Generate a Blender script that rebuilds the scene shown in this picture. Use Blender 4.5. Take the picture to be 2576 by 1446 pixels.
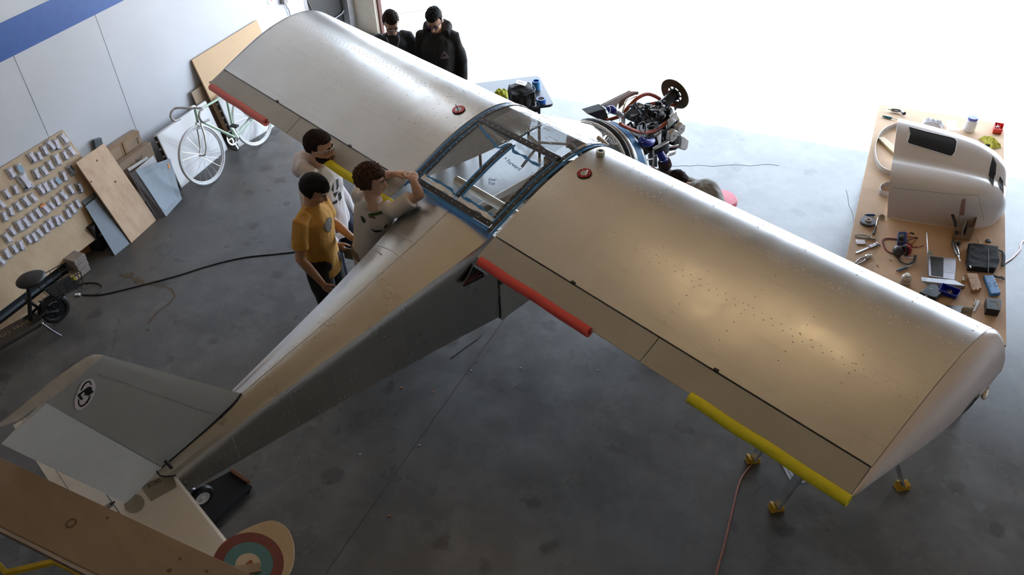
import bpy, bmesh, math, random
from mathutils import Vector, Matrix, Euler, noise
from mathutils.bvhtree import BVHTree
for o in list(bpy.data.objects): bpy.data.objects.remove(o, do_unlink=True)
random.seed(7)
SC = bpy.context.scene
COL = SC.collection
def V(*a): return Vector(a)
PI = math.pi
# ---------------------------------------------------------------- camera (solved from the photograph)
CAM = V(3.96923825, -2.9943146, 5.08090234); FPX = 2120.609551; YAW, PITCH, ROLL = -0.8387095913, 0.6971386758, -0.0408814738
FWD = V(math.sin(YAW)*math.cos(PITCH), math.cos(YAW)*math.cos(PITCH), -math.sin(PITCH))
_r = V(math.cos(YAW), -math.sin(YAW), 0); _u = _r.cross(FWD)
RGT = _r*math.cos(ROLL) + _u*math.sin(ROLL); UPV = _u*math.cos(ROLL) - _r*math.sin(ROLL)
cd = bpy.data.cameras.new('camera'); cam = bpy.data.objects.new('camera', cd); COL.objects.link(cam)
cd.sensor_width = 36; cd.lens = FPX*36/2576; cd.clip_start = .05; cd.clip_end = 300
cam.matrix_world = Matrix(((RGT.x, UPV.x, -FWD.x, CAM.x), (RGT.y, UPV.y, -FWD.y, CAM.y), (RGT.z, UPV.z, -FWD.z, CAM.z), (0, 0, 0, 1)))
SC.camera = cam
# ---------------------------------------------------------------- hangar axes: H1 along the door opening, H2 out through it
HY = -0.4007
H1 = V(math.cos(HY), -math.sin(HY), 0); H2 = V(math.sin(HY), math.cos(HY), 0); UZ = V(0, 0, 1)
def W(a, b, z=0): return H1*a + H2*b + UZ*z
# ---------------------------------------------------------------- daylight
wd = bpy.data.worlds.new('World'); SC.world = wd; wd.use_nodes = True
bg = wd.node_tree.nodes['Background']; bg.inputs[0].default_value = (.70, .83, 1, 1); bg.inputs[1].default_value = 9.0
SUN_EL = math.radians(71)
sl = bpy.data.lights.new('sun', 'SUN'); so = bpy.data.objects.new('sun', sl); COL.objects.link(so)
sl.energy = 20.0; sl.angle = .009; sl.color = (1, .95, .88)
so.rotation_mode = 'QUATERNION'
so.rotation_quaternion = (-(H2*math.cos(SUN_EL) + UZ*math.sin(SUN_EL))).to_track_quat('-Z', 'Y')
so.location = W(0, 14, 20)
pl = bpy.data.lights.new('door_portal', 'AREA'); pl.shape = 'RECTANGLE'; pl.size = 10.8; pl.size_y = 3.2; pl.cycles.is_portal = True   # guides sky sampling through the open door, gives off no light itself
po = bpy.data.objects.new('door_portal', pl); COL.objects.link(po); po.rotation_mode = 'QUATERNION'; po.rotation_quaternion = (-H2).to_track_quat('-Z', 'Y'); po.location = W(1.14, 5.98, 1.6)
SC.view_settings.view_transform = 'Standard'; SC.view_settings.look = 'None'; SC.view_settings.gamma = 1
SC.view_settings.use_curve_mapping = False
SC.view_settings.exposure = 0.1
SC.cycles.max_bounces = 10; SC.cycles.diffuse_bounces = 5; SC.cycles.glossy_bounces = 4; SC.cycles.transparent_max_bounces = 12
SC.cycles.sample_clamp_indirect = 6; SC.cycles.blur_glossy = 1.0; SC.cycles.caustics_reflective = False; SC.cycles.caustics_refractive = False
# ---------------------------------------------------------------- locating points of the photograph on known surfaces
def ray(u, v): return FWD + RGT*((u-1288)/FPX) - UPV*((v-723)/FPX)
def P(u, v, z=0):
    d = ray(u, v); return CAM + d*((z-CAM.z)/d.z)
def PX(u, v, x):
    d = ray(u, v); return CAM + d*((x-CAM.x)/d.x)
def PY(u, v, y):
    d = ray(u, v); return CAM + d*((y-CAM.y)/d.y)
def PN(u, v, p0, n):
    d = ray(u, v); return CAM + d*((p0-CAM).dot(n)/d.dot(n))
def PH(u, v, h1): return PN(u, v, H1*h1, H1)
# ---------------------------------------------------------------- materials
MATS = {}
def _new(name):
    m = bpy.data.materials.new(name); m.use_nodes = True
    return m, m.node_tree, m.node_tree.nodes['Principled BSDF']
def _coords(nt, scale=(1, 1, 1), rot=(0, 0, 0), gen='Object'):
    tc = nt.nodes.new('ShaderNodeTexCoord'); mp = nt.nodes.new('ShaderNodeMapping')
    mp.inputs['Scale'].default_value = scale; mp.inputs['Rotation'].default_value = rot
    nt.links.new(tc.outputs[gen], mp.inputs[0]); return mp.outputs[0]
def _noise(nt, vec, scale, detail=4, rough=.55):
    n = nt.nodes.new('ShaderNodeTexNoise'); n.inputs['Scale'].default_value = scale; n.inputs['Detail'].default_value = detail
    n.inputs['Roughness'].default_value = rough; nt.links.new(vec, n.inputs['Vector']); return n.outputs[0]
def _ramp(nt, fac, stops):
    r = nt.nodes.new('ShaderNodeValToRGB'); e = r.color_ramp.elements
    while len(e) < len(stops): e.new(.5)
    for i, (p, c) in enumerate(stops): e[i].position = p; e[i].color = (*c, 1) if len(c) == 3 else c
    nt.links.new(fac, r.inputs[0]); return r.outputs[0]
def _mix(nt, fac, a, b, mode='MIX'):
    m = nt.nodes.new('ShaderNodeMix'); m.data_type = 'RGBA'; m.blend_type = mode
    for s, v in ((m.inputs[0], fac), (m.inputs[6], a), (m.inputs[7], b)):
        if hasattr(v, 'is_linked') or hasattr(v, 'links'): nt.links.new(v, s)
        elif isinstance(v, (int, float)): s.default_value = v
        else: s.default_value = (*v, 1)
    return m.outputs[2]
def _bump(nt, bs, h, strength, dist=.01):
    b = nt.nodes.new('ShaderNodeBump'); b.inputs['Strength'].default_value = strength; b.inputs['Distance'].default_value = dist
    nt.links.new(h, b.inputs['Height']); nt.links.new(b.outputs[0], bs.inputs['Normal'])
def M(name, c, rough=.5, metal=0, var=.12, vs=12, bump=0, bs_=60, spec=None, stretch=(1, 1, 1), coat=0, trans=0, emit=None):
    if name in MATS: return MATS[name]
    m, nt, bs = _new(name)
    vec = _coords(nt, stretch)
    c1 = tuple(max(0, x*(1-var)) for x in c); c2 = tuple(min(1, x*(1+var)) for x in c)
    nt.links.new(_ramp(nt, _noise(nt, vec, vs), [(.3, c1), (.7, c2)]), bs.inputs['Base Color'])
    bs.inputs['Roughness'].default_value = rough; bs.inputs['Metallic'].default_value = metal
    if spec is not None: bs.inputs['Specular IOR Level'].default_value = spec
    if coat: bs.inputs['Coat Weight'].default_value = coat; bs.inputs['Coat Roughness'].default_value = .08
    if trans: bs.inputs['Transmission Weight'].default_value = trans
    if bump: _bump(nt, bs, _noise(nt, vec, bs_, 3), bump)
    if emit: bs.inputs['Emission Color'].default_value = (*emit[0], 1); bs.inputs['Emission Strength'].default_value = emit[1]
    MATS[name] = m; return m
def m_concrete(name, base, dark, spot):
    m, nt, bs = _new(name); vec = _coords(nt)
    a = _ramp(nt, _noise(nt, vec, .7, 6, .62), [(.32, dark), (.66, base)])
    a = _mix(nt, _ramp(nt, _noise(nt, vec, 3.1, 8, .7), [(.45, (0, 0, 0)), (.75, (1, 1, 1))]), a, tuple(x*1.25 for x in base))
    vo = nt.nodes.new('ShaderNodeTexVoronoi'); vo.inputs['Scale'].default_value = 2.3; vo.inputs['Randomness'].default_value = 1
    dv = nt.nodes.new('ShaderNodeVectorMath'); dv.operation = 'ADD'
    n2 = nt.nodes.new('ShaderNodeTexNoise'); n2.inputs['Scale'].default_value = 7; nt.links.new(vec, n2.inputs['Vector'])
    sc = nt.nodes.new('ShaderNodeVectorMath'); sc.operation = 'SCALE'; sc.inputs['Scale'].default_value = .16
    nt.links.new(n2.outputs[1], sc.inputs[0]); nt.links.new(vec, dv.inputs[0]); nt.links.new(sc.outputs[0], dv.inputs[1]); nt.links.new(dv.outputs[0], vo.inputs['Vector'])
    a = _mix(nt, _ramp(nt, vo.outputs['Distance'], [(.12, (.62, .62, .62)), (.2, (0, 0, 0))]), a, spot)
    a = _mix(nt, _ramp(nt, _noise(nt, vec, 28, 3, .7), [(.66, (0, 0, 0)), (.8, (.5, .5, .5))]), a, spot)
    nt.links.new(a, bs.inputs['Base Color'])
    nt.links.new(_ramp(nt, _noise(nt, vec, 1.7, 5), [(.3, (.24,)*3), (.7, (.38,)*3)]), bs.inputs['Roughness']); bs.inputs['Specular IOR Level'].default_value = .5
    _bump(nt, bs, _noise(nt, vec, 45, 4, .7), .12, .004)
    MATS[name] = m; return m
def m_wood(name, light, dark, scale=3, rough=.55, stretch=(1, 7, 7), knots=True):
    if name in MATS: return MATS[name]
    m, nt, bs = _new(name); vec = _coords(nt, stretch)
    a = _ramp(nt, _noise(nt, vec, scale, 6, .6), [(.3, dark), (.68, light)])
    vec2 = _coords(nt)
    a = _mix(nt, _ramp(nt, _noise(nt, vec2, 2.2, 3), [(.4, (0, 0, 0)), (.8, (.35, .35, .35))]), a, tuple(x*.7 for x in dark))
    if knots:
        vo = nt.nodes.new('ShaderNodeTexVoronoi'); vo.inputs['Scale'].default_value = 2.6; nt.links.new(vec2, vo.inputs['Vector'])
        a = _mix(nt, _ramp(nt, vo.outputs['Distance'], [(.035, (.8,)*3), (.06, (0, 0, 0))]), a, tuple(x*.35 for x in dark))
    nt.links.new(a, bs.inputs['Base Color']); bs.inputs['Roughness'].default_value = rough
    _bump(nt, bs, _noise(nt, vec, scale*6, 3), .08, .003)
    MATS[name] = m; return m
def m_alu(name, c, rough, wear, dents=.06):
    m, nt, bs = _new(name); vec = _coords(nt)
    a = _ramp(nt, _noise(nt, vec, 2.5, 6, .6), [(.3, tuple(x*.93 for x in c)), (.7, c)])
    st = _coords(nt, (.6, 14, 14))
    a = _mix(nt, _ramp(nt, _noise(nt, st, 2.4, 5, .7), [(.55, (0, 0, 0)), (.95, (wear,)*3)]), a, tuple(x*.45 for x in c))
    nt.links.new(a, bs.inputs['Base Color']); bs.inputs['Metallic'].default_value = 1
    nt.links.new(_ramp(nt, _noise(nt, vec, 3.5, 6, .65), [(.3, (rough-.05,)*3), (.7, (rough+.07,)*3)]), bs.inputs['Roughness'])
    _bump(nt, bs, _noise(nt, vec, 4.5, 2, .5), dents, .03)
    MATS[name] = m; return m
def m_glass(name, tint, gl=.06, haze=0.0, rough=.02):
    m = bpy.data.materials.new(name); m.use_nodes = True; nt = m.node_tree; nt.nodes.clear()
    out = nt.nodes.new('ShaderNodeOutputMaterial'); tr = nt.nodes.new('ShaderNodeBsdfTransparent'); tr.inputs[0].default_value = (*tint, 1)
    gs = nt.nodes.new('ShaderNodeBsdfGlossy'); gs.inputs['Roughness'].default_value = rough
    lw = nt.nodes.new('ShaderNodeLayerWeight'); pw = nt.nodes.new('ShaderNodeMath'); pw.operation = 'POWER'; pw.inputs[1].default_value = 4
    fr = nt.nodes.new('ShaderNodeMath'); fr.operation = 'MULTIPLY_ADD'; fr.inputs[1].default_value = .8; fr.inputs[2].default_value = .035
    nt.links.new(lw.outputs['Facing'], pw.inputs[0]); nt.links.new(pw.outputs[0], fr.inputs[0])
    mx = nt.nodes.new('ShaderNodeMixShader'); nt.links.new(fr.outputs[0], mx.inputs[0]); nt.links.new(tr.outputs[0], mx.inputs[1]); nt.links.new(gs.outputs[0], mx.inputs[2])
    res = mx.outputs[0]
    if haze:
        df = nt.nodes.new('ShaderNodeBsdfDiffuse'); df.inputs[0].default_value = (.85, .87, .9, 1)
        vec = _coords(nt); f = _ramp(nt, _noise(nt, vec, 25, 5, .7), [(.35, (haze*.5,)*3), (.75, (haze*1.6,)*3)])
        m2 = nt.nodes.new('ShaderNodeMixShader'); nt.links.new(f, m2.inputs[0]); nt.links.new(res, m2.inputs[1]); nt.links.new(df.outputs[0], m2.inputs[2]); res = m2.outputs[0]
    nt.links.new(res, out.inputs[0]); MATS[name] = m; return m
# ---------------------------------------------------------------- mesh builder
def frame(d, hint=None):
    d = d.normalized(); h = hint if hint is not None else (UZ if abs(d.z) < .9 else V(1, 0, 0))
    x = h.cross(d)
    if x.length < 1e-6: x = V(0, 1, 0).cross(d)
    x.normalize(); return x, d.cross(x).normalized(), d
def basis(x, y, z, o=V(0, 0, 0)):
    return Matrix(((x.x, y.x, z.x, o.x), (x.y, y.y, z.y, o.y), (x.z, y.z, z.z, o.z), (0, 0, 0, 1)))
def crom(pts, n):
    out = []; k = len(pts)
    for i in range(k-1):
        p0, p1, p2, p3 = pts[max(i-1, 0)], pts[i], pts[i+1], pts[min(i+2, k-1)]
        for j in range(n):
            t = j/n
            out.append(tuple(.5*((2*b)+(-a+c)*t+(2*a-5*b+4*c-d)*t*t+(-a+3*b-3*c+d)*t**3) for a, b, c, d in zip(p0, p1, p2, p3)))
    out.append(tuple(pts[-1])); return out
def smooth_path(pts, n=5): return [Vector(p) for p in crom([tuple(p) for p in pts], n)]
class MB:
    def __init__(s): s.v = []; s.f = []
    def add(s, vs, fs):
        o = len(s.v); s.v += [Vector(x) for x in vs]; s.f += [tuple(i+o for i in f) for f in fs]; return s
    def box(s, c, size, mat=None):
        c = Vector(c); m = mat or Matrix.Identity(3); hx, hy, hz = size[0]/2, size[1]/2, size[2]/2
        vs = [c + m @ V(x*hx, y*hy, z*hz) for z in (-1, 1) for y in (-1, 1) for x in (-1, 1)]
        return s.add(vs, [(0, 2, 3, 1), (4, 5, 7, 6), (0, 1, 5, 4), (2, 6, 7, 3), (0, 4, 6, 2), (1, 3, 7, 5)])
    def prism(s, pts, off):
        n = len(pts); off = Vector(off); pts = [Vector(p) for p in pts]
        nn = V(0, 0, 0)
        for i in range(n): nn += pts[i].cross(pts[(i+1) % n])
        if nn.dot(off) > 0: pts = pts[::-1]
        vs = pts + [p+off for p in pts]
        return s.add(vs, [tuple(range(n)), tuple(range(2*n-1, n-1, -1))] + [(i, i+n, (i+1) % n+n, (i+1) % n) for i in range(n)])
    def bar(s, a, b, w, h, hint=None):
        a, b = Vector(a), Vector(b); x, y, z = frame(b-a, hint)
        vs = [p + x*(i*w/2) + y*(j*h/2) for p in (a, b) for i, j in ((-1, -1), (1, -1), (1, 1), (-1, 1))]
        return s.add(vs, [(3, 2, 1, 0), (4, 5, 6, 7)] + [(i, (i+1) % 4, (i+1) % 4+4, i+4) for i in range(4)])
    def loft(s, rings, caps=True, closed=True):
        n = len(rings[0]); o = []; fs = []
        for r in rings: o += r
        for k in range(len(rings)-1):
            for i in range(n if closed else n-1):
                j = (i+1) % n; fs.append((k*n+i, k*n+j, (k+1)*n+j, (k+1)*n+i))
        if caps: fs += [tuple(range(n-1, -1, -1)), tuple(range((len(rings)-1)*n, len(rings)*n))]
        return s.add(o, fs)
    def tube(s, pts, r, n=8, caps=True, flat=1.0, hint=None):
        pts = [Vector(p) for p in pts]; k = len(pts); rs = r if isinstance(r, (list, tuple)) else [r]*k
        x = None; rings = []
        for i in range(k):
            d = (pts[min(i+1, k-1)]-pts[max(i-1, 0)])
            if d.length < 1e-9: d = V(0, 0, 1)
            d.normalize()
            if x is None: x, y, _ = frame(d, hint)
            else:
                x = x - d*x.dot(d)
                if x.length < 1e-6: x = frame(d)[0]
                x.normalize(); y = d.cross(x)
            rings.append([pts[i] + (x*math.cos(2*PI*j/n) + y*math.sin(2*PI*j/n)*flat)*rs[i] for j in range(n)])
        return s.loft(rings, caps)
    def cyl(s, a, b, r, n=16, r2=None): return s.tube([a, b], [r, r if r2 is None else r2], n)
    def ring(s, c, ax, ro, ri, h, n=28):
        x, y, z = frame(Vector(ax)); c = Vector(c)
        prof = [(ri, 0), (ro, 0), (ro, h), (ri, h)]
        rings = [[c + (x*math.cos(2*PI*j/n)+y*math.sin(2*PI*j/n))*r + z*hh for j in range(n)] for r, hh in prof]
        rings.append(rings[0]); return s.loft(rings, caps=False)
    def lathe(s, c, ax, prof, n=24, hint=None):
        x, y, z = frame(Vector(ax), hint); c = Vector(c)
        return s.loft([[c + (x*math.cos(2*PI*j/n)+y*math.sin(2*PI*j/n))*max(r, 1e-4) + z*h for j in range(n)] for r, h in prof])
    def torus(s, c, ax, R, r, n=40, m=8, sq=1):
        x, y, z = frame(Vector(ax)); c = Vector(c); rings = []
        for i in range(n+1):
            a = 2*PI*i/n; e = x*math.cos(a)+y*math.sin(a)
            rings.append([c + e*(R+r*math.cos(2*PI*j/m)) + z*(r*sq*math.sin(2*PI*j/m)) for j in range(m)])
        return s.loft(rings, caps=False)
    def ell(s, c, rad, mat=None, nu=16, nv=10, fn=None):
        c = Vector(c); m = mat or Matrix.Identity(3); vs = []; fs = []
        for j in range(nv+1):
            t = PI*j/nv
            for i in range(nu):
                a = 2*PI*i/nu; d = V(math.sin(t)*math.cos(a), math.sin(t)*math.sin(a), math.cos(t))
                k = fn(d) if fn else 1
                vs.append(c + m @ V(d.x*rad[0]*k, d.y*rad[1]*k, d.z*rad[2]*k))
        for j in range(nv):
            for i in range(nu):
                q = (i+1) % nu; fs.append((j*nu+i, (j+1)*nu+i, (j+1)*nu+q, j*nu+q))
        return s.add(vs, fs)
    def mesh(s, name):
        me = bpy.data.meshes.new(name); me.from_pydata([tuple(v) for v in s.v], [], s.f); me.update(); return me
    def build(s, name, mat, parent=None, smooth=40, bevel=0, seg=2, sub=0, origin=None):
        me = s.mesh(name)
        if origin is not None:
            for v in me.vertices: v.co -= origin
        me.materials.append(mat)
        if smooth:
            me.polygons.foreach_set('use_smooth', [True]*len(me.polygons))
            me.set_sharp_from_angle(angle=math.radians(smooth))
        o = bpy.data.objects.new(name, me); COL.objects.link(o)
        if origin is not None: o.location = origin
        if parent is not None:
            o.parent = parent
            if parent.type == 'EMPTY' or origin is None: o.matrix_parent_inverse = Matrix.Translation(-wloc(parent))
        if bevel:
            b = o.modifiers.new('bevel', 'BEVEL'); b.width = bevel; b.segments = seg; b.limit_method = 'ANGLE'; b.angle_limit = math.radians(35)
        if sub:
            b = o.modifiers.new('sub', 'SUBSURF'); b.levels = sub; b.render_levels = sub
        return o
def wloc(o):
    p = V(0, 0, 0); q = o
    while q is not None:
        p = p + q.location
        if q.parent is not None: p = p + q.matrix_parent_inverse.translation
        q = q.parent
    return p
def tag(o, label, cat=None, group=None, kind=None):
    if label: o['label'] = label
    if cat: o['category'] = cat
    if group: o['group'] = group
    if kind: o['kind'] = kind
    return o
def thing(name, loc, label, cat, group=None):
    o = bpy.data.objects.new(name, None); COL.objects.link(o); o.location = Vector(loc); o.empty_display_size = .1
    return tag(o, label, cat, group)
def struct(o): o['kind'] = 'structure'; return o
def stuff(o): o['kind'] = 'stuff'; return o
def box(name, c, size, mat, parent=None, rot=None, bevel=.003):
    return MB().box(c, size, rot).build(name, mat, parent, bevel=bevel)
def text_obj(name, body, size, mat, parent, mw, thick=.0008):
    cu = bpy.data.curves.new(name, 'FONT'); cu.body = body; cu.size = size; cu.extrude = thick; cu.align_x = 'CENTER'; cu.align_y = 'CENTER'
    t = bpy.data.objects.new('tmp', cu); COL.objects.link(t)
    dg = bpy.context.evaluated_depsgraph_get()
    me = bpy.data.meshes.new_from_object(t.evaluated_get(dg)); bpy.data.objects.remove(t); bpy.data.curves.remove(cu)
    me.transform(mw); me.materials.clear(); me.materials.append(mat); me.name = name
    o = bpy.data.objects.new(name, me); COL.objects.link(o)
    if parent: o.parent = parent; o.matrix_parent_inverse = Matrix.Translation(-wloc(parent))
    return o
def rz3(a): return Matrix.Rotation(a, 3, 'Z')
HM = Matrix(((H1.x, H2.x, 0), (H1.y, H2.y, 0), (0, 0, 1)))   # hangar-aligned rotation
def bake(mb, name, voxel, smooth_it, mat, parent, amp=0, freq=8, seed=0, aniso=(1, 1, 1)):
    me = mb.mesh('tmp'); t = bpy.data.objects.new('tmp', me); COL.objects.link(t)
    r = t.modifiers.new('r', 'REMESH'); r.mode = 'VOXEL'; r.voxel_size = voxel; r.use_smooth_shade = True
    if smooth_it:
        sm = t.modifiers.new('s', 'SMOOTH'); sm.factor = .5; sm.iterations = smooth_it
    dg = bpy.context.evaluated_depsgraph_get()
    out = bpy.data.meshes.new_from_object(t.evaluated_get(dg)); bpy.data.objects.remove(t); bpy.data.meshes.remove(me)
    if amp:
        no = [v.normal.copy() for v in out.vertices]
        for v, nn in zip(out.vertices, no):
            q = V(v.co.x*freq*aniso[0]+seed, v.co.y*freq*aniso[1], v.co.z*freq*aniso[2])
            v.co += nn*(amp*(noise.noise(q) + .5*noise.noise(q*2.1)))
    out.materials.clear(); out.materials.append(mat); out.name = name
    out.polygons.foreach_set('use_smooth', [True]*len(out.polygons))
    o = bpy.data.objects.new(name, out); COL.objects.link(o)
    if parent: o.parent = parent; o.matrix_parent_inverse = Matrix.Translation(-wloc(parent))
    return o
def bvh_of(o): return BVHTree.FromPolygons([tuple(v.co) for v in o.data.vertices], [tuple(p.vertices) for p in o.data.polygons])
def decal(bv, name, outline, place, ddir, mat, parent, off=.002, res=10, thick=.0):
    """outline in 2D; place(a,b)->3D start; snapped onto the surface along ddir"""
    bm = bmesh.new(); vs = [bm.verts.new((a, b, 0)) for a, b in outline]; bm.faces.new(vs)
    bmesh.ops.triangulate(bm, faces=bm.faces[:])
    for _ in range(res):
        es = [e for e in bm.edges if e.calc_length() > .03]
        if not es: break
        bmesh.ops.subdivide_edges(bm, edges=es, cuts=1); bmesh.ops.triangulate(bm, faces=bm.faces[:])
    for v in bm.verts:
        p = place(v.co.x, v.co.y); h = bv.ray_cast(p, ddir)
        if h[0] is None:
            h = bv.find_nearest(p)
        v.co = h[0] - ddir*off
    me = bpy.data.meshes.new(name); bm.to_mesh(me); bm.free(); me.materials.append(mat)
    me.polygons.foreach_set('use_smooth', [True]*len(me.polygons))
    o = bpy.data.objects.new(name, me); COL.objects.link(o)
    if parent: o.parent = parent; o.matrix_parent_inverse = Matrix.Translation(-wloc(parent))
    return o

def px_decal(bv, name, pxs, mat, parent, off=.002, step=7, z0=None):
    """polygon given on the photograph, laid on the surface it shows"""
    bm = bmesh.new(); vs = [bm.verts.new((a, b, 0)) for a, b in pxs]; bm.faces.new(vs); bmesh.ops.triangulate(bm, faces=bm.faces[:])
    for _ in range(6):
        es = [e for e in bm.edges if e.calc_length() > step]
        if not es: break
        bmesh.ops.subdivide_edges(bm, edges=es, cuts=1); bmesh.ops.triangulate(bm, faces=bm.faces[:])
    for v in bm.verts:
        d = ray(v.co.x, v.co.y).normalized(); h = bv.ray_cast(CAM, d)
        if h[0] is None: h = bv.find_nearest(P(v.co.x, v.co.y, z0 or 1.))
        n = h[1] if h[1].dot(d) < 0 else -h[1]
        v.co = h[0] + n*off
    bmesh.ops.recalc_face_normals(bm, faces=bm.faces[:])
    me = bpy.data.meshes.new(name); bm.to_mesh(me); bm.free(); me.materials.append(mat); me.polygons.foreach_set('use_smooth', [True]*len(me.polygons))
    o = bpy.data.objects.new(name, me); COL.objects.link(o); o.parent = parent; o.matrix_parent_inverse = Matrix.Translation(-wloc(parent)); return o
# ================================================================ MATERIALS shared
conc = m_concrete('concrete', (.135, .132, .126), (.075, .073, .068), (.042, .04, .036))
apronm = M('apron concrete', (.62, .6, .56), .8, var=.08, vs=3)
wallw = M('painted wall', (.66, .68, .73), .6, var=.03, vs=2, bump=.02)
wallblue = M('blue wall stripe', (.045, .13, .42), .5, var=.06)
creamw = M('cream stucco', (.85, .79, .68), .8, var=.05, bump=.05)
ceilm = M('tan ceiling panel', (.38, .275, .17), .8, var=.08, vs=1.5)
darkm = M('doorway near-black', (.012, .012, .012), .6)
backm = M('dim back wall', (.25, .22, .18), .85, var=.08, vs=1)
blk = M('black plastic', (.012, .012, .013), .45)
blkm = M('black matte', (.018, .018, .02), .75)
whitep = M('white plastic', (.8, .8, .79), .4, var=.03)
steel = M('steel', (.62, .62, .62), .3, 1, var=.08)
chrome = M('chrome', (.85, .85, .84), .08, 1, var=.03)
greymet = M('grey metal', (.32, .32, .33), .4, .8)
# ================================================================ SETTING
WL = -4.6
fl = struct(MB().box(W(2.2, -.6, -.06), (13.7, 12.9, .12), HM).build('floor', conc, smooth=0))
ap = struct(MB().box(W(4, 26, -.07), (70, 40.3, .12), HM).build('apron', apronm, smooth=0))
gpatch = struct(MB().prism([P(*a, -.008) for a in ((925, 36), (960, 38), (1010, 34), (1060, 28), (1100, 16), (1140, -6), (1180, -60), (900, -70), (905, 0))], UZ*.006).build('grey_patch', M('patch grey', (.085, .09, .09), .85, var=.15, vs=20), smooth=0))  # flat patch of darker grey with a curved edge on the apron
wl = struct(MB().box(W(WL-.1, -1.2, 3.3), (.2, 11.7, 6.6), HM).build('wall_left', wallw, smooth=0))
MB().box(W(WL+.002, -1.2, 2.09), (.006, 11.6, .30), HM).build('wall_stripe', wallblue, wl, smooth=0)
for h in (.43, 1.42, -1.2):
    MB().box(W(WL+.001, h, 1.6), (.003, .003, 3.1), HM).build('panel_seam', M('wall seam', (.56, .58, .63), .7), wl, smooth=0)
wr = struct(MB().box(W(9.1, -.6, 3.3), (.2, 12.9, 6.6), HM).build('wall_right', wallw, smooth=0))
wb = struct(MB().box(W(2.2, -7.1, 3.3), (13.9, .2, 6.6), HM).build('wall_back', backm, smooth=0))
ce = struct(MB().box(W(2.2, -.6, 6.7), (13.9, 13, .2), HM).build('ceiling', ceilm, smooth=0))
wf = struct(MB().box(W(2.2, 5.9, 4.9), (13.9, .12, 3.4), HM).build('wall_front', ceilm, smooth=0))
wf2 = struct(MB().box(W(7.85, 5.9, 1.6), (2.6, .12, 3.2), HM).build('wall_front_side', ceilm, smooth=0))
fr = struct(MB().box(W(-4.49, 5.86, 2.3), (.46, .12, 4.6), HM).build('trim_1', creamw, smooth=0))
d1 = struct(MB().box(W(WL-.14, 5.23, 2.3), (.08, 1.2, 4.6), HM).build('door_1', darkm, smooth=0))  # near-black panel set back in the side doorway recess
MB().box(W(WL-.06, 4.70, 2.3), (.1, .08, 4.6), HM).build('door_jamb', M('grey jamb', (.25, .25, .26), .5), d1, smooth=0)
MB().box(W(WL-.06, 5.70, 2.3), (.12, .14, 4.6), HM).build('door_jamb', M('grey jamb', (.25, .25, .26), .5), d1, smooth=0)
MB().tube([PH(845, -30, WL-.08), PH(866, 0, WL-.08), PH(868, 18, WL-.08), PH(860, 34, WL-.08), PH(846, 44, WL-.08), PH(830, 52, WL-.08)], .012, 8).build('cable', greymet, d1)
MB().tube([PH(772, 0, WL-.06), PH(779, 15, WL-.06), PH(790, 40, WL-.06)], .012, 8).build('cable', blk, d1)
t2 = struct(MB().bar(W(-4.22, 5.86, 0), W(-4.22, 5.86, .62), .05, .05).build('trim_2', M('brown post', (.09, .03, .025), .6), smooth=0))
# floor joints, cracks, stains
jm = M('dark joint', (.06, .056, .05), .9)
def strip(name, pts, w, mat, parent, z=.0015):
    pts = [Vector((p.x, p.y, z)) for p in pts]; L = []; R = []
    for i, p in enumerate(pts):
        d = pts[min(i+1, len(pts)-1)]-pts[max(i-1, 0)]; d.normalize(); s = V(-d.y, d.x, 0)*w/2
        L.append(p+s); R.append(p-s)
    n = len(pts)
    return MB().add(L+R, [(i, n+i, n+i+1, i+1) for i in range(n-1)]).build(name, mat, parent, smooth=0)
def wob(a, b, n, s, sd):
    rs = random.Random(sd); return [P(a[0]+(b[0]-a[0])*i/n+rs.uniform(-s, s), a[1]+(b[1]-a[1])*i/n+rs.uniform(-s, s)) for i in range(n+1)]
strip('joint', wob((1290, 772), (820, 1440), 24, 1.2, 1), .007, jm, fl)
strip('joint', wob((1660, 418), (1960, 415), 16, 2, 2), .006, jm, fl)
strip('joint', wob((250, 1010), (300, 800), 8, 3, 3), .004, jm, fl)
strip('joint', wob((2130, 480), (2160, 620), 8, 3, 4), .004, jm, fl)
st_m = M('rust stain', (.10, .07, .04), .7, var=.3, vs=30)
strip('stain', [P(*a) for a in ((300, 690), (330, 697), (365, 715), (405, 718), (432, 728), (440, 745), (425, 765), (395, 785), (372, 815))], .022, st_m, fl)
for a, r in (((318, 694), .05), ((345, 704), .075), ((372, 830), .025), ((358, 711), .05), ((330, 690), .04)):
    c = P(*a); n = 14; rs = random.Random(int(r*1000)+a[0])
    MB().add([c+V(math.cos(2*PI*i/n)*r*rs.uniform(.5, 1.2), math.sin(2*PI*i/n)*r*rs.uniform(.3, .8), .002) for i in range(n)], [tuple(range(n))]).build('stain', st_m, fl, smooth=0)
dk = M('oil spot', (.10, .095, .088), .6)
rs = random.Random(5)
for i in range(16):
    u, v = rs.choice([(rs.uniform(240, 720), rs.uniform(560, 960)), (rs.uniform(2250, 2570), rs.uniform(1020, 1330)), (rs.uniform(640, 760), rs.uniform(420, 620))])
    c = P(u, v); n = 12; r = rs.uniform(.015, .055)
    MB().add([c+V(math.cos(2*PI*k/n)*r*rs.uniform(.6, 1.2), math.sin(2*PI*k/n)*r*rs.uniform(.6, 1.2), .0004+i*1e-5) for k in range(n)], [tuple(range(n))]).build('stain', dk, fl, smooth=0)
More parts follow.
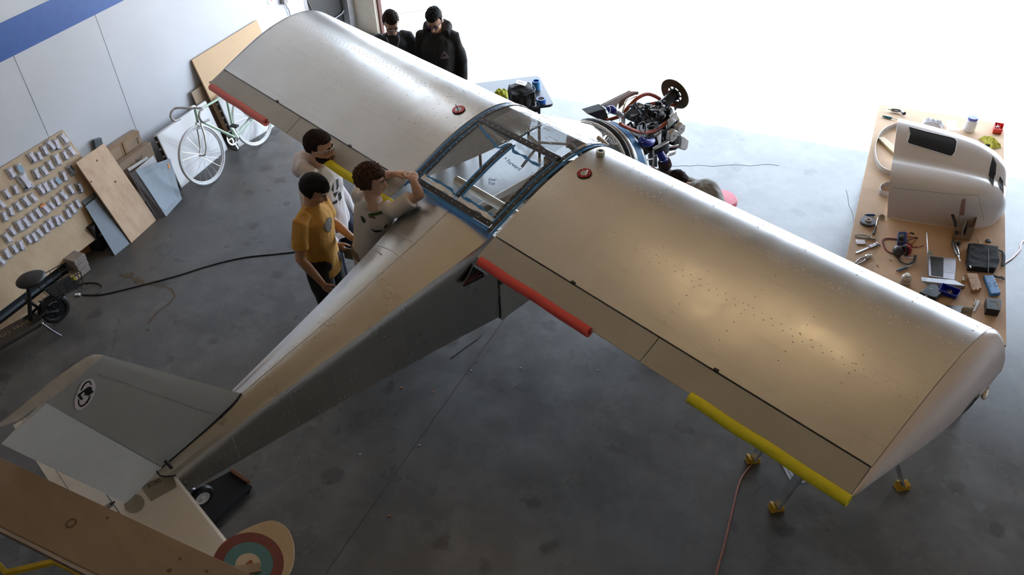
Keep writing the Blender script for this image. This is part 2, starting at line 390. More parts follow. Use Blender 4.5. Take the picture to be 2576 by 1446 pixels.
for i, (u, v) in enumerate(((980, 1297), (1055, 1120), (906, 1143), (1090, 986), (1505, 932), (1185, 932), (1010, 975), (1310, 926))):
    c = P(u, v); n = 7; r = .009
    MB().prism([c+V(math.cos(2*PI*k/n)*r*rs.uniform(.6, 1.2), math.sin(2*PI*k/n)*r*rs.uniform(.6, 1.2), .0005) for k in range(n)], UZ*.004).build('debris', M('pale chip', (.5, .45, .4), .7) if i % 3 else M('orange chip', (.45, .16, .05), .7), fl, smooth=0)
# wall fittings
sg = thing('wall_sign', PH(660, -25, WL), 'white paper sign on the grey wall beside the dark doorway', 'sign')
MB().prism([PH(671, -8, WL+.004), PH(676, 13, WL+.004), PH(698, -1, WL+.004), PH(693, -22, WL+.004)], -H1*.003).build('sheet', whitep, sg, smooth=0)
MB().prism([PH(679, -2, WL+.006), PH(681, 4, WL+.006), PH(690, -2, WL+.006), PH(688, -8, WL+.006)], -H1*.001).build('red_print', M('faded red print', (.7, .3, .3), .6), sg, smooth=0)
ou = thing('wall_outlet', PH(715, 0, WL), 'small grey outlet box with a cord on the wall above the silver wing tip', 'outlet')
MB().box(PH(714, -2, WL+.03), (.06, .09, .11), HM).build('box_body', M('outlet grey', (.3, .28, .28), .5), ou, bevel=.006)
MB().tube([PH(716, 2, WL+.02), PH(718, 10, WL+.02), PH(722, 18, WL+.02), PH(727, 26, WL+.02), PH(735, 60, WL+.02)], .008, 8).build('cord', M('grey cord', (.35, .35, .36), .6), ou)
# two warm high-bay lamps hung from the roof
for i, (hx, hy) in enumerate(((.28, .55), (1.64, .53))):
    lp = thing('high_bay_lamp', W(hx, hy, 6.6), ('high-bay lamp hung from the roof above the cabin', 'high-bay lamp hung from the roof above the near wing')[i], 'lamp', 'high-bay lamps')
    c = W(hx, hy, 6.2)
    MB().lathe(c, UZ, [(.03, .35), (.06, .3), (.2, 0), (.19, 0), (.05, .27), (.03, .27)], 24).build('reflector', greymet, lp)
    MB().cyl(c+UZ*.3, c+UZ*.42, .012, 8).build('stem', blk, lp)
    MB().ell(c+UZ*.14, (.06, .06, .09)).build('bulb', M('lamp bulb', (1, .8, .5), .5, emit=((1, .72, .38), 8)), lp)
    L = bpy.data.lights.new('lamp_light', 'POINT'); L.energy = 14; L.color = (1, .72, .4); L.shadow_soft_size = .22
    lo = bpy.data.objects.new('lamp_light', L); COL.objects.link(lo); lo.location = c-UZ*.02; lo.parent = lp; lo.matrix_parent_inverse = Matrix.Translation(-wloc(lp))
# ================================================================ AIRCRAFT
alu = m_alu('aluminium skin', (.64, .63, .61), .33, .35)
alu2 = m_alu('aluminium fuselage', (.66, .64, .60), .30, .0, .03)
primer = M('etched grey skin', (.44, .415, .36), .45, .25, var=.05, vs=3)
tailg = M('satin grey tail skin', (.46, .49, .50), .5, .0, var=.04, vs=3)
fibre = M('pale fibreglass', (.84, .77, .74), .28, var=.03, coat=.3)
tape = M('blue masking tape', (.035, .22, .55), .55, var=.12, vs=40)
rail = M('black anodised rail', (.02, .021, .024), .38)
glass = m_glass('cabin glass', (.92, .94, .95), haze=.05)
film = m_glass('plastic film', (.93, .95, .97), haze=.10, rough=.12)
filmw = M('torn film', (.92, .93, .95), .3, var=.02)
AC = thing('light_aircraft', (0, 0, 0), 'bare aluminium high-wing light aircraft with exposed engine parked in the hangar', 'aircraft')
XR, XT, SP, H0 = .495, 3.2207, 1.9028, 1.702
UP = [(0, 1.702), (.2, 1.790), (.45, 1.888), (.7, 1.951), (.9, 1.964), (1.05, 1.938), (1.165, 1.874), (1.25, 1.795), (1.30, 1.71)]
LO = [(1.30, 1.71), (1.305, 1.66), (1.26, 1.605), (1.12, 1.59), (.8, 1.595), (.4, 1.622), (0, 1.664)]
PROF = crom(UP, 6) + crom(LO, 4)[1:]
def ztop(y):
    pts = crom(UP, 6)
    for (a, za), (b, zb) in zip(pts, pts[1:]):
        if a <= y <= b: return za + (zb-za)*(y-a)/max(b-a, 1e-6)
    return pts[0][1] + (y)*.44 if y < 0 else pts[-1][1]
def ntop(y): return V(0, -(ztop(y+.01)-ztop(y-.01))/.02, 1).normalized()
rivm = M('rivet head', (.68, .66, .63), .5, .8)
def rivets(mb, p, n, r=.0042):
    r *= 1.0
    x, y, z = frame(n); k = 6
    b = [p + (x*math.cos(2*PI*i/k)+y*math.sin(2*PI*i/k))*r for i in range(k)]
    t = [p + (x*math.cos(2*PI*i/k)+y*math.sin(2*PI*i/k))*r*.55 + z*r*.55 for i in range(k)]
    mb.add(b+t, [tuple(range(k, 2*k))] + [(i, (i+1) % k, (i+1) % k+k, i+k) for i in range(k)])
for s in (1, -1):
    st = [XR+(XT-XR)*i/22 for i in range(23)]
    rings = []
    for x in st:
        rr = [V(s*(x+.032*max(0, min(1, y/1.2))*(x-XR)/(XT-XR)), y, z) for y, z in PROF]
        rings.append(rr if s > 0 else rr[::-1])
    sk = MB().loft(rings).build('wing_skin', alu, AC, smooth=50)
    rv = MB(); rr = random.Random(3+s)
    for k in range(int((XT-XR)/.026)):
        x = XR+.02+k*.026; rivets(rv, V(s*x, .052, ztop(.052)), ntop(.052), .0032)
    for y, pit in ((.37, .062), (.40, .062), (.76, .058), (.79, .058), (1.12, .07)):
        for k in range(int((XT-XR)/pit)):
            x = XR+.03+(k+(.5 if y in (.40, .79) else 0))*pit
            if x < XT-.01: rivets(rv, V(s*x, y, ztop(y)), ntop(y))
    nr = 8
    for i in range(nr+1):
        x = XR+.03+(XT-XR-.05)*i/nr
        for k in range(17):
            y = .09+k*.063
            rivets(rv, V(s*x, y, ztop(y)), ntop(y), .0045)
    for k in range(50):
        x = .56+rr.random()*.5; y = .35+rr.random()*.7
        rivets(rv, V(s*x, y, ztop(y)), ntop(y), .004)
    stuff(rv.build('rivets', rivm, sk, smooth=60))
    # fibreglass tip
    TP = [(y, z) for y, z in PROF]; TP = TP + [(-.172, 1.618)]
    mid = lambda y: 1.70 if y > 1.1 else 1.63+.07*max(0, min(1, (y+.1)/.7))
    def tw(y):
        t = max(0., min(1., (y+.175)/1.3)); return .015+.165*math.sin(min(1, t*1.12)*PI*.58)**1.1 if t < .99 else .12
    rings = []
    for k in range(9):
        a = k/8*PI/2; sx, sz = math.sin(a), math.cos(a)
        ring_ = []
        for y, z in TP:
            yy = y if y < 1.0 else 1.0+(y-1.0)*(1-.35*(1-sz)); m0 = mid(yy)
            ring_.append(V(s*(XT+.032*max(0, min(1, y/1.2))+tw(y)*sx*.8), yy-.0*sx, m0+(z-m0)*max(sz, .02)))
        rings.append(ring_ if s > 0 else ring_[::-1])
    tp = MB().loft(rings).build('wing_tip', fibre, AC, smooth=60)
    MB().tube([V(s*(XT+.032*max(0, min(1, y/1.2))+.001), y, z+.0006) for y, z in PROF[:49]], .0014, 5).build('tip_seam', M('dark seam', (.12, .11, .1), .6), AC)
    # flap and aileron
    for nm, xa, xb in (('flap', XR, SP-.003), ('aileron', SP+.003, XT-.004)):
        prof = [(-.012, 1.700), (-.03, 1.690), (-.172, 1.6185), (-.172, 1.6145), (-.1, 1.632), (-.03, 1.652), (-.012, 1.668)]
        rings = [[V(s*x, y, z) for y, z in prof] for x in (xa, xb)]
        if s < 0: rings = [r[::-1] for r in rings]
        fo = MB().loft(rings).build(nm, primer, AC, smooth=25)
        rv = MB(); n_ = int((xb-xa)/.12)
        for k in range(n_):
            for yy, zz in ((-.05, 1.6803), (-.085, 1.6627)):
                if k % 3 == 0 or yy == -.05: rivets(rv, V(s*(xa+.04+k*.12), yy, zz), V(0, -.45, .9).normalized(), .003)
        stuff(rv.build('rivets', rivm, fo, smooth=60))
    for x in (1.2095, 2.2935):
        MB().box(V(s*x, .0, 1.706), (.03, .02, .012)).build('hinge', blk, AC, smooth=0, bevel=.002)
# fuel caps
redan = M('red anodised', (.42, .012, .02), .3, .5)
for s in (1, -1):
    c = V(s*.6623, .6883, ztop(.6883)); n = ntop(.6883); x, y, z = frame(n, V(0, 1, 0))
    fc = MB().lathe(c, n, [(.052, 0), (.052, .006), (.050, .007), (.001, .007)], 32).build('fuel_cap', blk, AC)
    MB().ring(c+n*.004, n, .048, .029, .006, 32).build('red_ring', redan, fc)
    MB().lathe(c+n*.004, n, [(.028, 0), (.028, .006), (.001, .007)], 28).build('cap_disc', M('grey cap', (.42, .42, .43), .4, .7), fc)
    if s > 0: MB().bar(c+n*.014+x*.026-y*.02, c+n*.014+x*.006+y*.03, .008, .006).build('lever', chrome, fc, bevel=.001)
    else: MB().bar(c+n*.008-x*.01, c+n*.05-x*.018-y*.004, .008, .006).build('lever', greymet, fc, bevel=.001)
    for k in range(8):
        a = k*PI/4+.3; MB().cyl(c+n*.009+(x*math.cos(a)+y*math.sin(a))*.0385, c+n*.0115+(x*math.cos(a)+y*math.sin(a))*.0385, .003, 8).build('bolt', chrome, fc)
# ---- cabin roof: rails follow the wing profile at x = +-
def roofstrip(name, xa, xb, ya, yb, off, th, mat, parent=AC, n=14, dxa=0):
    rings = []
    for i in range(n+1):
        y = ya+(yb-ya)*i/n; nn = ntop(y); p = V(0, y, ztop(y))+nn*off
        rings.append([p+V(xa, 0, 0), p+V(xb, 0, 0), p+V(xb, 0, 0)+nn*th, p+V(xa, 0, 0)+nn*th])
    return MB().loft(rings).build(name, mat, parent, smooth=30)
bolts = MB()
def bolt_at(x, y, off): 
    rivets(bolts, V(x, y, ztop(y))+ntop(y)*off, ntop(y), .0045)
for s in (1, -1):
    a, b = sorted((s*.415, s*.447))
    roofstrip('side_rail', a, b, -.005, 1.19, .004, .006, rail)
    a2, b2 = sorted((s*.372, s*.392)); roofstrip('inner_rail', a2, b2, .09, .64, .004, .006, rail)
    a, b = sorted((s*.396, s*.412)); roofstrip('tape_strip', a, b, .05, .66, .003, .002, tape)
    a, b = sorted((s*.449, s*.472)); roofstrip('tape_strip', a, b, -.04, 1.2, .002, .002, tape)
    for k in range(17): bolt_at(s*.431, .03+k*.07, .0105)
    for k in range(9): bolt_at(s*.382, .11+k*.063, .0105)
roofstrip('cross_rail', -.415, .415, .668, .716, .006, .012, rail)
for k in range(14): bolt_at(-.39+k*.06, .692, .019)
roofstrip('rear_rail', -.405, .405, .022, .062, .004, .008, rail)
for k in range(9): bolt_at(-.37+k*.0925, .042, .0125)
roofstrip('tape_strip', -.43, .43, -.008, .02, .003, .002, tape)
roofstrip('centre_rail', -.012, .012, .085, .625, .005, .008, rail)
for k in range(8): bolt_at(0, .11+k*.07, .0135)
roofstrip('tape_strip', -.034, -.014, .08, .62, .004, .002, tape); roofstrip('tape_strip', .014, .036, .08, .62, .004, .002, tape)
roofstrip('front_rail', -.009, .009, .72, .93, .008, .007, M('grey rail', (.12, .13, .15), .4, .5))
for k in range(4): bolt_at(0, .745+k*.055, .0155)
stuff(bolts.build('roof_bolts', M('bright bolt', (.8, .8, .78), .3, .8), AC, smooth=60))
# peeled tape and film along the pane edges
def ribbon(name, pts, w, mat, th=.0025, seed=0):
    rr = random.Random(seed); pts = smooth_path(pts, 6); rings = []
    for i, p in enumerate(pts):
        nn = ntop(max(.01, min(1.15, p.y))); d = (pts[min(i+1, len(pts)-1)]-pts[max(i-1, 0)]).normalized(); sd = d.cross(nn).normalized()
        ww = w*(1+.35*math.sin(i*.9+seed)+rr.uniform(-.15, .15)); q = p+nn*(.004+.006*rr.random())
        rings.append([q-sd*ww/2, q+sd*ww/2, q+sd*ww/2+nn*th, q-sd*ww/2+nn*th])
    return MB().loft(rings).build(name, mat, AC, smooth=40)
def rp(x, y, o=.004): return V(x, y, ztop(y)+o)
ribbon('tape_strip', [rp(-.35, .635), rp(-.25, .60), rp(-.14, .57), rp(-.05, .545), rp(-.02, .60)], .02, tape, seed=1)
ribbon('tape_strip', [rp(.03, .62), rp(.08, .575), rp(.18, .58), rp(.27, .565), rp(.35, .57)], .02, tape, seed=2)
ribbon('tape_strip', [rp(-.36, .10), rp(-.22, .105), rp(-.09, .105), rp(-.03, .085)], .018, tape, seed=3)
ribbon('tape_strip', [rp(.04, .10), rp(.14, .105), rp(.25, .1), rp(.36, .095)], .018, tape, seed=4)
ribbon('film_edge', [rp(-.34, .655), rp(-.2, .63), rp(-.07, .61), rp(-.03, .63)], .03, film, seed=5)
ribbon('film_edge', [rp(.04, .645), rp(.15, .62), rp(.28, .61), rp(.37, .6)], .035, film, seed=6)
ribbon('film_edge', [rp(-.385, .085), rp(-.25, .078), rp(-.1, .08), rp(-.02, .075)], .03, filmw, seed=7)
ribbon('film_edge', [rp(.03, .08), rp(.15, .076), rp(.28, .08), rp(.385, .07)], .03, filmw, seed=8)
ribbon('film_edge', [rp(.372, .12), rp(.365, .25), rp(.37, .36), rp(.36, .5)], .02, film, seed=9)
for nm, xa, xb, ya, yb in (('roof_pane', -.40, -.01, .06, .67), ('roof_pane', .01, .40, .06, .67), ('roof_pane', -.41, .41, .71, 1.16)):
    roofstrip(nm, xa, xb, ya, yb, 0, .003, glass, n=10)
roofstrip('film_sheet', -.33, -.02, .745, 1.0, .006, .001, film); roofstrip('film_sheet', .03, .33, .735, .985, .006, .001, film)
rr = random.Random(12)
for k in range(26):
    x = rr.uniform(-.3, .32); y = rr.uniform(.75, 1.12); L = rr.uniform(.02, .12); a = rr.uniform(-.9, .5)
    pts = [rp(x+math.cos(a)*L*t+rr.uniform(-.006, .006), min(1.14, y+math.sin(a)*L*.4*t+rr.uniform(-.006, .006)), .009) for t in (0, .35, .7, 1)]
    MB().tube(pts, .0022, 5).build('film_tear', filmw, AC)
# handwriting on the film: seen on the protective sheet below the glass
ink = M('blue ink', (.1, .2, .6), .6)
def roofmat(x, y, rot, off=.0045):
    n = ntop(y); ax = V(1, 0, 0); ay = n.cross(ax).normalized(); R = basis(ax, ay, n, V(x, y, ztop(y))+n*off)
    return R @ Matrix.Rotation(rot, 4, 'Z')
text_obj('handwriting', '^ Forward', .045, ink, AC, roofmat(.155, .485, -.10))
text_obj('handwriting', 'Rear\nTop', .034, ink, AC, roofmat(.14, .30, .55))
# ---- cabin interior
lightin = M('bare interior sheet', (.84, .88, .93), .4, 0, var=.03, vs=4)
MB().box(V(0, .66, 1.02), (.78, 1.1, .02)).build('cabin_floor', lightin, AC, smooth=0)
MB().box(V(.0, .33, 1.37), (.78, .74, .015), Matrix.Rotation(-.72, 3, 'X')).build('seat_back', M('bare seat sheet', (.86, .89, .93), .45, 0), AC, bevel=.004)
MB().box(V(.0, .78, 1.12), (.78, .38, .03)).build('seat_pan', M('bare seat sheet', (.86, .89, .93), .45, 0), AC, bevel=.01)
MB().cyl(V(-.42, .42, 1.54), V(.42, .42, 1.54), .035, 20).build('spar_tube', M('clear-coated tube', (.66, .62, .55), .3, .5), AC)
MB().cyl(V(.12, .15, 1.45), V(.40, .33, 1.55), .007, 8).build('control_rod', steel, AC)
MB().tube([V(.05, .14, 1.4), V(.1, .2, 1.42), V(.2, .19, 1.42), V(.26, .13, 1.4)], .004, 6).build('wire', blk, AC)
MB().ell(V(.40, .50, 1.6), (.04, .04, .04)).build('camera_ball', blkm, AC)
MB().box(V(-.0, 1.28, 1.33), (.62, .05, .2)).build('instrument_panel', blkm, AC, bevel=.01)
MB().tube([V(-.3, 1.0, 1.45), V(-.28, 1.2, 1.6), V(0, 1.28, 1.66), V(.28, 1.2, 1.6), V(.3, 1.0, 1.45)], .012, 8).build('cabin_frame_tube', M('grey tube', (.3, .3, .32), .4, .6), AC)
# ---- fuselage
def fring(y, w, zt, zb, crown=.055, rc=.055):
    pts = []
    ze = zt-crown
    for i in range(9):
        t = -1+2*i/8; pts.append(V(t*(w-rc*.9), y, zt-crown*abs(t)**2.2))
    R_ = [V(w-rc*.35, y, ze-rc*.18), V(w-rc*.05, y, ze-rc*.65), V(w, y, ze-rc*1.5)]
    Rb = [V(w, y, zb+.04), V(w-.012, y, zb+.012), V(w-.04, y, zb)]
    pts = pts + R_ + Rb
    L_ = [V(-p.x, p.y, p.z) for p in (R_+Rb)][::-1]
    return (pts+L_)[::-1]
FS = [(.055, .425, 1.69, .862), (-.25, .365, 1.578, .835), (-.5, .322, 1.500, .815), (-1.0, .255, 1.352, .79), (-1.4, .205, 1.248, .768), (-1.8, .158, 1.142, .745), (-2.2, .115, 1.02, .72), (-2.42, .092, .955, .705), (-2.6, .06, .905, .71)]
def fint(y):
    for a, b in zip(FS, FS[1:]):
        if a[0] >= y >= b[0]:
            t = (a[0]-y)/(a[0]-b[0]); return [a[i]+(b[i]-a[i])*t for i in range(4)]
    return list(FS[-1] if y < FS[-1][0] else FS[0])
ys = [.055-.0665*i for i in range(41)]
fus = MB().loft([fring(*fint(y)) for y in ys]).build('tail_fuselage', alu2, AC, smooth=30)
rv = MB()
for k in range(62):
    y = -.02-k*.0385; _, w, zt, zb = fint(y)
    rivets(rv, V(w+.0005, y, zt-.055-.13*(zt-zb)), V(1, 0, .1), .003)
    rivets(rv, V(w+.0005, y, zb+.45*(zt-zb)), V(1, 0, 0), .003)
    rivets(rv, V(w+.0005, y, zb+.06), V(1, 0, 0), .0025)
    for xx in (.02, -.02, w*.62, -w*.62):
        rivets(rv, V(xx, y, zt-.055*abs(xx/max(w-.05, .03))**2.2), UZ, .003)
for y in (-.3, -.72, -1.14, -1.56, -1.98):
    _, w, zt, zb = fint(y)
    for k in range(14): rivets(rv, V(w+.0005, y, zb+.05+(zt-zb-.16)*k/13), V(1, 0, 0), .0028)
    for k in range(9): rivets(rv, V((-1+2*k/8)*w*.75, y, zt-.055*abs((-1+2*k/8)*.8)**2.2), UZ, .003)
stuff(rv.build('rivets', rivm, fus, smooth=60))
seamm = M('skin lap line', (.6, .58, .54), .4, .9)
MB().loft([[V(-.002, y, fint(y)[2]+.0003), V(.002, y, fint(y)[2]+.0003), V(.002, y, fint(y)[2]+.0018), V(-.002, y, fint(y)[2]+.0018)] for y in (.02, -.5, -1., -1.4, -1.8)]).build('skin_seam', seamm, fus, smooth=0)
def crossseam(y, dy):
    _, w, zt, zb = fint(y)
    MB().loft([[V(x, y+dy*x/w+q, zt-.055*abs(x/max(w-.05, .03))**2.2+h) for q, h in ((-.0015, .0005), (.0015, .0005), (.0015, .002), (-.0015, .002))] for x in [(-1+2*i/12)*(w-.05) for i in range(13)]]).build('skin_seam', seamm, fus, smooth=0)
crossseam(-.46, 0.0); crossseam(-.32, .02)
# triangular side opening on the starboard side with control rods inside
so_ = [PX(u, v, .402) for u, v in ((1190, 666), (1228, 690), (1168, 722), (1161, 722))]
wn = MB().prism(so_, V(.002, 0, 0)).build('side_opening', M('dark cabin void', (.02, .016, .012), .9), AC, smooth=0)
MB().tube([p+V(.004, 0, 0) for p in so_]+[so_[0]+V(.004, 0, 0)], .0035, 6).build('opening_rim', greymet, wn)
MB().cyl(PX(1192, 670, .408), PX(1227, 691, .408), .005, 8).build('metal_edge', chrome, wn)
for a, b in (((1164, 718), (1205, 683)), ((1164, 716), (1185, 690)), ((1180, 708), (1212, 690))):
    MB().cyl(PX(*a, .407), PX(*b, .407), .003, 6).build('red_rod', M('red rod', (.35, .05, .03), .5), wn)
# ---- forward cabin sides, belly and cowl deck
for s in (1, -1):
    pts = [V(s*.445, .06, .87), V(s*.445, 1.0, .91), V(s*.36, 1.82, .97), V(s*.36, 1.82, 1.15), V(s*.40, 1.5, 1.24), V(s*.445, .06, 1.20)]
    MB().prism(pts, V(-s*.012, 0, 0)).build('cabin_side', alu2, AC, smooth=0)
    MB().bar(V(s*.43, .10, 1.2), V(s*.43, .10, 1.64), .03, .05).build('door_post', alu2, AC, smooth=0); MB().bar(V(s*.385, 1.5, 1.24), V(s*.41, 1.20, 1.60), .025, .03).build('door_post', alu2, AC, smooth=0)
MB().prism([V(-.445, .06, .862), V(.445, .06, .862), V(.36, 1.82, .962), V(-.36, 1.82, .962)], UZ*.01).build('belly_skin', alu2, AC, smooth=0)
def hoop(y, w, zc, zs, n=17, e=2.3):
    out = []
    for i in range(n):
        a = PI*i/(n-1); c, s_ = math.cos(a), math.sin(a)
        out.append(V(math.copysign(abs(c)**(2/e), c)*w, y, zs+(zc-zs)*abs(s_)**(2/e)))
    return out
hA, hB, hC, hD = hoop(1.155, .41, 1.876, 1.86), hoop(1.44, .37, 1.775, 1.50), hoop(1.565, .325, 1.715, 1.38), hoop(1.82, .36, 1.625, 1.12)
hAB = hoop(1.30, .40, 1.832, 1.70)
MB().loft([hA, hAB, hB, hC], caps=False, closed=False).build('windshield', glass, AC, smooth=60)
for k in range(16):
    i = rr.choice(range(2, 9)); p = hB[i].lerp(hC[i], rr.random()); q = hB[i+1].lerp(hC[i+1], rr.random())
    mdp = (p+q)/2+V(rr.uniform(-.02, .02), rr.uniform(-.02, .02), .004)
    MB().tube([p+UZ*.003, mdp, q+UZ*.003], .002, 5).build('film_tear', filmw, AC)
MB().loft([hC, hoop(1.69, .345, 1.675, 1.25), hD], caps=False, closed=False).build('cowl_deck', M('grey deck skin', (.5, .52, .55), .4, .6), AC, smooth=60)
MB().loft([[p+V(0, 0, .003) for p in hoop(1.73, .352, 1.662, 1.2)], [p+V(0, 0, .003) for p in hoop(1.805, .361, 1.631, 1.14)]], caps=False, closed=False).build('cowl_tape', tape, AC, smooth=60)
MB().tube([p+V(0, .05, -.006) for p in hC], .02, 8).build('windshield_frame', M('black rubber frame', (.025, .03, .035), .5), AC)
MB().tube([p+V(0, -.005, .004) for p in hC], .013, 8).build('windshield_frame', whitep, AC)
MB().tube([p+V(0, .10, -.022) for p in hC], .016, 8).build('windshield_frame', M('pale grey seal', (.55, .57, .58), .5), AC)
MB().tube([hAB[i]+V(0, 0, .0) for i in (3, 4, 5)], .016, 8).build('mirror_mount', M('beige mount', (.6, .52, .42), .5), AC)
MB().prism(hD + [V(-.36, 1.82, 1.0), V(.36, 1.82, 1.0)], V(0, .01, 0)).build('firewall', steel, AC, smooth=0)
# ---- fin, tip, rudder
LEb, LEt, Hb, Ht = V(0, -1.796, 1.144), V(0, -2.429, 1.933), V(0, -2.402, .957), V(0, -2.775, 1.830)
def foil(n=14):
    out = []
    for i in range(n+1):
        c = i/n; out.append((c, (1.45*math.sqrt(c)*(1-c*.55)-.25*c)*.9))
    return out
FO = foil()
def finring(t, th, ext=0):
    a, b = LEb.lerp(LEt, t), Hb.lerp(Ht, t)
    st_ = [a.lerp(b, c)+V(th*h, 0, 0) for c, h in FO]; pt = [a.lerp(b, c)-V(th*h, 0, 0) for c, h in FO[:0:-1]]
    return st_+pt
fin = MB().loft([finring(t, .052*(1-t)+.024*t) for t in (-.06, .0, .15, .3, .45, .6, .75, .9, 1)]).build('fin', tailg, AC, smooth=40)
base = finring(.004, .054)
MB().tube(base+[base[0]], .006, 6).build('rubber_seal', blk, fin)
tipc = [PX(u, v, 0) for u, v in ((258.9, 892.9), (236.5, 891), (215.5, 899), (184, 919), (131, 957), (95, 987), (52.6, 1023), (18, 1050))] + [PX(-12, 1073, 0)]
tipb = [LEt.lerp(Ht, t) for t in (0, .12, .25, .45, .7, .92)] + [PX(80, 1030, 0), PX(45, 1056, 0), PX(-10, 1076, 0)]
rings = []
for k in range(7):
    a = k/6
    rings.append((a, [b.lerp(c, a) for b, c in zip(tipb, tipc)]))
vs, fs = [], []
for a, r in rings:
    for i, p in enumerate(r):
        e = FO[min(14, int(14*min(1, i/6)))][1]; h = .024*max(.12, e)*math.sqrt(max(0, 1-a*a))*(1 if i < 6 else .5)
        vs += [p+V(h+.0005, 0, 0), p-V(h+.0005, 0, 0)]
nn = len(tipc)
for k in range(6):
    for i in range(nn-1):
        a, b, c, d = k*nn+i, k*nn+i+1, (k+1)*nn+i+1, (k+1)*nn+i
        fs += [(2*a, 2*b, 2*c, 2*d), (2*d+1, 2*c+1, 2*b+1, 2*a+1)]
for i in range(nn-1): fs.append((2*(i+1), 2*i, 2*i+1, 2*(i+1)+1))
for k in range(6): fs += [(2*(k*nn), 2*((k+1)*nn), 2*((k+1)*nn)+1, 2*(k*nn)+1), (2*((k+1)*nn+nn-1), 2*(k*nn+nn-1), 2*(k*nn+nn-1)+1, 2*((k+1)*nn+nn-1)+1)]
MB().add(vs, fs).build('fin_tip', M('satin fibreglass tip', (.62, .58, .52), .4), AC, smooth=50)
TEt, TEb = PX(2.6, 1116, .06), PX(316.4, 1266.8, .06)
rud = []
for t in (0, .25, .5, .75, 1):
    h = Hb.lerp(Ht, t)+V(0, -.004, 0); e = TEb.lerp(TEt, t); w = .016
    rud.append([h+V(w, 0, 0), e+V(.001, 0, 0), e-V(.001, 0, 0), h-V(w, 0, 0)])
rudder = MB().loft(rud).build('rudder', M('pale satin rudder skin', (.72, .78, .82), .5, .0, var=.03), AC, smooth=20)
rv = MB()
for t in [i/12 for i in range(13)]:
    for q in (.06, .35, .65):
        rivets(rv, (Hb.lerp(Ht, t)+V(.017, -.004, 0)).lerp(TEb.lerp(TEt, t)+V(.001, 0, 0), q)+V(.001, 0, 0), V(1, 0, 0), .0022)
def onfin(t, c):
    i = c*14; k = min(13, int(i)); h = FO[k][1]+(FO[k+1][1]-FO[k][1])*(i-k); th = .052*(1-t)+.024*t
    return LEb.lerp(LEt, t).lerp(Hb.lerp(Ht, t), c)+V(th*h+.0008, 0, 0)
for i in range(40):
    for c in (.28, .31, .93): rivets(rv, onfin(.04+.93*i/40, c), V(1, 0, 0), .0022)
for i in range(16): rivets(rv, onfin(.93, .1+.85*i/16), V(1, 0, 0), .0022); rivets(rv, onfin(.5, .1+.85*i/16), V(1, 0, 0), .0018)
stuff(rv.build('rivets', rivm, fin, smooth=60))
MB().loft([[onfin(t, c)+V(h, 0, 0) for c, h in ((.295, 0), (.3, 0), (.3, .001), (.295, .001))] for t in (.03, .3, .6, .93)]).build('skin_seam', seamm, fin, smooth=0)
# round logo sticker on the fin, and again on the wing tip
def poly_on(pts, x, mat, nm, par, th=.001, f=None):
    f = f or (lambda u, v: PX(u, v, x)); MB().prism([f(u, v) for u, v in pts], V(th, 0, 0)).build(nm, mat, par, smooth=0)
stw, stb = M('white sticker', (.85, .81, .9), .5, var=.02), M('black print', (.015, .015, .018), .5)
Q = lambda pts: [(u/3.805, 860+v/3.805) for u, v in pts]
oval = [(865, 348), (895, 362), (915, 410), (912, 470), (895, 520), (860, 575), (820, 620), (775, 650), (735, 650), (718, 630), (712, 570), (722, 520), (745, 465), (780, 395), (820, 358)]
Rsh = [(738, 508), (845, 428), (872, 428), (882, 445), (880, 465), (903, 472), (838, 522), (836, 508), (800, 512), (815, 495), (806, 482), (792, 484), (772, 508), (796, 545), (774, 557)]
ar1 = [(768, 466), (785, 425), (815, 385), (845, 371), (868, 378), (880, 410), (866, 410), (858, 390), (845, 385), (822, 398), (798, 432), (784, 460)]
ar2 = [(746, 545), (745, 585), (755, 612), (772, 623), (800, 615), (840, 580), (862, 540), (869, 508), (852, 522), (838, 552), (815, 585), (785, 605), (768, 603), (760, 585), (758, 552)]
fx = onfin(.78, .62).x+.001
poly_on(Q(oval), fx, stw, 'logo_sticker', fin)
for nm, pl in (('logo_mark', Rsh), ('logo_mark', ar1), ('logo_mark', ar2)): poly_on(Q(pl), fx+.0012, stb, nm, fin)
# ---- stabiliser and elevator
tailp = M('satin grey stabiliser', (.74, .71, .65), .5, .0, var=.04, vs=3)
SZ = .88
def stabring(x, y0, y1, th):
    return [V(x, y0, SZ), V(x, y0-.02, SZ+th*.7), V(x, y0-.09, SZ+th), V(x, y1, SZ+th*.75), V(x, y1, SZ-th*.75), V(x, y0-.09, SZ-th), V(x, y0-.02, SZ-th*.7)]
stab = MB().loft([stabring(x, -2.362, -2.73, .022) for x in (-1.1, -.5, 0, .5, 1.1)]).build('stabiliser', tailp, AC, smooth=25)
rv = MB()
for i in range(60):
    x = -1.05+i*.0355
    for y in (-2.40, -2.47, -2.56, -2.70):
        if (i*7+int(y*100)) % 3 or y == -2.47: rivets(rv, V(x, y, SZ+.0225-(.003 if y < -2.6 else 0)), UZ, .0022)
stuff(rv.build('rivets', rivm, stab, smooth=60))
for s in (1, -1):
    a, b = (.02, 1.1) if s > 0 else (-1.1, -.02)
    el = MB().loft([[V(x, -2.737, SZ+.016), V(x, -2.885, SZ+.006), V(x, -2.885, SZ-.006), V(x, -2.737, SZ-.016)] for x in (a, b)]).build('elevator', tailp, AC, smooth=20)
    MB().loft([[V(x, -2.889, SZ+.006), V(x, -2.95, SZ+.001), V(x, -2.95, SZ-.001), V(x, -2.889, SZ-.006)] for x in (a, b)]).build('trim_tab', M('pale trim tab', (.7, .67, .6), .5, 0), el, smooth=20)
for x in (.0, .165): MB().box(V(x, -2.734, SZ+.017), (.012, .03, .008)).build('hinge', blk, AC, smooth=0)
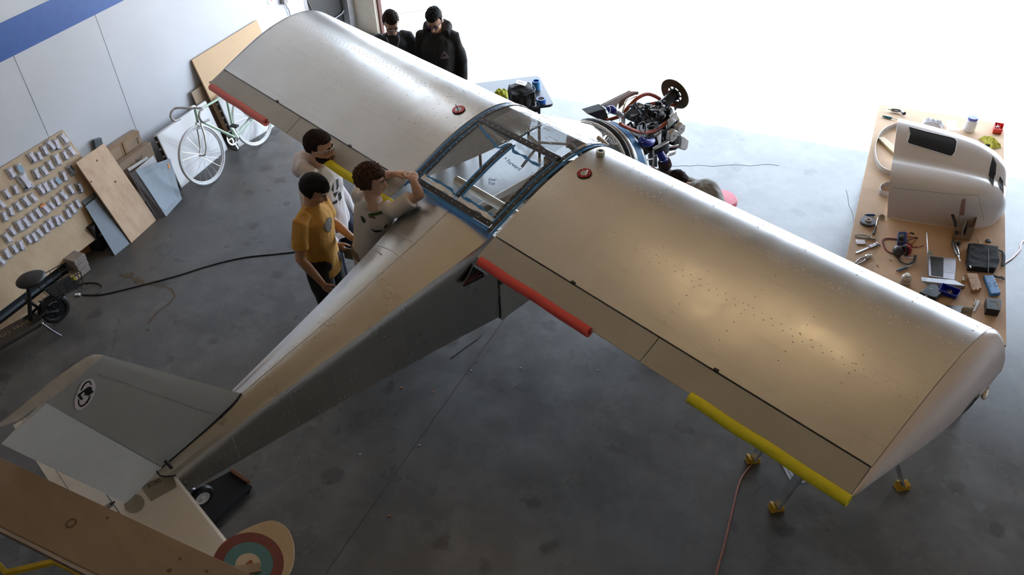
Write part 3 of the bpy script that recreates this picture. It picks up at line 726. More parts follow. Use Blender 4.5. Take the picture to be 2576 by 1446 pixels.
ptch = MB().prism([V(*p, SZ+.0235) for p in ((-.02, -2.43), (.055, -2.37), (.17, -2.40), (.16, -2.56), (-.02, -2.56))], UZ*.0006).build('dark_patch', M('dark brown-grey patch', (.3, .28, .23), .45, .1), stab, smooth=0)  # darker brown-grey rectangle laid on the skin behind the stencil
MB().prism([V(.10+.075*math.cos(a), -2.64+.055*math.sin(a), SZ+.0215) for a in [2*PI*i/24 for i in range(24)]], UZ*.0006).build('dark_patch', M('dark brown-grey patch', (.3, .28, .23), .45, .1), stab, smooth=0)  # painted oval: shade and reflections on the skin put into its colour
text_obj('stencil', 'A-00', .042, M('grey stencil ink', (.07, .065, .055), .6), ptch, basis(V(.1, 1, 0).normalized(), V(-1, .1, 0).normalized(), UZ, V(.05, -2.49, SZ+.0245)))
MB().tube([PX(394, 1184, .03), PX(402, 1196, .06), PX(420, 1199, .09), PX(443, 1195, .115)], .005, 6).build('rubber_seal', blk, stab)
# tail pin and tail wheel
MB().cyl(PX(415, 1158, .06), PX(433, 1178, .10), .011, 12).build('gust_pin', blk, AC)
tl = MB().tube([V(0, -2.36, .72), V(0, -2.30, .62), V(0, -2.27, .58)], .014, 8).build('tail_leg', greymet, AC)
MB().torus(V(0.02, -2.267, .53), V(1, 0, 0), .062, .026, 32, 8).build('tail_wheel', blk, AC)
MB().lathe(V(.032, -2.267, .53), V(1, 0, 0), [(.05, 0), (.05, .008), (.042, .010), (.036, .004), (.014, .004), (.014, .014), (.001, .014)], 24).build('wheel_hub', whitep, AC)
# main gear (under the wing)
for s in (1, -1):
    MB().bar(V(s*.40, 1.6, .93), V(s*.74, 1.6, .2), .09, .02, V(0, 1, 0)).build('gear_leg', alu2, AC, bevel=.005)
    MB().torus(V(s*.8, 1.6, .19), V(1, 0, 0), .13, .06, 36, 10).build('main_wheel', blk, AC)
    MB().cyl(V(s*.75, 1.6, .19), V(s*.84, 1.6, .19), .09, 20).build('wheel_hub', whitep, AC)
# aerials on the top skin
fa = MB().lathe(V(0, 0, 0), UZ, [(.055, 0), (.055, .004), (.047, .014), (.001, .02)], 24)
c = PX(1103, 524, -.16); dirv = (PX(1112, 516, -.155)-PX(1094, 536, -.165)); dirv.z = 0; dirv.normalize(); sd = V(-dirv.y, dirv.x, 0)
sl_ = .30
for i, v in enumerate(fa.v):
    l = v.x*1.0; t = (l/.055+1)/2
    q = dirv*(l*1.0)+sd*(v.y*(.28+.55*t)); fa.v[i] = c+q+UZ*(v.z+.002+q.y*sl_)
aer = fa.build('gps_aerial', M('ivory plastic', (.68, .64, .56), .4), AC, smooth=40)
for q in (-.02, .01, .035): MB().cyl(c+dirv*q+sd*.008*(1 if q > 0 else -1)+UZ*.018, c+dirv*q+sd*.008*(1 if q > 0 else -1)+UZ*.024, .003, 8).build('screw', blk, aer)
a0, a1 = PX(973, 655, -.10), None
MB().tube([a0+UZ*.0, a0+V(-.02, .0, .02), a0+V(-.10, -.02, .05)], [.012, .008, .003], 10).build('whip_aerial', M('ivory plastic', (.68, .64, .56), .4), AC)
# starboard tip light and tip logo
c = P(2478, 986, 1.67)
MB().ell(V(0, 0, 0), (.016, .055, .02)).build('tip', chrome, None) if False else None
tlm = MB().ell(c, (.02, .06, .024), Matrix.Rotation(.25, 3, 'Z'), 16, 10).build('tip_light', M('chrome light housing', (.75, .7, .6), .12, 1), AC, smooth=80)
bv = bvh_of([o for o in AC.children if o.name.startswith('wing_tip')][0])
bvr = bvh_of([o for o in AC.children if o.name.startswith('wing_tip')][0])
def tipdecal(pts, nm, mat, off):
    cu = [sum(p[0] for p in oval)/len(oval), sum(p[1] for p in oval)/len(oval)]
    o0 = V(3.6, .62, 1.70)
    decal(bvr, nm, [((u-cu[0])*.00062, (v-cu[1])*.00062) for u, v in pts], lambda a, b: V(3.7, .70-b*1.0+a*.35, 1.705+a*.9-b*.1), V(-1, 0, 0), mat, AC, off)
tipdecal(oval, 'logo_sticker', M('clear white sticker', (.62, .66, .6), .5), .0015)
for pl in (Rsh, ar1, ar2): tipdecal(pl, 'logo_mark', stb, .003)
# ---- engine
engd = M('dark engine casting', (.035, .036, .04), .4, .5); engg = M('engine grey', (.07, .08, .10), .4, .3); engs = M('brushed silver cover', (.62, .62, .61), .35, .7)
hosered = M('orange fire sleeve', (.50, .085, .03), .55, var=.2, vs=60); hoseblue = M('blue silicone hose', (.02, .035, .42), .3)
e = PX
EN = MB().box(V(0, 2.2, 1.36), (.26, .46, .20)).build('engine', engd, AC, bevel=.03)
def ep(nm, mb, mat, **k): return mb.build(nm, mat, EN, **k)
for y in (2.19, 2.36):
    for s in (1, -1):
        cyl_ = ep('cylinder', MB().lathe(V(s*.12, y, 1.31), V(s, 0, 0), sum([[(.062, .012*i), (.07, .012*i+.003), (.07, .012*i+.008), (.062, .012*i+.011)] for i in range(9)], []), 18), engd)
for (u, v) in ((1685, 338), (1704, 321)):
    c = e(u, v, .25)
    vc = ep('valve_cover', MB().prism([c+V(0, math.cos(a)*.062*k, math.sin(a)*.062*k) for a, k in zip([PI*2*i/6+.4 for i in range(6)], (1, .95, 1.05, 1, .95, 1.05))], V(.045, 0, 0)), engs, bevel=.008)
    MB().cyl(c+V(.045, 0, .005), c+V(.048, 0, .005), .007, 10).build('bolt', blk, EN)
ep('intake_plenum', MB().box(e(1606, 284, .0), (.17, .20, .06), Matrix.Rotation(.25, 3, 'X')), engg, bevel=.025, seg=4)
ep('intake_plenum', MB().box(e(1622, 288, .05), (.10, .12, .07), Matrix.Rotation(.3, 3, 'X')), engg, bevel=.02)
for i, (u, v) in enumerate(((1609, 279), (1618, 283))): ep('emblem', MB().box(e(u, v, .02)+V(.02, -.02, .055), (.028, .028, .004), Matrix.Rotation(.2, 3, 'X')), engs)
ep('throttle_duct', MB().tube([e(1634, 286, .1), e(1650, 284, .12), e(1664, 288, .12)], [.035, .036, .038], 14), blk)
for u in (1650, 1655): ep('hose_clamp', MB().torus(e(u, 285, .12), (e(1664, 288, .12)-e(1650, 284, .12)), .036, .004, 20, 6), chrome)
ep('throttle_body', MB().cyl(e(1658, 287, .12), e(1668, 291, .13), .03, 16), engs)
H_ = [[(1526, 303), (1560, 292), (1594, 278), (1629, 264.5), (1654, 259), (1674, 260), (1697, 265)], [(1570, 282), (1585, 265), (1605, 246), (1628, 236.5), (1650, 243), (1668, 256)], [(1560, 312), (1585, 324), (1612, 333), (1640, 331), (1660, 321), (1676, 308)]]
for k, pts in enumerate(H_):
    xs = [-.18+.22*i/len(pts) for i in range(len(pts))] if k == 0 else [-.12]*len(pts) if k == 1 else [.18]*len(pts)
    ep('fire_sleeve_hose', MB().tube(smooth_path([e(u, v, x) for (u, v), x in zip(pts, xs)], 6), .016 if k < 2 else .015, 12), hosered)
ep('steel_hose', MB().tube(smooth_path([e(1566, 283, -.05), e(1572, 262, -.08), e(1580, 250, -.1), e(1600, 241, -.12)], 6), .009, 10), chrome)
ep('coolant_pipe', MB().tube(smooth_path([e(1546, 280, -.1), e(1560, 287, -.08), e(1565, 300, -.06), e(1565, 326, -.04)], 6), .026, 16), M('bead-rolled pipe', (.7, .71, .72), .3, .9))
ep('blue_elbow', MB().tube(smooth_path([e(1530, 277, -.14), e(1538, 274, -.13), e(1547, 280, -.12)], 5), .030, 16), hoseblue)
for u, v in ((1530, 277), (1541, 276)): ep('hose_clamp', MB().torus(e(u, v, -.135), e(1546, 280, -.12)-e(1530, 276, -.14), .031, .004, 22, 6), chrome)
ep('radiator_duct', MB().prism([e(u, v, -.2) for u, v in ((1478, 287), (1523, 273), (1532, 299), (1524, 309))], V(-.10, .03, 0)), blkm, bevel=.006)
ep('blue_hose', MB().tube(smooth_path([e(1611, 350, .24), e(1622, 358, .26), e(1634, 359, .27), e(1643, 352, .26)], 5), [.022+.012*math.sin(PI*i/15) for i in range(16)], 16), hoseblue)
ep('blue_hose', MB().tube([e(1660, 381, .22), e(1663, 390, .23), e(1671, 404, .24)], [.026, .034, .034], 16), hoseblue)
ep('hose_clamp', MB().torus(e(1668, 398, .235), e(1671, 404, .24)-e(1663, 390, .23), .035, .004, 22, 6), chrome)
fdir = (e(1673, 414, .24)-e(1670, 404, .24)).normalized(); f0 = e(1670, 405, .24)
flt = MB(); n = 48
flt.loft([[f0+fdir*h+(frame(fdir)[0]*math.cos(2*PI*i/n)+frame(fdir)[1]*math.sin(2*PI*i/n))*r*(1 if i % 2 else .93) for i in range(n)] for r, h in ((.04, 0), (.056, .008), (.058, .07), (.04, .075))])
ep('air_filter', flt, M('dark red filter pleats', (.05, .02, .022), .7))
ep('exhaust_can', MB().cyl(e(1676, 386, .2), e(1691, 381, .2), .033, 20), engs)
ep('can_cap', MB().cyl(e(1691, 381, .2), e(1692.5, 380.5, .2), .033, 20), M('cream cap', (.85, .78, .6), .5))
ep('mount_bracket', MB().bar(e(1645, 374, .28), e(1681, 355, .28), .03, .014), engs, bevel=.003)
ep('heat_shield', MB().bar(e(1679, 313, .22), e(1703, 291, .22), .012, .085), engs, bevel=.004)
ep('heat_shield', MB().loft([[e(1645, 339, .24), e(1662, 329, .24), e(1662, 330, .25), e(1645, 340, .25)], [e(1652, 344, .27), e(1664, 334, .27), e(1664, 335, .28), e(1652, 345, .28)], [e(1657, 362, .27), e(1663, 358, .27), e(1663, 359, .28), e(1657, 363, .28)]]), engs, smooth=40)
ep('expansion_tank', MB().prism([e(u, v, .14) for u, v in ((1693, 336), (1702, 333), (1714, 343), (1710, 366), (1703, 370), (1690, 366))], V(.09, .0, 0)), M('milky tank plastic', (.75, .75, .76), .35), bevel=.012)
ep('ignition_box', MB().prism([e(u, v, .25) for u, v in ((1692, 339), (1703, 337), (1702, 360), (1689, 363))], V(.03, 0, 0)), blk, bevel=.004)
ep('oil_pipe', MB().cyl(e(1682, 368, .26), e(1704, 364, .26), .014, 14), chrome)
ep('battery', MB().prism([e(u, v, .22) for u, v in ((1629, 388), (1642, 384), (1643, 415), (1632, 415))], V(.05, 0, 0)), blk, bevel=.005)
ep('engine_mount', MB().tube([e(1643, 378, .28), e(1644, 400, .28), e(1643, 420, .28)], .007, 8), steel)
ep('engine_mount', MB().tube([e(1629, 402, .28), e(1644, 399, .28)], .006, 8), steel)
ep('baffle_plate', MB().prism([e(u, v, -.20) for u, v in ((1513, 264), (1584, 230), (1600, 230), (1562, 250), (1552, 262), (1546, 278), (1525, 272))], V(.004, .006, 0)), M('white baffle', (.75, .74, .72), .5), smooth=0)
ep('baffle_plate', MB().prism([e(u, v, -.24) for u, v in ((1556, 252), (1590, 233), (1604, 230), (1604, 237), (1588, 246), (1568, 262), (1556, 274))], V(.004, .006, 0)), M('brown baffle', (.13, .09, .06), .6), smooth=0)
ep('baffle_edge', MB().tube([e(1513, 264, -.255), e(1584, 229, -.255)], .007, 6), M('brown baffle', (.13, .09, .06), .6))
ep('gearbox', MB().tube([V(0, 2.40, 1.47), V(0, 2.48, 1.49)], [.10, .075], 24), engd)
pax = V(0, .97, .24).normalized(); pc = V(0, 2.567, 1.613)
ep('prop_shaft', MB().cyl(pc-pax*.16, pc, .045, 20), engd)
for k in range(8):
    x, y, z = frame(pax); q = (x*math.cos(k*PI/4)+y*math.sin(k*PI/4))
    ep('flange_bolt', MB().cyl(pc-pax*.02+q*.042, pc-pax*.045+q*.042, .007, 8), blk)
    ep('flange_spoke', MB().bar(pc+q*.048+pax*.003, pc+q*.08+pax*.003, .016, .006, pax), M('olive flange plate', (.10, .075, .03), .45))
ep('flange_plate', MB().ring(pc, pax, .148, .074, .008, 48), M('olive flange plate', (.10, .075, .03), .45))
ep('flange_hub', MB().cyl(pc-pax*.012, pc+pax*.006, .056, 28), engd)
ep('thermostat', MB().ell(e(1700, 300, .1), (.035, .035, .035)), M('brass grey', (.35, .3, .2), .4, .7))
rr = random.Random(21)
for k in range(120):
    c = e(rr.uniform(1576, 1700), rr.uniform(258, 372), rr.uniform(.0, .2)); m_ = rr.choice((engd, engd, blk, blk, greymet, engd))
    if c.y < 1.95: continue
    if k % 2: ep('fitting', MB().tube([c, c+V(rr.uniform(-.05, .05), rr.uniform(-.05, .05), rr.uniform(-.03, .04)), c+V(rr.uniform(-.08, .08), rr.uniform(-.08, .08), rr.uniform(-.05, .03))], rr.uniform(.006, .013), 8), m_)
    else: ep('fitting', MB().box(c, (rr.uniform(.02, .06), rr.uniform(.02, .06), rr.uniform(.02, .05)), Matrix.Rotation(rr.uniform(0, 3), 3, 'Z')), m_, bevel=.005)
for pts in ([(1608, 318), (1611, 330), (1622, 336), (1627, 348), (1622, 356), (1612, 358)], [(1606, 314), (1618, 306), (1624, 318), (1622, 334)]):
    ep('ignition_lead', MB().tube(smooth_path([e(u, v, .27) for u, v in pts], 5), .005, 8), M('grey lead', (.08, .085, .09), .5))
# ================================================================ FOAM NOODLES on the trailing edges
foamr = M('red foam', (.80, .10, .08), .75, var=.06, vs=120, bump=.25, bs_=260); foamp = M('faded red foam', (.85, .22, .19), .75, var=.06, vs=120, bump=.25, bs_=260)
foamy = M('yellow foam', (.85, .76, .03), .75, var=.06, vs=120, bump=.25, bs_=260)
def noodle(u0, v0, u1, v1, mat, label):
    xa, xb = PY(u0, v0, -.19).x, PY(u1, v1, -.19).x
    if xa > xb: xa, xb = xb, xa
    n = 20; rings = []; c = V(0, -.188, 1.610); tilt = math.atan2(.0835, .172)
    angs = [tilt+.16+(2*PI-.32)*i/n for i in range(n+1)]
    sec = [V(0, math.cos(a)*.033, math.sin(a)*.033) for a in angs] + [V(0, math.cos(a)*.012, math.sin(a)*.012) for a in angs[::-1]]
    for i in range(13):
        x = xa+(xb-xa)*i/12; w = V(0, .002*math.sin(i*1.3), .002*math.cos(i*.9)); rings.append([V(x, 0, 0)+c+p+w for p in sec])
    o = MB().loft(rings).build('foam_noodle', mat, smooth=50); return tag(o, label, 'foam noodle', 'foam noodles on the wing trailing edges')
noodle(1207, 655, 1482, 840, foamr, 'bright red foam noodle slipped on the flap beside the tail fuselage')
noodle(1735, 997, 2135, 1262, foamy, 'long yellow foam noodle on the aileron at the near wing tip')
noodle(533, 222, 668, 306, foamp, 'faded red foam noodle on the far wing aileron above the bicycle')
noodle(812, 415, 1000, 545, foamy, 'yellow foam noodle on the far flap behind the men')
# ================================================================ things lying on the wing
def PWG(u, v):
    lo, hi = .0, 1.15
    f = lambda y: PY(u, v, y).z-ztop(y)
    for _ in range(50):
        m = (lo+hi)/2
        if f(m) > 0: lo = m
        else: hi = m
    return PY(u, v, (lo+hi)/2)
def tape_roll(c, n, ro, ri, h, m_out, m_in, label, group=None):
    t = thing('tape_roll', c, label, 'tape roll', group)
    MB().ring(c, n, ro, ri+.006, h, 36).build('tape_winding', m_out, t, smooth=40); MB().ring(c, n, ri+.006, ri, h*1.01, 36).build('cardboard_core', m_in, t, smooth=40); return t
kraft = M('kraft core', (.45, .33, .22), .8)
c = PWG(1510, 389); tape_roll(c+ntop(c.y)*.001, ntop(c.y), .032, .016, .030, M('cream masking tape', (.68, .64, .50), .6), M('grey core', (.25, .25, .27), .6), 'small cream masking tape roll standing on the near wing by the cabin')
pm_ = M('yellow pencil paint', (.62, .42, .05), .4)
def pencil(a, b, label):
    a, b = Vector(a), Vector(b); d = (b-a).normalized(); t = thing('pencil', a, label, 'pencil')
    MB().cyl(a+d*.014, b-d*.012, .0042, 6).build('shaft', pm_, t, smooth=20); MB().tube([a, a+d*.014], [.0005, .0042], 6).build('tip', M('bare wood tip', (.6, .42, .25), .7), t); MB().cyl(b-d*.012, b, .0042, 10).build('eraser', M('pink eraser', (.7, .4, .35), .7), t)
pencil(PWG(1451, 381)+UZ*.016, PWG(1475, 367)+UZ*.018, 'yellow pencil lying along the black cabin roof rail')
# ================================================================ tail stand, plywood display plane, ladder, cables
ts = thing('creeper_board', P(545, 1290), 'low black creeper board with a reddish wooden end on the floor under the tail', 'creeper')
tz = .055
cor = [P(u, v, tz) for u, v in ((500, 1226), (580, 1184), (634, 1222), (500, 1352))]
MB().prism(cor, UZ*-.022).build('deck_board', M('black stand top', (.008, .008, .008), .9), ts, bevel=.004)
MB().bar(P(582, 1184, tz)+UZ*.004, P(626, 1214, tz)+UZ*.004, .03, .035, UZ).build('end_board', M('reddish stained board', (.16, .055, .022), .7), ts, bevel=.003)
cc = sum(cor, V(0, 0, 0))/4
for q in cor:
    r = q.lerp(cc, .18); MB().cyl(V(r.x-.012, r.y, .017), V(r.x+.012, r.y, .017), .017, 14).build('caster', blk, ts)
# plywood display plane in the near corner
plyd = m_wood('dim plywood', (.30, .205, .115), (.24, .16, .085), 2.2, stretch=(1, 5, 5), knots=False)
wpz = 1.62
dp = thing('plywood_display_plane', P(150, 1440, 0), 'flat plywood display plane with a painted roundel on its oval tail board, near corner', 'display plane')
a, b, c_, d_ = [P(u, v, wpz) for u, v in ((-140, 1085), (640, 1448), (254, 1446), (-140, 1254))]
ext = (b-a).normalized()
b2, c2 = b+ext*.9, c_+ext*1.2; a2, d2 = a-ext*.5, d_-ext*.5
wg = MB().prism([a2, b2, c2, d2], UZ*-.03).build('plank', plyd, dp, bevel=.003)
edge = M('pale ply edge', (.42, .36, .32), .7, var=.1)
nd = (c2-b2).normalized()
MB().bar(d2+nd*.012-UZ*.022, c2+nd*.012-UZ*.022, .022, .03, UZ).build('edge_strip', edge, dp, smooth=0)
MB().bar(d2+nd*.026-UZ*.030, c2+nd*.026-UZ*.030, .006, .024, UZ).build('edge_strip', M('darker ply layer', (.2, .15, .12), .8), dp, smooth=0)
kn = M('dark knot', (.11, .065, .03), .7)
for u, v, r in ((179, 1316, .028), (270, 1302, .006), (453, 1405, .008), (426, 1435, .012), (520, 1437, .008)):
    c = P(u, v, wpz)+UZ*.0008
    if r > .02: MB().ring(c, UZ, r, r*.6, .0006, 24).build('knot', kn, wg, smooth=0)
    else: MB().cyl(c, c+UZ*.0006, r, 12).build('knot', kn, wg, smooth=0)
oz = 1.50
plyl = m_wood('sanded plywood', (.52, .40, .24), (.45, .33, .19), 2.5, stretch=(1, 6, 6), knots=False)
of = lambda u, v, z=oz: P(u, v, z)
out = [(535, 1401), (560, 1370), (600, 1340), (640, 1320), (676, 1309), (700, 1312), (722, 1328), (735, 1352), (740, 1385), (736, 1420), (722, 1450), (690, 1490), (640, 1520), (580, 1520), (545, 1480), (530, 1440)]
tb = MB().prism([of(u, v) for u, v in [tuple(p) for p in crom([(*q,) for q in out+out[:1]], 4)[:-1]]], UZ*-.015).build('tail_board', plyl, dp, bevel=.002)
ctr = V(624, 1418)[0:2] if False else (624, 1420)
def el_ring(ru, rv, k): return [(ctr[0]+math.cos(t)*ru*k+math.sin(t)*rv*.25*k, ctr[1]+math.sin(t)*rv*k-math.cos(t)*ru*.25*k) for t in [2*PI*i/40 for i in range(40)]]
for i, (k, col) in enumerate(((1.0, (.17, .035, .02)), (.70, (.07, .19, .21)), (.355, (.55, .45, .32)))):
    MB().prism([of(u, v, oz+.0005+i*.0009) for u, v in el_ring(88, 78, k)], UZ*.0008).build('roundel_ring', M('roundel paint %d' % i, col, .5, var=.05), tb, smooth=0)
rr = random.Random(4); MB().prism([of(628+math.cos(t)*9*rr.uniform(.6, 1.3), 1418+math.sin(t)*8*rr.uniform(.6, 1.3), oz+.0035) for t in [2*PI*i/9 for i in range(9)]], UZ*.003).build('rust_scar', M('orange rust scar', (.28, .09, .03), .8), tb, smooth=0)
MB().bar(of(655, 1430, oz-.008), (b+c_)/2+UZ*-.04, .05, .03).build('tail_boom', plyd, dp, smooth=0)
yw = M('yellow painted steel', (.62, .42, .02), .45)
ys_ = thing('yellow_stand', P(40, 1600), 'yellow steel stand carrying the plywood plank, cut by the frame corner', 'stand')
yz = 1.12
MB().bar(P(15, 1441, yz), P(140, 1412, yz), .028, .028, UZ).build('arm', yw, ys_, bevel=.003)
q0 = P(15, 1441, yz); q1 = P(330, 1400, wpz); q1.z = yz
MB().bar(P(138, 1412, yz), q1, .028, .028, UZ).build('arm', yw, ys_, bevel=.003)
MB().bar(q1-UZ*.0, V(q1.x, q1.y, wpz-.034), .03, .03).build('upright', yw, ys_, bevel=.003); MB().bar(V(q1.x, q1.y, 0), q1, .035, .035).build('upright', yw, ys_, bevel=.003)
MB().bar(q0, q0+V(-.04, -.01, .06), .028, .028).build('elbow', yw, ys_, bevel=.003); MB().cyl(q0+V(-.04, -.01, .06), q0+V(-.10, -.02, .16), .022, 14).build('grip', blk, ys_)
MB().box(V(q1.x, q1.y, .02), (.5, .35, .04)).build('base', yw, ys_, bevel=.005)
# ladder under the near wing
ladm = M('ladder aluminium', (.55, .56, .58), .4, .8); yf = M('yellow ladder foot', (.6, .33, .02), .5)
L0, L1 = P(1952, 1280), P(1893, 1160)
LD = thing('step_ladder', L0, 'grey aluminium step ladder with yellow feet under the near wing', 'ladder')
ldir = (L1-L0).normalized(); back = V(-ldir.y, ldir.x, 0)
if back.dot(V(.3, 1, 0)) < 0: back = -back
top = 1.15
for p in (L0, L1):
    MB().bar(p+UZ*.03, p+back*.38+UZ*top, .07, .025, back).build('rail', ladm, LD, bevel=.003); MB().bar(p+back*.95+UZ*.03, p+back*.45+UZ*top, .05, .02, back).build('rear_rail', ladm, LD, bevel=.003)
    for q in (p, p+back*.95):
        MB().prism([q+back*x_+ldir*y_ for x_, y_ in ((-.05, -.03), (.05, -.03), (.05, .03), (-.05, .03))], UZ*.012).build('foot', yf, LD, bevel=.003); MB().prism([q+back*-.045-ldir*.03+UZ*.01, q+back*.045-ldir*.03+UZ*.01, q+back*.045-ldir*.03+UZ*.05, q-ldir*.03+UZ*.035, q+back*-.045-ldir*.03+UZ*.07], ldir*.06).build('foot', yf, LD, bevel=.003)
for k in range(4):
    z = .26+k*.26; f = back*(.38*z/top); a, b = L0+f+UZ*z, L1+f+UZ*z
    MB().prism([a-back*.02, b-back*.02, b+back*.11, a+back*.11], UZ*-.02).build('tread', ladm, LD, bevel=.002)
    for r_ in range(5): MB().bar(a+back*(-.01+r_*.024)+UZ*.002, b+back*(-.01+r_*.024)+UZ*.002, .008, .005, UZ).build('tread_rib', ladm, LD)
MB().prism([L0+back*.38+UZ*top-back*.05-ldir*.03, L1+back*.38+UZ*top-back*.05+ldir*.03, L1+back*.5+UZ*top+ldir*.03, L0+back*.5+UZ*top-ldir*.03], UZ*.03).build('top_cap', blk, LD, bevel=.004)
q = L0.lerp(L0+back*.38+UZ*top, .30)
lab = MB().bar(L0.lerp(L0+back*.38+UZ*top, .34)-ldir*.016, L0.lerp(L0+back*.38+UZ*top, .56)-ldir*.016, .06, .004, back).build('label_plate', blk, LD, smooth=0)
rd = (back*.38+UZ*top).normalized(); nrm = -ldir; sx = rd.cross(nrm)
text_obj('label_text', 'GORILLA', .045, whitep, lab, basis(rd, nrm.cross(rd), nrm, L0.lerp(L0+back*.38+UZ*top, .45)-ldir*.019))
def cable(nm, pts, r, mat, label, z=None, n=6, cat='cable'):
    o = MB().tube(smooth_path([P(u, v, r if z is None else z) for u, v in pts], n), r, 8).build(nm, mat); return tag(o, label, cat)
cable('extension_cord', [(1900, 1148), (1890, 1168), (1868, 1198), (1855, 1230), (1847, 1265), (1836, 1310), (1822, 1370), (1808, 1420), (1795, 1470)], .007, M('orange cord', (.34, .11, .06), .5), 'thin orange extension cord running from the ladder foot to the bottom edge', cat='cord')
cable('power_cord', [(2640, 560), (2576, 605), (2566, 628), (2548, 648), (2526, 664), (2500, 690), (2470, 700)], .008, M('pinkish white cord', (.7, .5, .5), .5), 'pale pink extension cord on the floor right of the work table', cat='cord')
cable('loose_wire', [(1222, 800), (1218, 825), (1205, 848), (1170, 874), (1133, 901)], .004, M('dark wire', (.06, .055, .05), .5), 'short dark wire lying on the floor beneath the fuselage', cat='wire')
cable('black_cable', [(182, 724), (205, 714), (238, 711), (257, 720), (252, 732), (238, 741), (206, 741), (240, 742), (275, 737), (360, 716), (450, 692), (530, 667), (610, 648), (690, 639), (735, 634), (800, 622), (860, 610), (925, 598), (980, 590)], .0062, M('black rubber cable', (.02, .02, .02), .5), 'long black cable snaking across the floor from the scooter to the men', cat='cable')
plug = thing('cable_tag', P(195, 741), 'small white tag at the end of the black floor cable beside the scooter', 'tag')
MB().box(P(195, 741, .012), (.045, .03, .016), rz3(.9)).build('tag_block', whitep, plug, bevel=.002)
# ================================================================ LEFT WALL: leaning boards, boxes, bicycle, scooter
ply = m_wood('birch plywood', (.62, .47, .30), (.52, .37, .22), 2.4, stretch=(5, 5, 1), knots=False)
plyk = m_wood('knotty plywood', (.66, .46, .29), (.52, .33, .19), 2.6, stretch=(5, 5, 1), knots=False)
mdf = M('orange hardboard', (.60, .40, .22), .6, var=.04, vs=3)
bluegrey = M('blue-grey sheet', (.19, .225, .26), .5, .2, var=.06, vs=6)
card = M('cardboard', (.42, .31, .22), .8, var=.06, vs=8)
dgrey = M('dark grey sheet', (.12, .14, .16), .45, .3, var=.08)
def board(name, corners, th, mat, label, cat='board', toward=None, bevel=.002):
    """corners TL,TR,BR,BL in world, thickness grows towards the wall"""
    n = (corners[1]-corners[0]).cross(corners[3]-corners[0]).normalized()
    if n.dot(H1) > 0: n = -n
    o = MB().prism(corners, n*th).build(name, mat, smooth=0, bevel=bevel); tag(o, label, cat); return o
WP = -4.585
# board with parts bags
bz = .16; bb0, bb1 = P(232, 607, bz), P(0, 789, bz); bdir = (bb1-bb0); bdir.z = 0; bdir.normalize()
tr, tl_ = PH(161, 327, WP), PH(0, 425, WP)
along = H2; tr = W(WP, .588, 1.104); tl_ = W(WP, -2.2, 1.104)
b_h1 = -4.19
BR, BL = W(b_h1, .40, bz), W(b_h1, -2.2, bz)
BR = W(b_h1, .588, bz)
bagboard = board('plywood_board', [tl_, tr, BR, BL], .014, ply, 'wide plywood board leaning on the wall, covered with small parts bags')
bn = (tr-tl_).cross(BL-tl_).normalized()
if bn.dot(H1) < 0: bn = -bn
bup = (tl_-BL).normalized(); bside = H2 - bn*H2.dot(bn); bside.normalize()
bagc = m_glass('clear bag', (.9, .9, .92), haze=.3, rough=.15); bagl = M('lavender paper slip', (.68, .66, .78), .6, var=.04); bagd = M('dark hardware', (.05, .05, .055), .4, .6)
bags = [(580, 180), (515, 230), (460, 240), (405, 285), (355, 335), (292, 350), (645, 290), (590, 330), (515, 370), (455, 420), (400, 470), (180, 450), (100, 490), (330, 500), (582, 520), (525, 560), (475, 590), (640, 640), (725, 625), (645, 465), (575, 695), (515, 745), (465, 785), (410, 815), (370, 640), (415, 620), (300, 715), (235, 750), (140, 640), (60, 680), (165, 795), (95, 840), (40, 885), (345, 855), (290, 895), (235, 940), (175, 970), (110, 1020), (65, 1080), (615, 860), (655, 815), (705, 770), (555, 905), (515, 925), (455, 955), (410, 995), (355, 1035), (310, 1075), (255, 1095), (190, 1150), (130, 1180), (60, 1225), (10, 1290), (225, 570), (5, 770)]
def bag_mesh(seed):
    rr = random.Random(seed); nx, ny = 5, 7; top, bot = [], []
    for j in range(ny):
        for i in range(nx):
            x = (-.5+i/(nx-1))*.062; y = (-.5+j/(ny-1))*.098; e = math.sin(PI*i/(nx-1))*math.sin(PI*j/(ny-1))
            top.append(V(x+rr.uniform(-.002, .002), y+rr.uniform(-.002, .002), .003+.012*e+rr.uniform(0, .004))); bot.append(V(x, y, .0005))
    n = nx*ny; fs = []
    for j in range(ny-1):
        for i in range(nx-1):
            a = j*nx+i; fs += [(a, a+1, a+nx+1, a+nx), (n+a+nx, n+a+nx+1, n+a+1, n+a)]
    bd = [i for i in range(nx)] + [j*nx+nx-1 for j in range(1, ny)] + [(ny-1)*nx+i for i in range(nx-2, -1, -1)] + [j*nx for j in range(ny-2, 0, -1)]
    for a, b in zip(bd, bd[1:]+bd[:1]): fs.append((b, a, n+a, n+b))
    return top+bot, fs
BM = []
for sd in range(4):
    m = MB().add(*bag_mesh(sd)).mesh('pouch'); m.materials.append(bagc); m.polygons.foreach_set('use_smooth', [True]*len(m.polygons)); BM.append(m)
def plain(mb, mat, nm):
    m = mb.mesh(nm); m.materials.append(mat); return m
LM = plain(MB().add([V(-.013, -.036, .0165), V(.013, -.036, .0145), V(.0135, .0, .019), V(-.0125, .001, .0195), V(-.013, .036, .014), V(.013, .036, .0145)], [(0, 1, 2, 3), (3, 2, 5, 4)]), bagl, 'slip')
hw = MB()
rr = random.Random(2)
for k in range(5): hw.box(V(rr.uniform(-.018, .018), -.036+rr.uniform(-.004, .008), .006), (.009, .007, .007), rz3(rr.uniform(0, 3)))
HWM = plain(hw, bagd, 'hardware'); 
hd = MB()
for k in range(16): hd.box(V(rr.uniform(-.02, .02), rr.uniform(-.038, .03), .010+rr.uniform(-.003, .008)), (.02, .008, .008), rz3(rr.uniform(0, 3)))
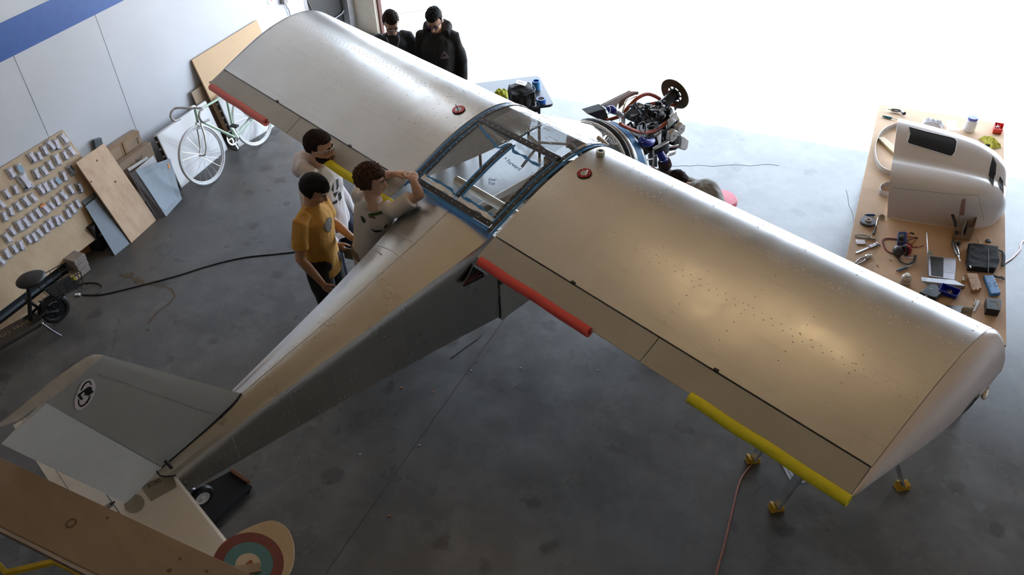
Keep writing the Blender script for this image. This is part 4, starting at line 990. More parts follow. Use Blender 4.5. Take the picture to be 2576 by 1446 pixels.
HDM = plain(hd, M('dark brackets', (.06, .055, .05), .4, .5), 'hardware')
BLM = plain(MB().add([V(-.024, -.03, .0175), V(.024, -.03, .0175), V(.024, .03, .018), V(-.024, .03, .018)], [(0, 1, 2, 3)]), M('blue printed slip', (.30, .45, .58), .5, var=.3, vs=90), 'slip')
ORM = plain(MB().add([V(-.024, .028, .0175), V(.024, .028, .0175), V(.024, .045, .014), V(-.024, .045, .014)], [(0, 1, 2, 3)]), M('orange header', (.75, .22, .04), .5), 'header')
spec_l = {15: 'blue-printed sachet taped on the parts-bag board', 19: 'dark bag of brackets at the right edge of the parts-bag board, upper of two', 18: 'dark bag of brackets at the right edge of the parts-bag board, lower of two', 23: 'bag with an orange header strip near the middle of the parts-bag board', 53: 'widest clear bag, holding a pair of wrapped parts, on the parts-bag board', 11: 'blue-tinted bag in the top left of the parts-bag board'}
_bc = [PN(u/3.6146, 300+v/3.6146, tl_+bn*.004, bn) for u, v in bags]
_row = [min(range(5), key=lambda r: abs(((c-BL).dot(bup))-(.945, .81, .66, .507, .363)[r])) for c in _bc]
_ord = ['rightmost', 'second', 'third', 'fourth', 'fifth', 'sixth', 'seventh', 'eighth', 'ninth', 'tenth', 'eleventh', 'twelfth', 'thirteenth', 'fourteenth', 'fifteenth']
_lab = {}
for r in range(5):
    for k, i in enumerate(sorted([i for i in range(len(bags)) if _row[i] == r], key=lambda i: -_bc[i].dot(H2))):
        _lab[i] = '%s clear parts bag%s in the %s row on the leaning plywood board' % (_ord[k], '' if k == 0 else ' from the right', ('top', 'second', 'middle', 'fourth', 'bottom')[r])
for i, (u, v) in enumerate(bags):
    c = PN(u/3.6146, 300+v/3.6146, tl_+bn*.004, bn)
    rr = random.Random(i); rot = rr.uniform(-.25, .3); sc_ = rr.uniform(.92, 1.18)*(1.5 if i == 53 else 1)
    o = bpy.data.objects.new('parts_bag', None); COL.objects.link(o); o.empty_display_size = .03
    o.matrix_world = basis(bside, bup, bn, c) @ Matrix.Rotation(rot-.12, 4, 'Z') @ Matrix.Diagonal((sc_, sc_, sc_, 1))
    if i in spec_l: tag(o, spec_l[i], 'bag', 'parts bags on the plywood board')
    else: tag(o, _lab[i], 'bag', 'parts bags on the plywood board')
    ms = [('pouch', BM[i % 4])]
    if i in (18, 19): ms += [('hardware', HDM)] + ([('slip', LM)] if i == 18 else [])
    elif i in (15, 11): ms += [('slip', BLM)]
    elif i == 23: ms += [('slip', LM), ('header', ORM)]
    else: ms += [('slip', LM)] + ([('hardware', HWM)] if i % 2 else [])
    for nm, me in ms:
        q = bpy.data.objects.new(nm, me); COL.objects.link(q); q.parent = o
# boards and blocks at the foot of the bag board
blkw = m_wood('grey timber', (.36, .31, .27), (.26, .22, .19), 4)
g0 = P(215, 686, 0); 
for k in range(3):
    t = MB().box(W(*[(g0.dot(H1)-.10), g0.dot(H2)-.005], .035+k*.066), (.24, .12+.01*k, .062), HM).build('timber_block', blkw, bevel=.004)
    tag(t, ['bottom', 'middle', 'top'][k]+' grey timber block of the three stacked under the parts-bag board', 'block', 'stacked timber blocks')
t = MB().box(W(-4.12, -1.1, .035), (.10, 2.0, .06), HM).build('timber_beam', m_wood('raw timber', (.52, .40, .27), (.42, .31, .2), 4), bevel=.003); tag(t, 'long pale timber beam on the floor below the parts-bag board', 'beam')
t = MB().box(W(-4.25, -1.1, .085), (.10, 2.0, .03), HM).build('metal_channel', dgrey, bevel=.002); tag(t, 'dark metal channel lying along the foot of the parts-bag board', 'channel')
t = MB().box(W(-4.34, .16, .04), (.07, .55, .07), HM).build('orange_timber', M('orange timber', (.42, .2, .06), .7), bevel=.003); tag(t, 'short orange-brown timber in the shade behind the grey blocks', 'timber')
# black box behind blue sheet
bx = MB().prism([W(-4.50, .12, .0), W(-4.18, .18, .0), W(-4.28, .58, .0), W(-4.50, .60, .0)], UZ*.30).build('black_case', blkm, bevel=.006); tag(bx, 'black case in the shade between the parts-bag board and the blue-grey sheet', 'case')
def lean(px, zb=0., zt=None, h1t=None, off=0):
    """TL,TR,BR,BL pixels: bottom on the floor, top edge found on the plane through the bottom edge that leans to the wall"""
    (tl, tr_, br, bl) = px; b0, b1 = P(*bl, zb), P(*br, zb)
    q0 = PH(*tl, h1t); nl = (b1-b0).cross(q0-b0).normalized(); q1 = PN(*tr_, b0, nl); return [q0, q1, b1, b0]
board('plywood_offcut', lean(((191, 409), (261.5, 360), (394, 553), (330.7, 611)), h1t=-4.395), .018, plyk, 'knotty plywood offcut leaning between the blue-grey sheet and the cardboard')
for nm, (u, v), r in (('k', (244, 404), .012), ('k', (290, 457), .014), ('k', (228, 457), .012)):
    pass
kk = bpy.data.objects['plywood_offcut']; kc = [Vector(v.co) for v in kk.data.vertices]
kn_ = (PN(261, 360, P(330.7, 611), (P(394, 553)-P(330.7, 611)).cross(PH(191, 409, -4.395)-P(330.7, 611)).normalized())-PH(191, 409, -4.395)).cross(P(330.7, 611)-PH(191, 409, -4.395)).normalized()
if kn_.dot(H1) < 0: kn_ = -kn_
for (u, v), r in (((244, 404), .011), ((290, 457), .013), ((229, 457), .011), ((258, 472), .004), ((281, 406), .004)):
    c = PN(u, v, P(330.7, 611), kn_); MB().cyl(c+kn_*.0004, c+kn_*.0012, r, 12).build('knot', M('brown knot', (.16, .08, .04), .7), kk, smooth=0)
board('blue_grey_sheet', lean(((214.5, 518.6), (245, 494), (326.5, 612.7), (289, 643)), h1t=-4.28), .006, bluegrey, 'narrow blue-grey metal sheet leaning beside the knotty plywood')
t = MB().prism([PH(204, 507, -4.33), PH(236, 484, -4.33), PH(243, 493, -4.30), PH(214, 517, -4.30)], -H1*.05-UZ*.05).build('grey_bracket', dgrey, smooth=0, bevel=.003); tag(t, 'grey folded bracket peeking above the narrow blue-grey sheet', 'bracket')
t = MB().prism([PH(231, 351, WP), PH(250, 345, WP), PH(256, 372, WP), PH(238, 382, WP)], H1*.03).build('panel_offcut', dgrey, smooth=0, bevel=.003); tag(t, 'small black panel standing behind the knotty plywood against the wall', 'panel')
cb = thing('cardboard_box', W(-4.45, 1.2, 0), 'flat brown cardboard box with tape bands standing against the wall', 'box')
pA, pB, pC, pD = PH(270, 369, -4.50), PH(346, 320, -4.50), PH(361, 359.5, -4.50), PH(366, 372, -4.50)
za, zb_ = .0, .70; ha, hb = pA.dot(H2), pB.dot(H2)
MB().box(W(-4.545, (ha+hb)/2, zb_/2), (.08, hb-ha, zb_), HM).build('carton', card, cb, bevel=.003)
for f in (.37, .46): MB().box(W(-4.504, ha+(hb-ha)*f, zb_/2), (.002, .022, zb_*.99), HM).build('tape_band', M('brown tape', (.40, .25, .13), .4), cb, smooth=0)
MB().box(W(-4.5035, ha+(hb-ha)*.415, zb_/2), (.003, .005, zb_*.99), HM).build('carton_gap', blkm, cb, smooth=0)
MB().box(W(-4.504, (ha+hb)/2, zb_-.012), (.002, hb-ha, .02), HM).build('tape_band', M('brown tape', (.40, .25, .13), .4), cb, smooth=0)
pen = M('pencil mark', (.16, .13, .11), .8)
text_obj('handwriting', 'Clear  Array', .036, pen, cb, basis(-UZ, H2*1.0, H1, W(-4.5025, hb-.05, zb_-.15)))
c2 = thing('cardboard_carton', W(-4.4, 1.3, 0), 'low brown cardboard carton marked with a size, in front of the taped box', 'box')
a_, b_ = PH(300, 413, -4.42), PH(379, 358, -4.42); z2 = (a_.z+b_.z)/2; ha2, hb2 = a_.dot(H2), b_.dot(H2)
MB().box(W(-4.455, (ha2+hb2)/2, z2/2), (.07, hb2-ha2, z2), HM).build('carton', M('cardboard dusk', (.38, .28, .2), .8, var=.06), c2, bevel=.003)
text_obj('handwriting', '1/ .063"', .06, pen, c2, basis(H2, UZ, H1, W(-4.4185, (ha2+hb2)/2-.02, z2-.09)))
MB().box(W(-4.415, (ha2+hb2)/2+.04, z2-.17), (.008, (hb2-ha2)*.75, .012), HM).build('flap_edge', M('cardboard dark edge', (.2, .13, .09), .8), c2, smooth=0)
t = MB().prism([PH(322, 425, -4.38), PH(371, 394, -4.38), PH(373, 399, -4.38), PH(325, 431, -4.38)], -H1*.012).build('white_strip', whitep, smooth=0); tag(t, 'thin white strip leaning in front of the low carton', 'strip')
board('white_sheet', lean(((341, 428), (386, 391), (421, 455), (378, 492)), h1t=-4.34, zb=.02), .004, M('white sheet', (.9, .92, .95), .4, var=.02), 'bright white sheet behind the dark grey flanged panel', 'sheet')
gp = thing('flanged_panel', P(400, 550), 'dark grey flanged sheet metal panel with worn blue film leaning beside the bicycle', 'panel')
gc = lean(((341, 429), (427.5, 398), (458, 500.6), (418, 545)), h1t=-4.25)
gn = (gc[1]-gc[0]).cross(gc[3]-gc[0]).normalized(); gn = gn if gn.dot(H1) > 0 else -gn
MB().prism(gc, -gn*.005).build('sheet', dgrey, gp, smooth=0, bevel=.001)
G = lambda u, v: PN(u, v, gc[3], gn)+gn*.001
MB().prism([G(*a) for a in ((355, 447), (402, 421), (405, 430), (418, 421), (424, 450), (446, 500), (430, 512), (415, 530), (401, 520))], gn*.001).build('film', bluegrey, gp, smooth=0)
MB().prism([G(*a) for a in ((421, 412), (425, 410), (428, 422), (424, 425))], gn*.002).build('orange_mark', M('orange mark', (.7, .3, .06), .6), gp, smooth=0)
MB().prism([PH(324, 435.6, -4.27), gc[0], gc[3], P(397, 553)], -gn*.004).build('flange', M('brown-grey flange', (.11, .1, .1), .5, .3), gp, smooth=0)
# white fridge-like panels
wpan = M('white enamel panel', (.70, .69, .69), .35, var=.04, vs=5, coat=.2)
def panel_thing(label, tl, tr_, br, bl, th, h1t, nm='enamel_panel', holes=6):
    t = thing(nm, P(*bl), label, 'panel'); c = lean((tl, tr_, br, bl), h1t=h1t); n = (c[1]-c[0]).cross(c[3]-c[0]).normalized(); n = n if n.dot(H1) > 0 else -n
    MB().prism(c, -n*th).build('shell', wpan, t, bevel=.012, seg=3)
    sd = (c[0]-c[1]).normalized()
    inn = MB().prism([c[0].lerp(c[3], .03)+sd*.001-n*.008, c[3].lerp(c[0], .03)+sd*.001-n*.008, c[3].lerp(c[0], .03)+sd*.001-n*(th-.006), c[0].lerp(c[3], .03)+sd*.001-n*(th-.006)], sd*.002).build('open_side', M('dark hollow', (.02, .012, .012), .9), t, smooth=0)
    for k in range(holes):
        q = c[0].lerp(c[3], .12+.8*k/holes)+sd*.004-n*th*.5; MB().ell(q, (.012, .02, .014), None, 8, 6).build('clip', M('grey clip', (.4, .36, .36), .5), inn)
    return t
panel_thing('white enamel panel leaning on the wall behind the bicycle front wheel', (393, 339), (518, 252), (575, 375.5), (456.5, 475), .055, -4.44)
panel_thing('white enamel panel leaning on the wall behind the bicycle rear wheel', (545, 245), (650, 175), (706, 310), (601, 372.4), .06, -4.40)
board('hardboard_sheet', [W(-4.572, 2.441, 1.02), W(-4.572, 3.65, 1.02), W(-4.33, 3.65, 0), W(-4.33, 2.441, 0)], .02, mdf, 'large orange hardboard sheet leaning on the wall behind the far wing tip')
board('brown_board', [W(WP+.03, 2.28, .70), W(WP+.03, 2.62, .70), W(-4.46, 2.62, 0), W(-4.46, 2.28, 0)], .012, card, 'small brown board beside the large orange hardboard sheet')
# ---------------------------------------------------------------- bicycle
mint = M('mint frame paint', (.50, .70, .52), .3, coat=.5); tyre = M('white tyre', (.78, .78, .78), .5, var=.03); alum = M('polished alloy', (.75, .75, .74), .2, 1); wraps = M('white bar wrap', (.62, .58, .58), .6, bump=.3, bs_=40)
fh, rh = W(-4.01, 1.655, .335), W(-4.01, 2.56, .335); bup_ = V(0, 0, 1)*.985 - H1*.17; bup_.normalize()
BI = thing('bicycle', W(-4.05, 2.1, 0), 'mint green road bicycle with white tyres and drop bars leaning by the wall', 'bicycle')
fwd_ = (fh-rh).normalized(); lat = fwd_.cross(bup_).normalized()
def bp(f, h, l=0): return rh + fwd_*f + bup_*(h-.335) + lat*l
def wheel(c):
    w = MB().torus(c, lat, .318, .0165, 56, 10).build('tyre', tyre, BI)
    MB().torus(c, lat, .296, .010, 56, 8).build('rim', M('white rim', (.8, .8, .8), .35), w); MB().cyl(c-lat*.04, c+lat*.04, .016, 14).build('hub', alum, w)
    sp = MB()
    for k in range(20):
        a = 2*PI*k/20; d = fwd_*math.cos(a)+bup_*math.sin(a); d2_ = fwd_*math.cos(a+.5)+bup_*math.sin(a+.5)
        sp.tube([c+d2_*.016+lat*(.03 if k % 2 else -.03), c+d*.292], .0013, 4)
    for k in range(1): sp.build('spokes', alum, w)
wheel(fh); wheel(rh)
WBs = (fh-rh).length; bb = (.37, .27); st_ = (.24, .78); hd_t, hd_b = (.735, .80), (.765, .68)
T = lambda a, b, r, m=mint, nm='frame_tube': MB().cyl(bp(*a), bp(*b), r, 12).build(nm, m, BI)
T(bb, st_, .0145); T((.255, .745), (.74, .775), .013); T(bb, (.762, .70), .0155); T(hd_b, hd_t, .018)
for l in (-.045, .045):
    MB().tube([bp(*bb, l*.4), bp(0, .335, l)], .009, 8).build('chain_stay', mint, BI); MB().tube([bp(.25, .74, l*.3), bp(0, .335, l)], .007, 8).build('seat_stay', mint, BI)
    MB().tube([bp(.768, .665, l*.7), bp(.80, .52, l), bp(.845, .40, l), bp(WBs, .335, l)], [.012, .011, .009, .008], 8).build('fork_blade', alum, BI)
T((.768, .665), (.765, .69), .022, alum, 'fork_crown'); T((.24, .78), (.225, .86), .012, alum, 'seat_post'); T(hd_t, (.725, .84), .015, alum, 'stem'); T((.725, .84), (.80, .85), .013, alum, 'stem')
MB().ell(bp(.22, .88), (.06, .13, .03), Matrix(((lat.x, fwd_.x, bup_.x), (lat.y, fwd_.y, bup_.y), (lat.z, fwd_.z, bup_.z)))).build('saddle', blk, BI)
for s in (1, -1):
    MB().tube(smooth_path([bp(.80, .85, 0), bp(.80, .85, s*.19), bp(.86, .845, s*.205), bp(.905, .80, s*.21), bp(.88, .735, s*.21), bp(.80, .72, s*.215)], 6), .013, 10).build('drop_bar', wraps, BI)
    MB().tube([bp(.90, .83, s*.208), bp(.915, .77, s*.208), bp(.91, .73, s*.208)], .006, 6).build('brake_lever', alum, BI)
MB().ring(bp(*bb, .035), lat, .09, .07, .004, 36).build('chainring', alum, BI)
for k in range(5): a = k*2*PI/5; MB().bar(bp(*bb, .037), bp(bb[0]+math.cos(a)*.075, bb[1]+math.sin(a)*.075, .037), .012, .004, lat).build('spider_arm', alum, BI)
MB().bar(bp(bb[0], bb[1], .055), bp(bb[0]-.03, bb[1]-.165, .055), .018, .01, lat).build('crank_arm', alum, BI); MB().bar(bp(bb[0], bb[1], -.055), bp(bb[0]+.03, bb[1]+.165, -.055), .018, .01, lat).build('crank_arm', alum, BI)
MB().box(bp(bb[0]-.03, bb[1]-.165, .10), (.09, .06, .02), HM).build('pedal', blk, BI, bevel=.004); MB().box(bp(bb[0]+.03, bb[1]+.165, -.10), (.09, .06, .02), HM).build('pedal', blk, BI, bevel=.004)
MB().torus(bp(0, .335, .025), lat, .03, .005, 24, 6).build('sprocket', greymet, BI)
for s in (1, -1): MB().tube([bp(s*.0 if s > 0 else 0, .335+.03*s, .028), bp(bb[0], bb[1]+.085*s, .036)], .003, 5).build('chain', greymet, BI)
# ---------------------------------------------------------------- seated electric scooter
SCO = thing('electric_scooter', P(120, 830), 'black seated electric scooter with rear basket at the left edge', 'scooter')
swc = P(140, 816, 0); sf = (P(0, 874, .0)-P(118, 806, .0)); sf.z = 0; sf.normalize(); sl2 = V(-sf.y, sf.x, 0)   # sf = forward along the deck
if sl2.dot(CAM-swc) < 0: sl2 = -sl2
wc = swc + UZ*.145 + sl2*-.02 - sf*.055
def sp_(f, l, z): return V(wc.x, wc.y, 0) + sf*f + sl2*l + UZ*z
tw_ = MB().torus(sp_(0, 0, .145), sl2, .11, .034, 40, 10).build('rear_tyre', M('black tyre rubber', (.012, .012, .012), .6), SCO)
MB().lathe(sp_(0, .03, .145), sl2, [(.08, 0), (.078, .006), (.05, .002), (.02, .004), (.018, .02), (.001, .02)], 24).build('hub_motor', blk, SCO)
for k in range(5): a = k*2*PI/5; MB().bar(sp_(math.cos(a)*.02, .035, .145+math.sin(a)*.02), sp_(math.cos(a)*.078, .035, .145+math.sin(a)*.078), .014, .008, sl2).build('wheel_spoke', blk, SCO)
MB().cyl(sp_(0, .03, .145), sp_(0, .065, .145), .012, 12).build('axle_nut', chrome, SCO)
dk_ = [sp_(.14, -.085, .13), sp_(.20, -.10, .13), sp_(.95, -.10, .13), sp_(.95, .10, .13), sp_(.20, .10, .13), sp_(.14, .085, .13)]
deck = MB().prism(dk_, UZ*.035).build('deck', M('deck grip brown-black', (.045, .038, .028), .7, bump=.1, bs_=200), SCO, bevel=.012)
MB().tube(dk_[:]+[dk_[0]], .012, 8).build('deck_rim', blk, SCO)
text_obj('deck_lettering', 'GO TRAX', .062, M('tan lettering', (.30, .22, .12), .6), deck, basis(-sf, UZ.cross(-sf), UZ, sp_(.36, .0, .166)))
for l in (-.06, .06): MB().tube([sp_(.30, l, .14), sp_(.1, l, .2), sp_(0, l, .145)], .014, 8).build('rear_fork', blk, SCO)
MB().tube([sp_(.22, 0, .16), sp_(.15, 0, .35), sp_(.10, 0, .50)], .018, 12).build('seat_post', blk, SCO); MB().tube([sp_(.10, 0, .2), sp_(.17, 0, .38)], .014, 10).build('post_brace', blk, SCO)
sr = Matrix(((sl2.x, sf.x, 0), (sl2.y, sf.y, 0), (0, 0, 1)))
MB().ell(sp_(.08, 0, .53), (.115, .15, .045), sr, 20, 12, lambda d: 1-.28*max(0, d.y)*1.0).build('seat', M('black vinyl', (.02, .02, .02), .45), SCO)
MB().tube([sp_(.13, .03, .2), sp_(.1, .05, .14), sp_(.02, .06, .24)], .006, 8).build('brake_cable', blk, SCO)
spn = MB()
spn.tube([sp_(.07+.028*math.cos(t*2.2), .02+.028*math.sin(t*2.2), .20+.008*t) for t in range(14)], .006, 6); spn.build('spring', blk, SCO)
# basket
bk = [(-.30, -.13), (.02, -.13), (.02, .13), (-.30, .13)]
wr_ = .004
for z, k in ((.29, .84), (.36, .92), (.43, 1.0)):
    MB().tube([sp_(-.14+(a+.14)*k, l*k, z) for a, l in bk+bk[:1]], wr_, 6).build('basket_wire', blk, SCO)
for i in range(5):
    for s in (-1, 1):
        a = -.30+.08*i; MB().tube([sp_(-.14+(a+.14)*.84, s*.13*.84, .29), sp_(a, s*.13, .43)], .003, 5).build('basket_wire', blk, SCO)
    MB().tube([sp_(-.14+(-.30+.08*i+.14)*.84, -.11, .29), sp_(-.14+(-.30+.08*i+.14)*.84, .11, .29)], .003, 5).build('basket_wire', blk, SCO)
for l in (-.13, -.06, .0, .06, .13): MB().tube([sp_(-.14-.16*.84, l*.84, .29), sp_(-.30, l, .43)], .003, 5).build('basket_wire', blk, SCO)
MB().box(sp_(-.14, 0, .305), (.2, .24, .02), sr).build('basket_floor', blkm, SCO, bevel=.003)
MB().box(sp_(-.25, .03, .35), (.04, .03, .03), sr).build('yellow_tag', M('yellow tag', (.6, .55, .03), .5), SCO, bevel=.003)
for l in (-.06, .06): MB().tube([sp_(.0, l, .2), sp_(-.1, l, .26), sp_(-.12, l, .29)], .008, 8).build('rack_strut', blk, SCO)
MB().lathe(sp_(-.28, .05, .22), sf*-1+UZ*.2, [(.0, 0), (.022, .005), (.03, .03), (.001, .032)], 16).build('rear_light', M('silver lamp', (.45, .45, .45), .3, .6), SCO)
MB().tube([sp_(.17, .10, .13), sp_(.14, .17, .06), sp_(.11, .22, .008)], [.010, .009, .008], 8).build('kickstand', M('dark chrome', (.15, .15, .16), .3, .8), SCO); MB().ell(sp_(.17, .10, .14), (.013, .013, .013)).build('stand_bolt', chrome, SCO)
# ================================================================ PEOPLE
skinA = M('skin light', (.64, .39, .28), .5, var=.06, vs=30); skinB = M('skin tan', (.55, .30, .18), .5, var=.06, vs=30); skinC = M('skin warm', (.56, .32, .21), .5, var=.06, vs=30)
def garment(name, c, rough=.85, bump=.15): return M(name, c, rough, var=.07, vs=9, bump=bump, bs_=25)
hairK = M('black hair', (.008, .007, .007), .7, spec=.25, var=.3, vs=80, bump=.5, bs_=90, stretch=(1, 1, .4)); hairB = M('brown hair', (.06, .028, .014), .75, spec=.25, var=.45, vs=60, bump=.6, bs_=80, stretch=(1, 1, .4)); hairD = M('dark brown hair', (.022, .013, .009), .75, spec=.25, var=.4, vs=70, bump=.6, bs_=90)
STAND = dict(hipL=(-.09, 0, .93), hipR=(.09, 0, .93), kneeL=(-.105, .03, .50), kneeR=(.105, .03, .50), ankL=(-.11, -.01, .09), ankR=(.11, -.01, .09), pelvis=(0, 0, .97), waist=(0, .005, 1.10), chest=(0, .0, 1.30), neck=(0, -.005, 1.475), shL=(-.168, -.01, 1.405), shR=(.168, -.01, 1.405), elL=(-.215, -.03, 1.13), elR=(.215, -.03, 1.13), wrL=(-.225, .05, .89), wrR=(.225, .05, .89), head=(0, .03, 1.625))
def hand_mesh(mb, w, d, n, side, curl=.5, spread=1., sc=1.):
    """w wrist, d direction of the palm, n palm normal (fingers curl to n), side=+1 thumb on +lateral"""
    d = d.normalized(); n = (n-d*n.dot(d)).normalized(); l = d.cross(n).normalized()*side
    m3 = Matrix(((l.x, d.x, n.x), (l.y, d.y, n.y), (l.z, d.z, n.z)))
    mb.ell(w+d*.045*sc, (.040*sc, .052*sc, .017*sc), m3, 14, 10)
    mb.tube([w-d*.01, w+d*.03*sc], [.026*sc, .03*sc], 10, flat=.75)
    for i, (off, L) in enumerate(((.028, .070), (.010, .078), (-.009, .073), (-.027, .058))):
        p = w+d*(.085-.004*abs(i-1))*sc+l*off*sc; q = [p-d*.015]; a = 0; dd = d
        for k in range(3):
            a += curl*(.75 if k == 0 else 1.); dd = d*math.cos(a)+n*math.sin(a)+l*(off*1.2*spread); dd.normalize(); q.append(q[-1]+dd*(L*sc*(.46, .30, .24)[k]+(.015 if k == 0 else 0)))
        mb.tube(q, [.0095*sc, .009*sc, .0085*sc, .0068*sc], 8)
    t0 = w+d*.022*sc+l*.026*sc
    td = (d*.7+l*.7+n*.25).normalized(); t1 = t0+td*.04*sc; td2 = (d*.9+l*.25+n*.55*max(.4, curl)).normalized(); mb.tube([t0, t1, t1+td2*.028*sc, t1+td2*.05*sc], [.013*sc, .0115*sc, .0105*sc, .008*sc], 8)
def person(label, loc, yaw, J=None, sc=1.0, head_yaw=0, head_pitch=0, skin=skinA, top=('tee', None), trousers=None, shoes=None, hair=None, hands=None, group=None, world=None, beard=None, glasses=None, seed=0, belly=0, arms_skin=True, head_roll=0):
    loc = Vector(loc); root = thing('person', loc, label, 'person', group)
    R = rz3(yaw); j = {}
    src = dict(STAND); src.update(J or {})
    for k, v in src.items(): j[k] = loc + R @ (Vector(v)*sc)
    for k, v in (world or {}).items(): j[k] = Vector(v)
    X = (j['shR']-j['shL']).normalized(); fwd = R @ V(0, 1, 0)
    HR = R @ Matrix.Rotation(head_yaw, 3, 'Z') @ Matrix.Rotation(head_pitch, 3, 'X') @ Matrix.Rotation(head_roll, 3, 'Y')
    def torso(mb, grow, lo=0., hem=0, up=True):
        up_ = (j['neck']-j['pelvis']); hipx = (j['hipR']-j['hipL']).normalized()
        st = [(j['pelvis']-UZ*(.10*sc+hem), .152+grow*1.1, .114+grow*1.1, hipx), (j['pelvis']-UZ*.03*sc, .155+grow, .116+grow+belly, hipx), (j['waist'], .138+grow, .104+grow+belly, (hipx+X).normalized()), (j['waist'].lerp(j['chest'], .5), .148+grow, .112+grow+belly*.5, X), (j['chest'], .158+grow, .118+grow, X), (j['chest'].lerp(j['neck'], .4), .150+grow*.8, .108+grow*.8, X), (j['chest'].lerp(j['neck'], .72), .105+grow*.6, .08+grow*.6, X), (j['neck'], .058+grow*.5, .056+grow*.5, X)]
        rings = []
        for i, (c, rx, ry, xx) in enumerate(st):
            a = st[min(i+1, len(st)-1)][0]-st[max(i-1, 0)][0]; a.normalize(); x = (xx-a*xx.dot(a)).normalized(); y = a.cross(x)
            rings.append([c+(x*math.cos(2*PI*k/24)*rx+y*math.sin(2*PI*k/24)*ry)*sc for k in range(24)])
        mb.loft(rings)
    def limb(mb, pts, rs, n=12): mb.tube(pts, [r*sc for r in rs], n)
    # body
    b = MB(); torso(b, 0)
    hd = j['head']; hs = sc
    b.tube([j['neck']-(hd-j['neck']).normalized()*.06*sc, j['neck'], hd-HR @ V(0, .02, .03)*hs], [.07*sc, .056*sc, .054*sc], 14)
    hq = lambda x, y, z: hd + HR @ (V(x, y, z)*hs)
    b.ell(hq(0, -.012, .03), (.077*hs, .097*hs, .092*hs), HR, 20, 14)
    b.ell(hq(0, .022, -.025), (.064*hs, .072*hs, .085*hs), HR, 18, 12); b.ell(hq(0, .048, -.078), (.038*hs, .036*hs, .032*hs), HR, 12, 8)
    b.tube([hq(0, .085, .022), hq(0, .102, -.004), hq(0, .112, -.022), hq(0, .095, -.03)], [.009*hs, .012*hs, .0145*hs, .012*hs], 8)
    b.ell(hq(0, .088, -.055), (.024*hs, .012*hs, .010*hs), HR, 10, 6)
    for s in (-1, 1):
        b.ell(hq(s*.078, -.012, -.008), (.010*hs, .020*hs, .032*hs), HR, 10, 8); b.ell(hq(s*.031, .078, .032), (.026*hs, .012*hs, .009*hs), HR, 10, 6); b.ell(hq(s*.04, .066, -.012), (.022*hs, .02*hs, .02*hs), HR, 10, 6)
    for s, c in ((-1, 'L'), (1, 'R')):
        limb(b, [j['sh'+c].lerp(j['neck'], .3), j['sh'+c], j['sh'+c].lerp(j['el'+c], .45), j['el'+c]], [.046, .05, .044, .036])
        limb(b, [j['el'+c], j['el'+c].lerp(j['wr'+c], .3), j['wr'+c]], [.038, .041, .026]); b.ell(j['el'+c], (.038*sc,)*3, None, 10, 8)
        limb(b, [j['hip'+c], j['hip'+c].lerp(j['knee'+c], .4), j['knee'+c]], [.088, .078, .056]); limb(b, [j['knee'+c], j['knee'+c].lerp(j['ank'+c], .35), j['ank'+c]], [.056, .058, .038])
        hv = (hands or {}).get(c)
        if hv is None: hv = ((j['wr'+c]-j['el'+c]), -X*s, .35)
        d, n_, cu = hv[:3]; sd = (1 if (d.normalized().cross((n_-d.normalized()*n_.dot(d.normalized())).normalized())).dot(hv[3] if len(hv) > 3 else fwd) > 0 else -1)
        hand_mesh(b, j['wr'+c], d, n_, sd, cu, sc=sc)
    body = bake(b, 'body', .0075*sc, 3, skin, root)
    # face details
    ew, ei = M('eye white', (.75, .73, .7), .3), M('iris brown', (.03, .018, .01), .2); lipm = M('lip', (.34, .13, .11), .5)
    for s in (-1, 1):
        MB().ell(hq(s*.031, .073, .012), (.0135*hs, .012*hs, .008*hs), HR, 12, 8).build('eye', ew, root); MB().ell(hq(s*.031, .083, .011), (.006*hs, .004*hs, .006*hs), HR, 10, 6).build('iris', ei, root)
        MB().tube([hq(s*.014, .091, .033), hq(s*.032, .09, .038), hq(s*.05, .078, .032)], [.004*hs, .005*hs, .003*hs], 6).build('eyebrow', hair[0] if hair else hairK, root)
    MB().ell(hq(0, .093, -.053), (.022*hs, .007*hs, .005*hs), HR, 12, 6).build('lips', lipm, root)
    if hair:
        m_, kind = hair; rr = random.Random(seed)
        def hf(d):
            q = V(d.x*5+seed, d.y*5, d.z*5); nz = noise.noise(q)*.07+noise.noise(q*2.6)*.08
            sm = lambda e0, e1, x: max(0, min(1, (x-e0)/(e1-e0)))
            zl = {'short': .50, 'crop': .46, 'bowl': .30, 'curly': .34}[kind]+noise.noise(V(d.x*9, seed, 2))*.10
            m_face = sm(.18, .34, d.y)*(1-sm(zl-.08, zl+.06, d.z))
            m_low = 1-sm({'bowl': -.62, 'curly': -.62}.get(kind, -.48)-.08, {'bowl': -.62, 'curly': -.62}.get(kind, -.48)+.06, d.z+noise.noise(V(d.x*8, d.y*8, seed))*.08)
            m_side = sm(.62, .8, abs(d.x))*(1-sm(-.2, -.05, d.z))*sm(-.3, -.1, d.y)*(0 if kind in ('bowl', 'curly') else 1)
            k = {'short': 1.10+.10*max(0, d.z), 'bowl': 1.21, 'curly': 1.22+.04*max(0, d.z), 'crop': 1.12+.16*max(0, d.z)}[kind]
            k += nz*(1.7 if kind == 'curly' else 1.0 if kind != 'bowl' else .45) - (.05 if kind == 'short' and d.z < .1 else 0)
            return k + (.86-k)*max(m_face, m_low, m_side)
        MB().ell(hq(0, -.012, .03), (.079*hs, .099*hs, .094*hs), HR, 64, 44, hf).build('hair', m_, root, smooth=70)
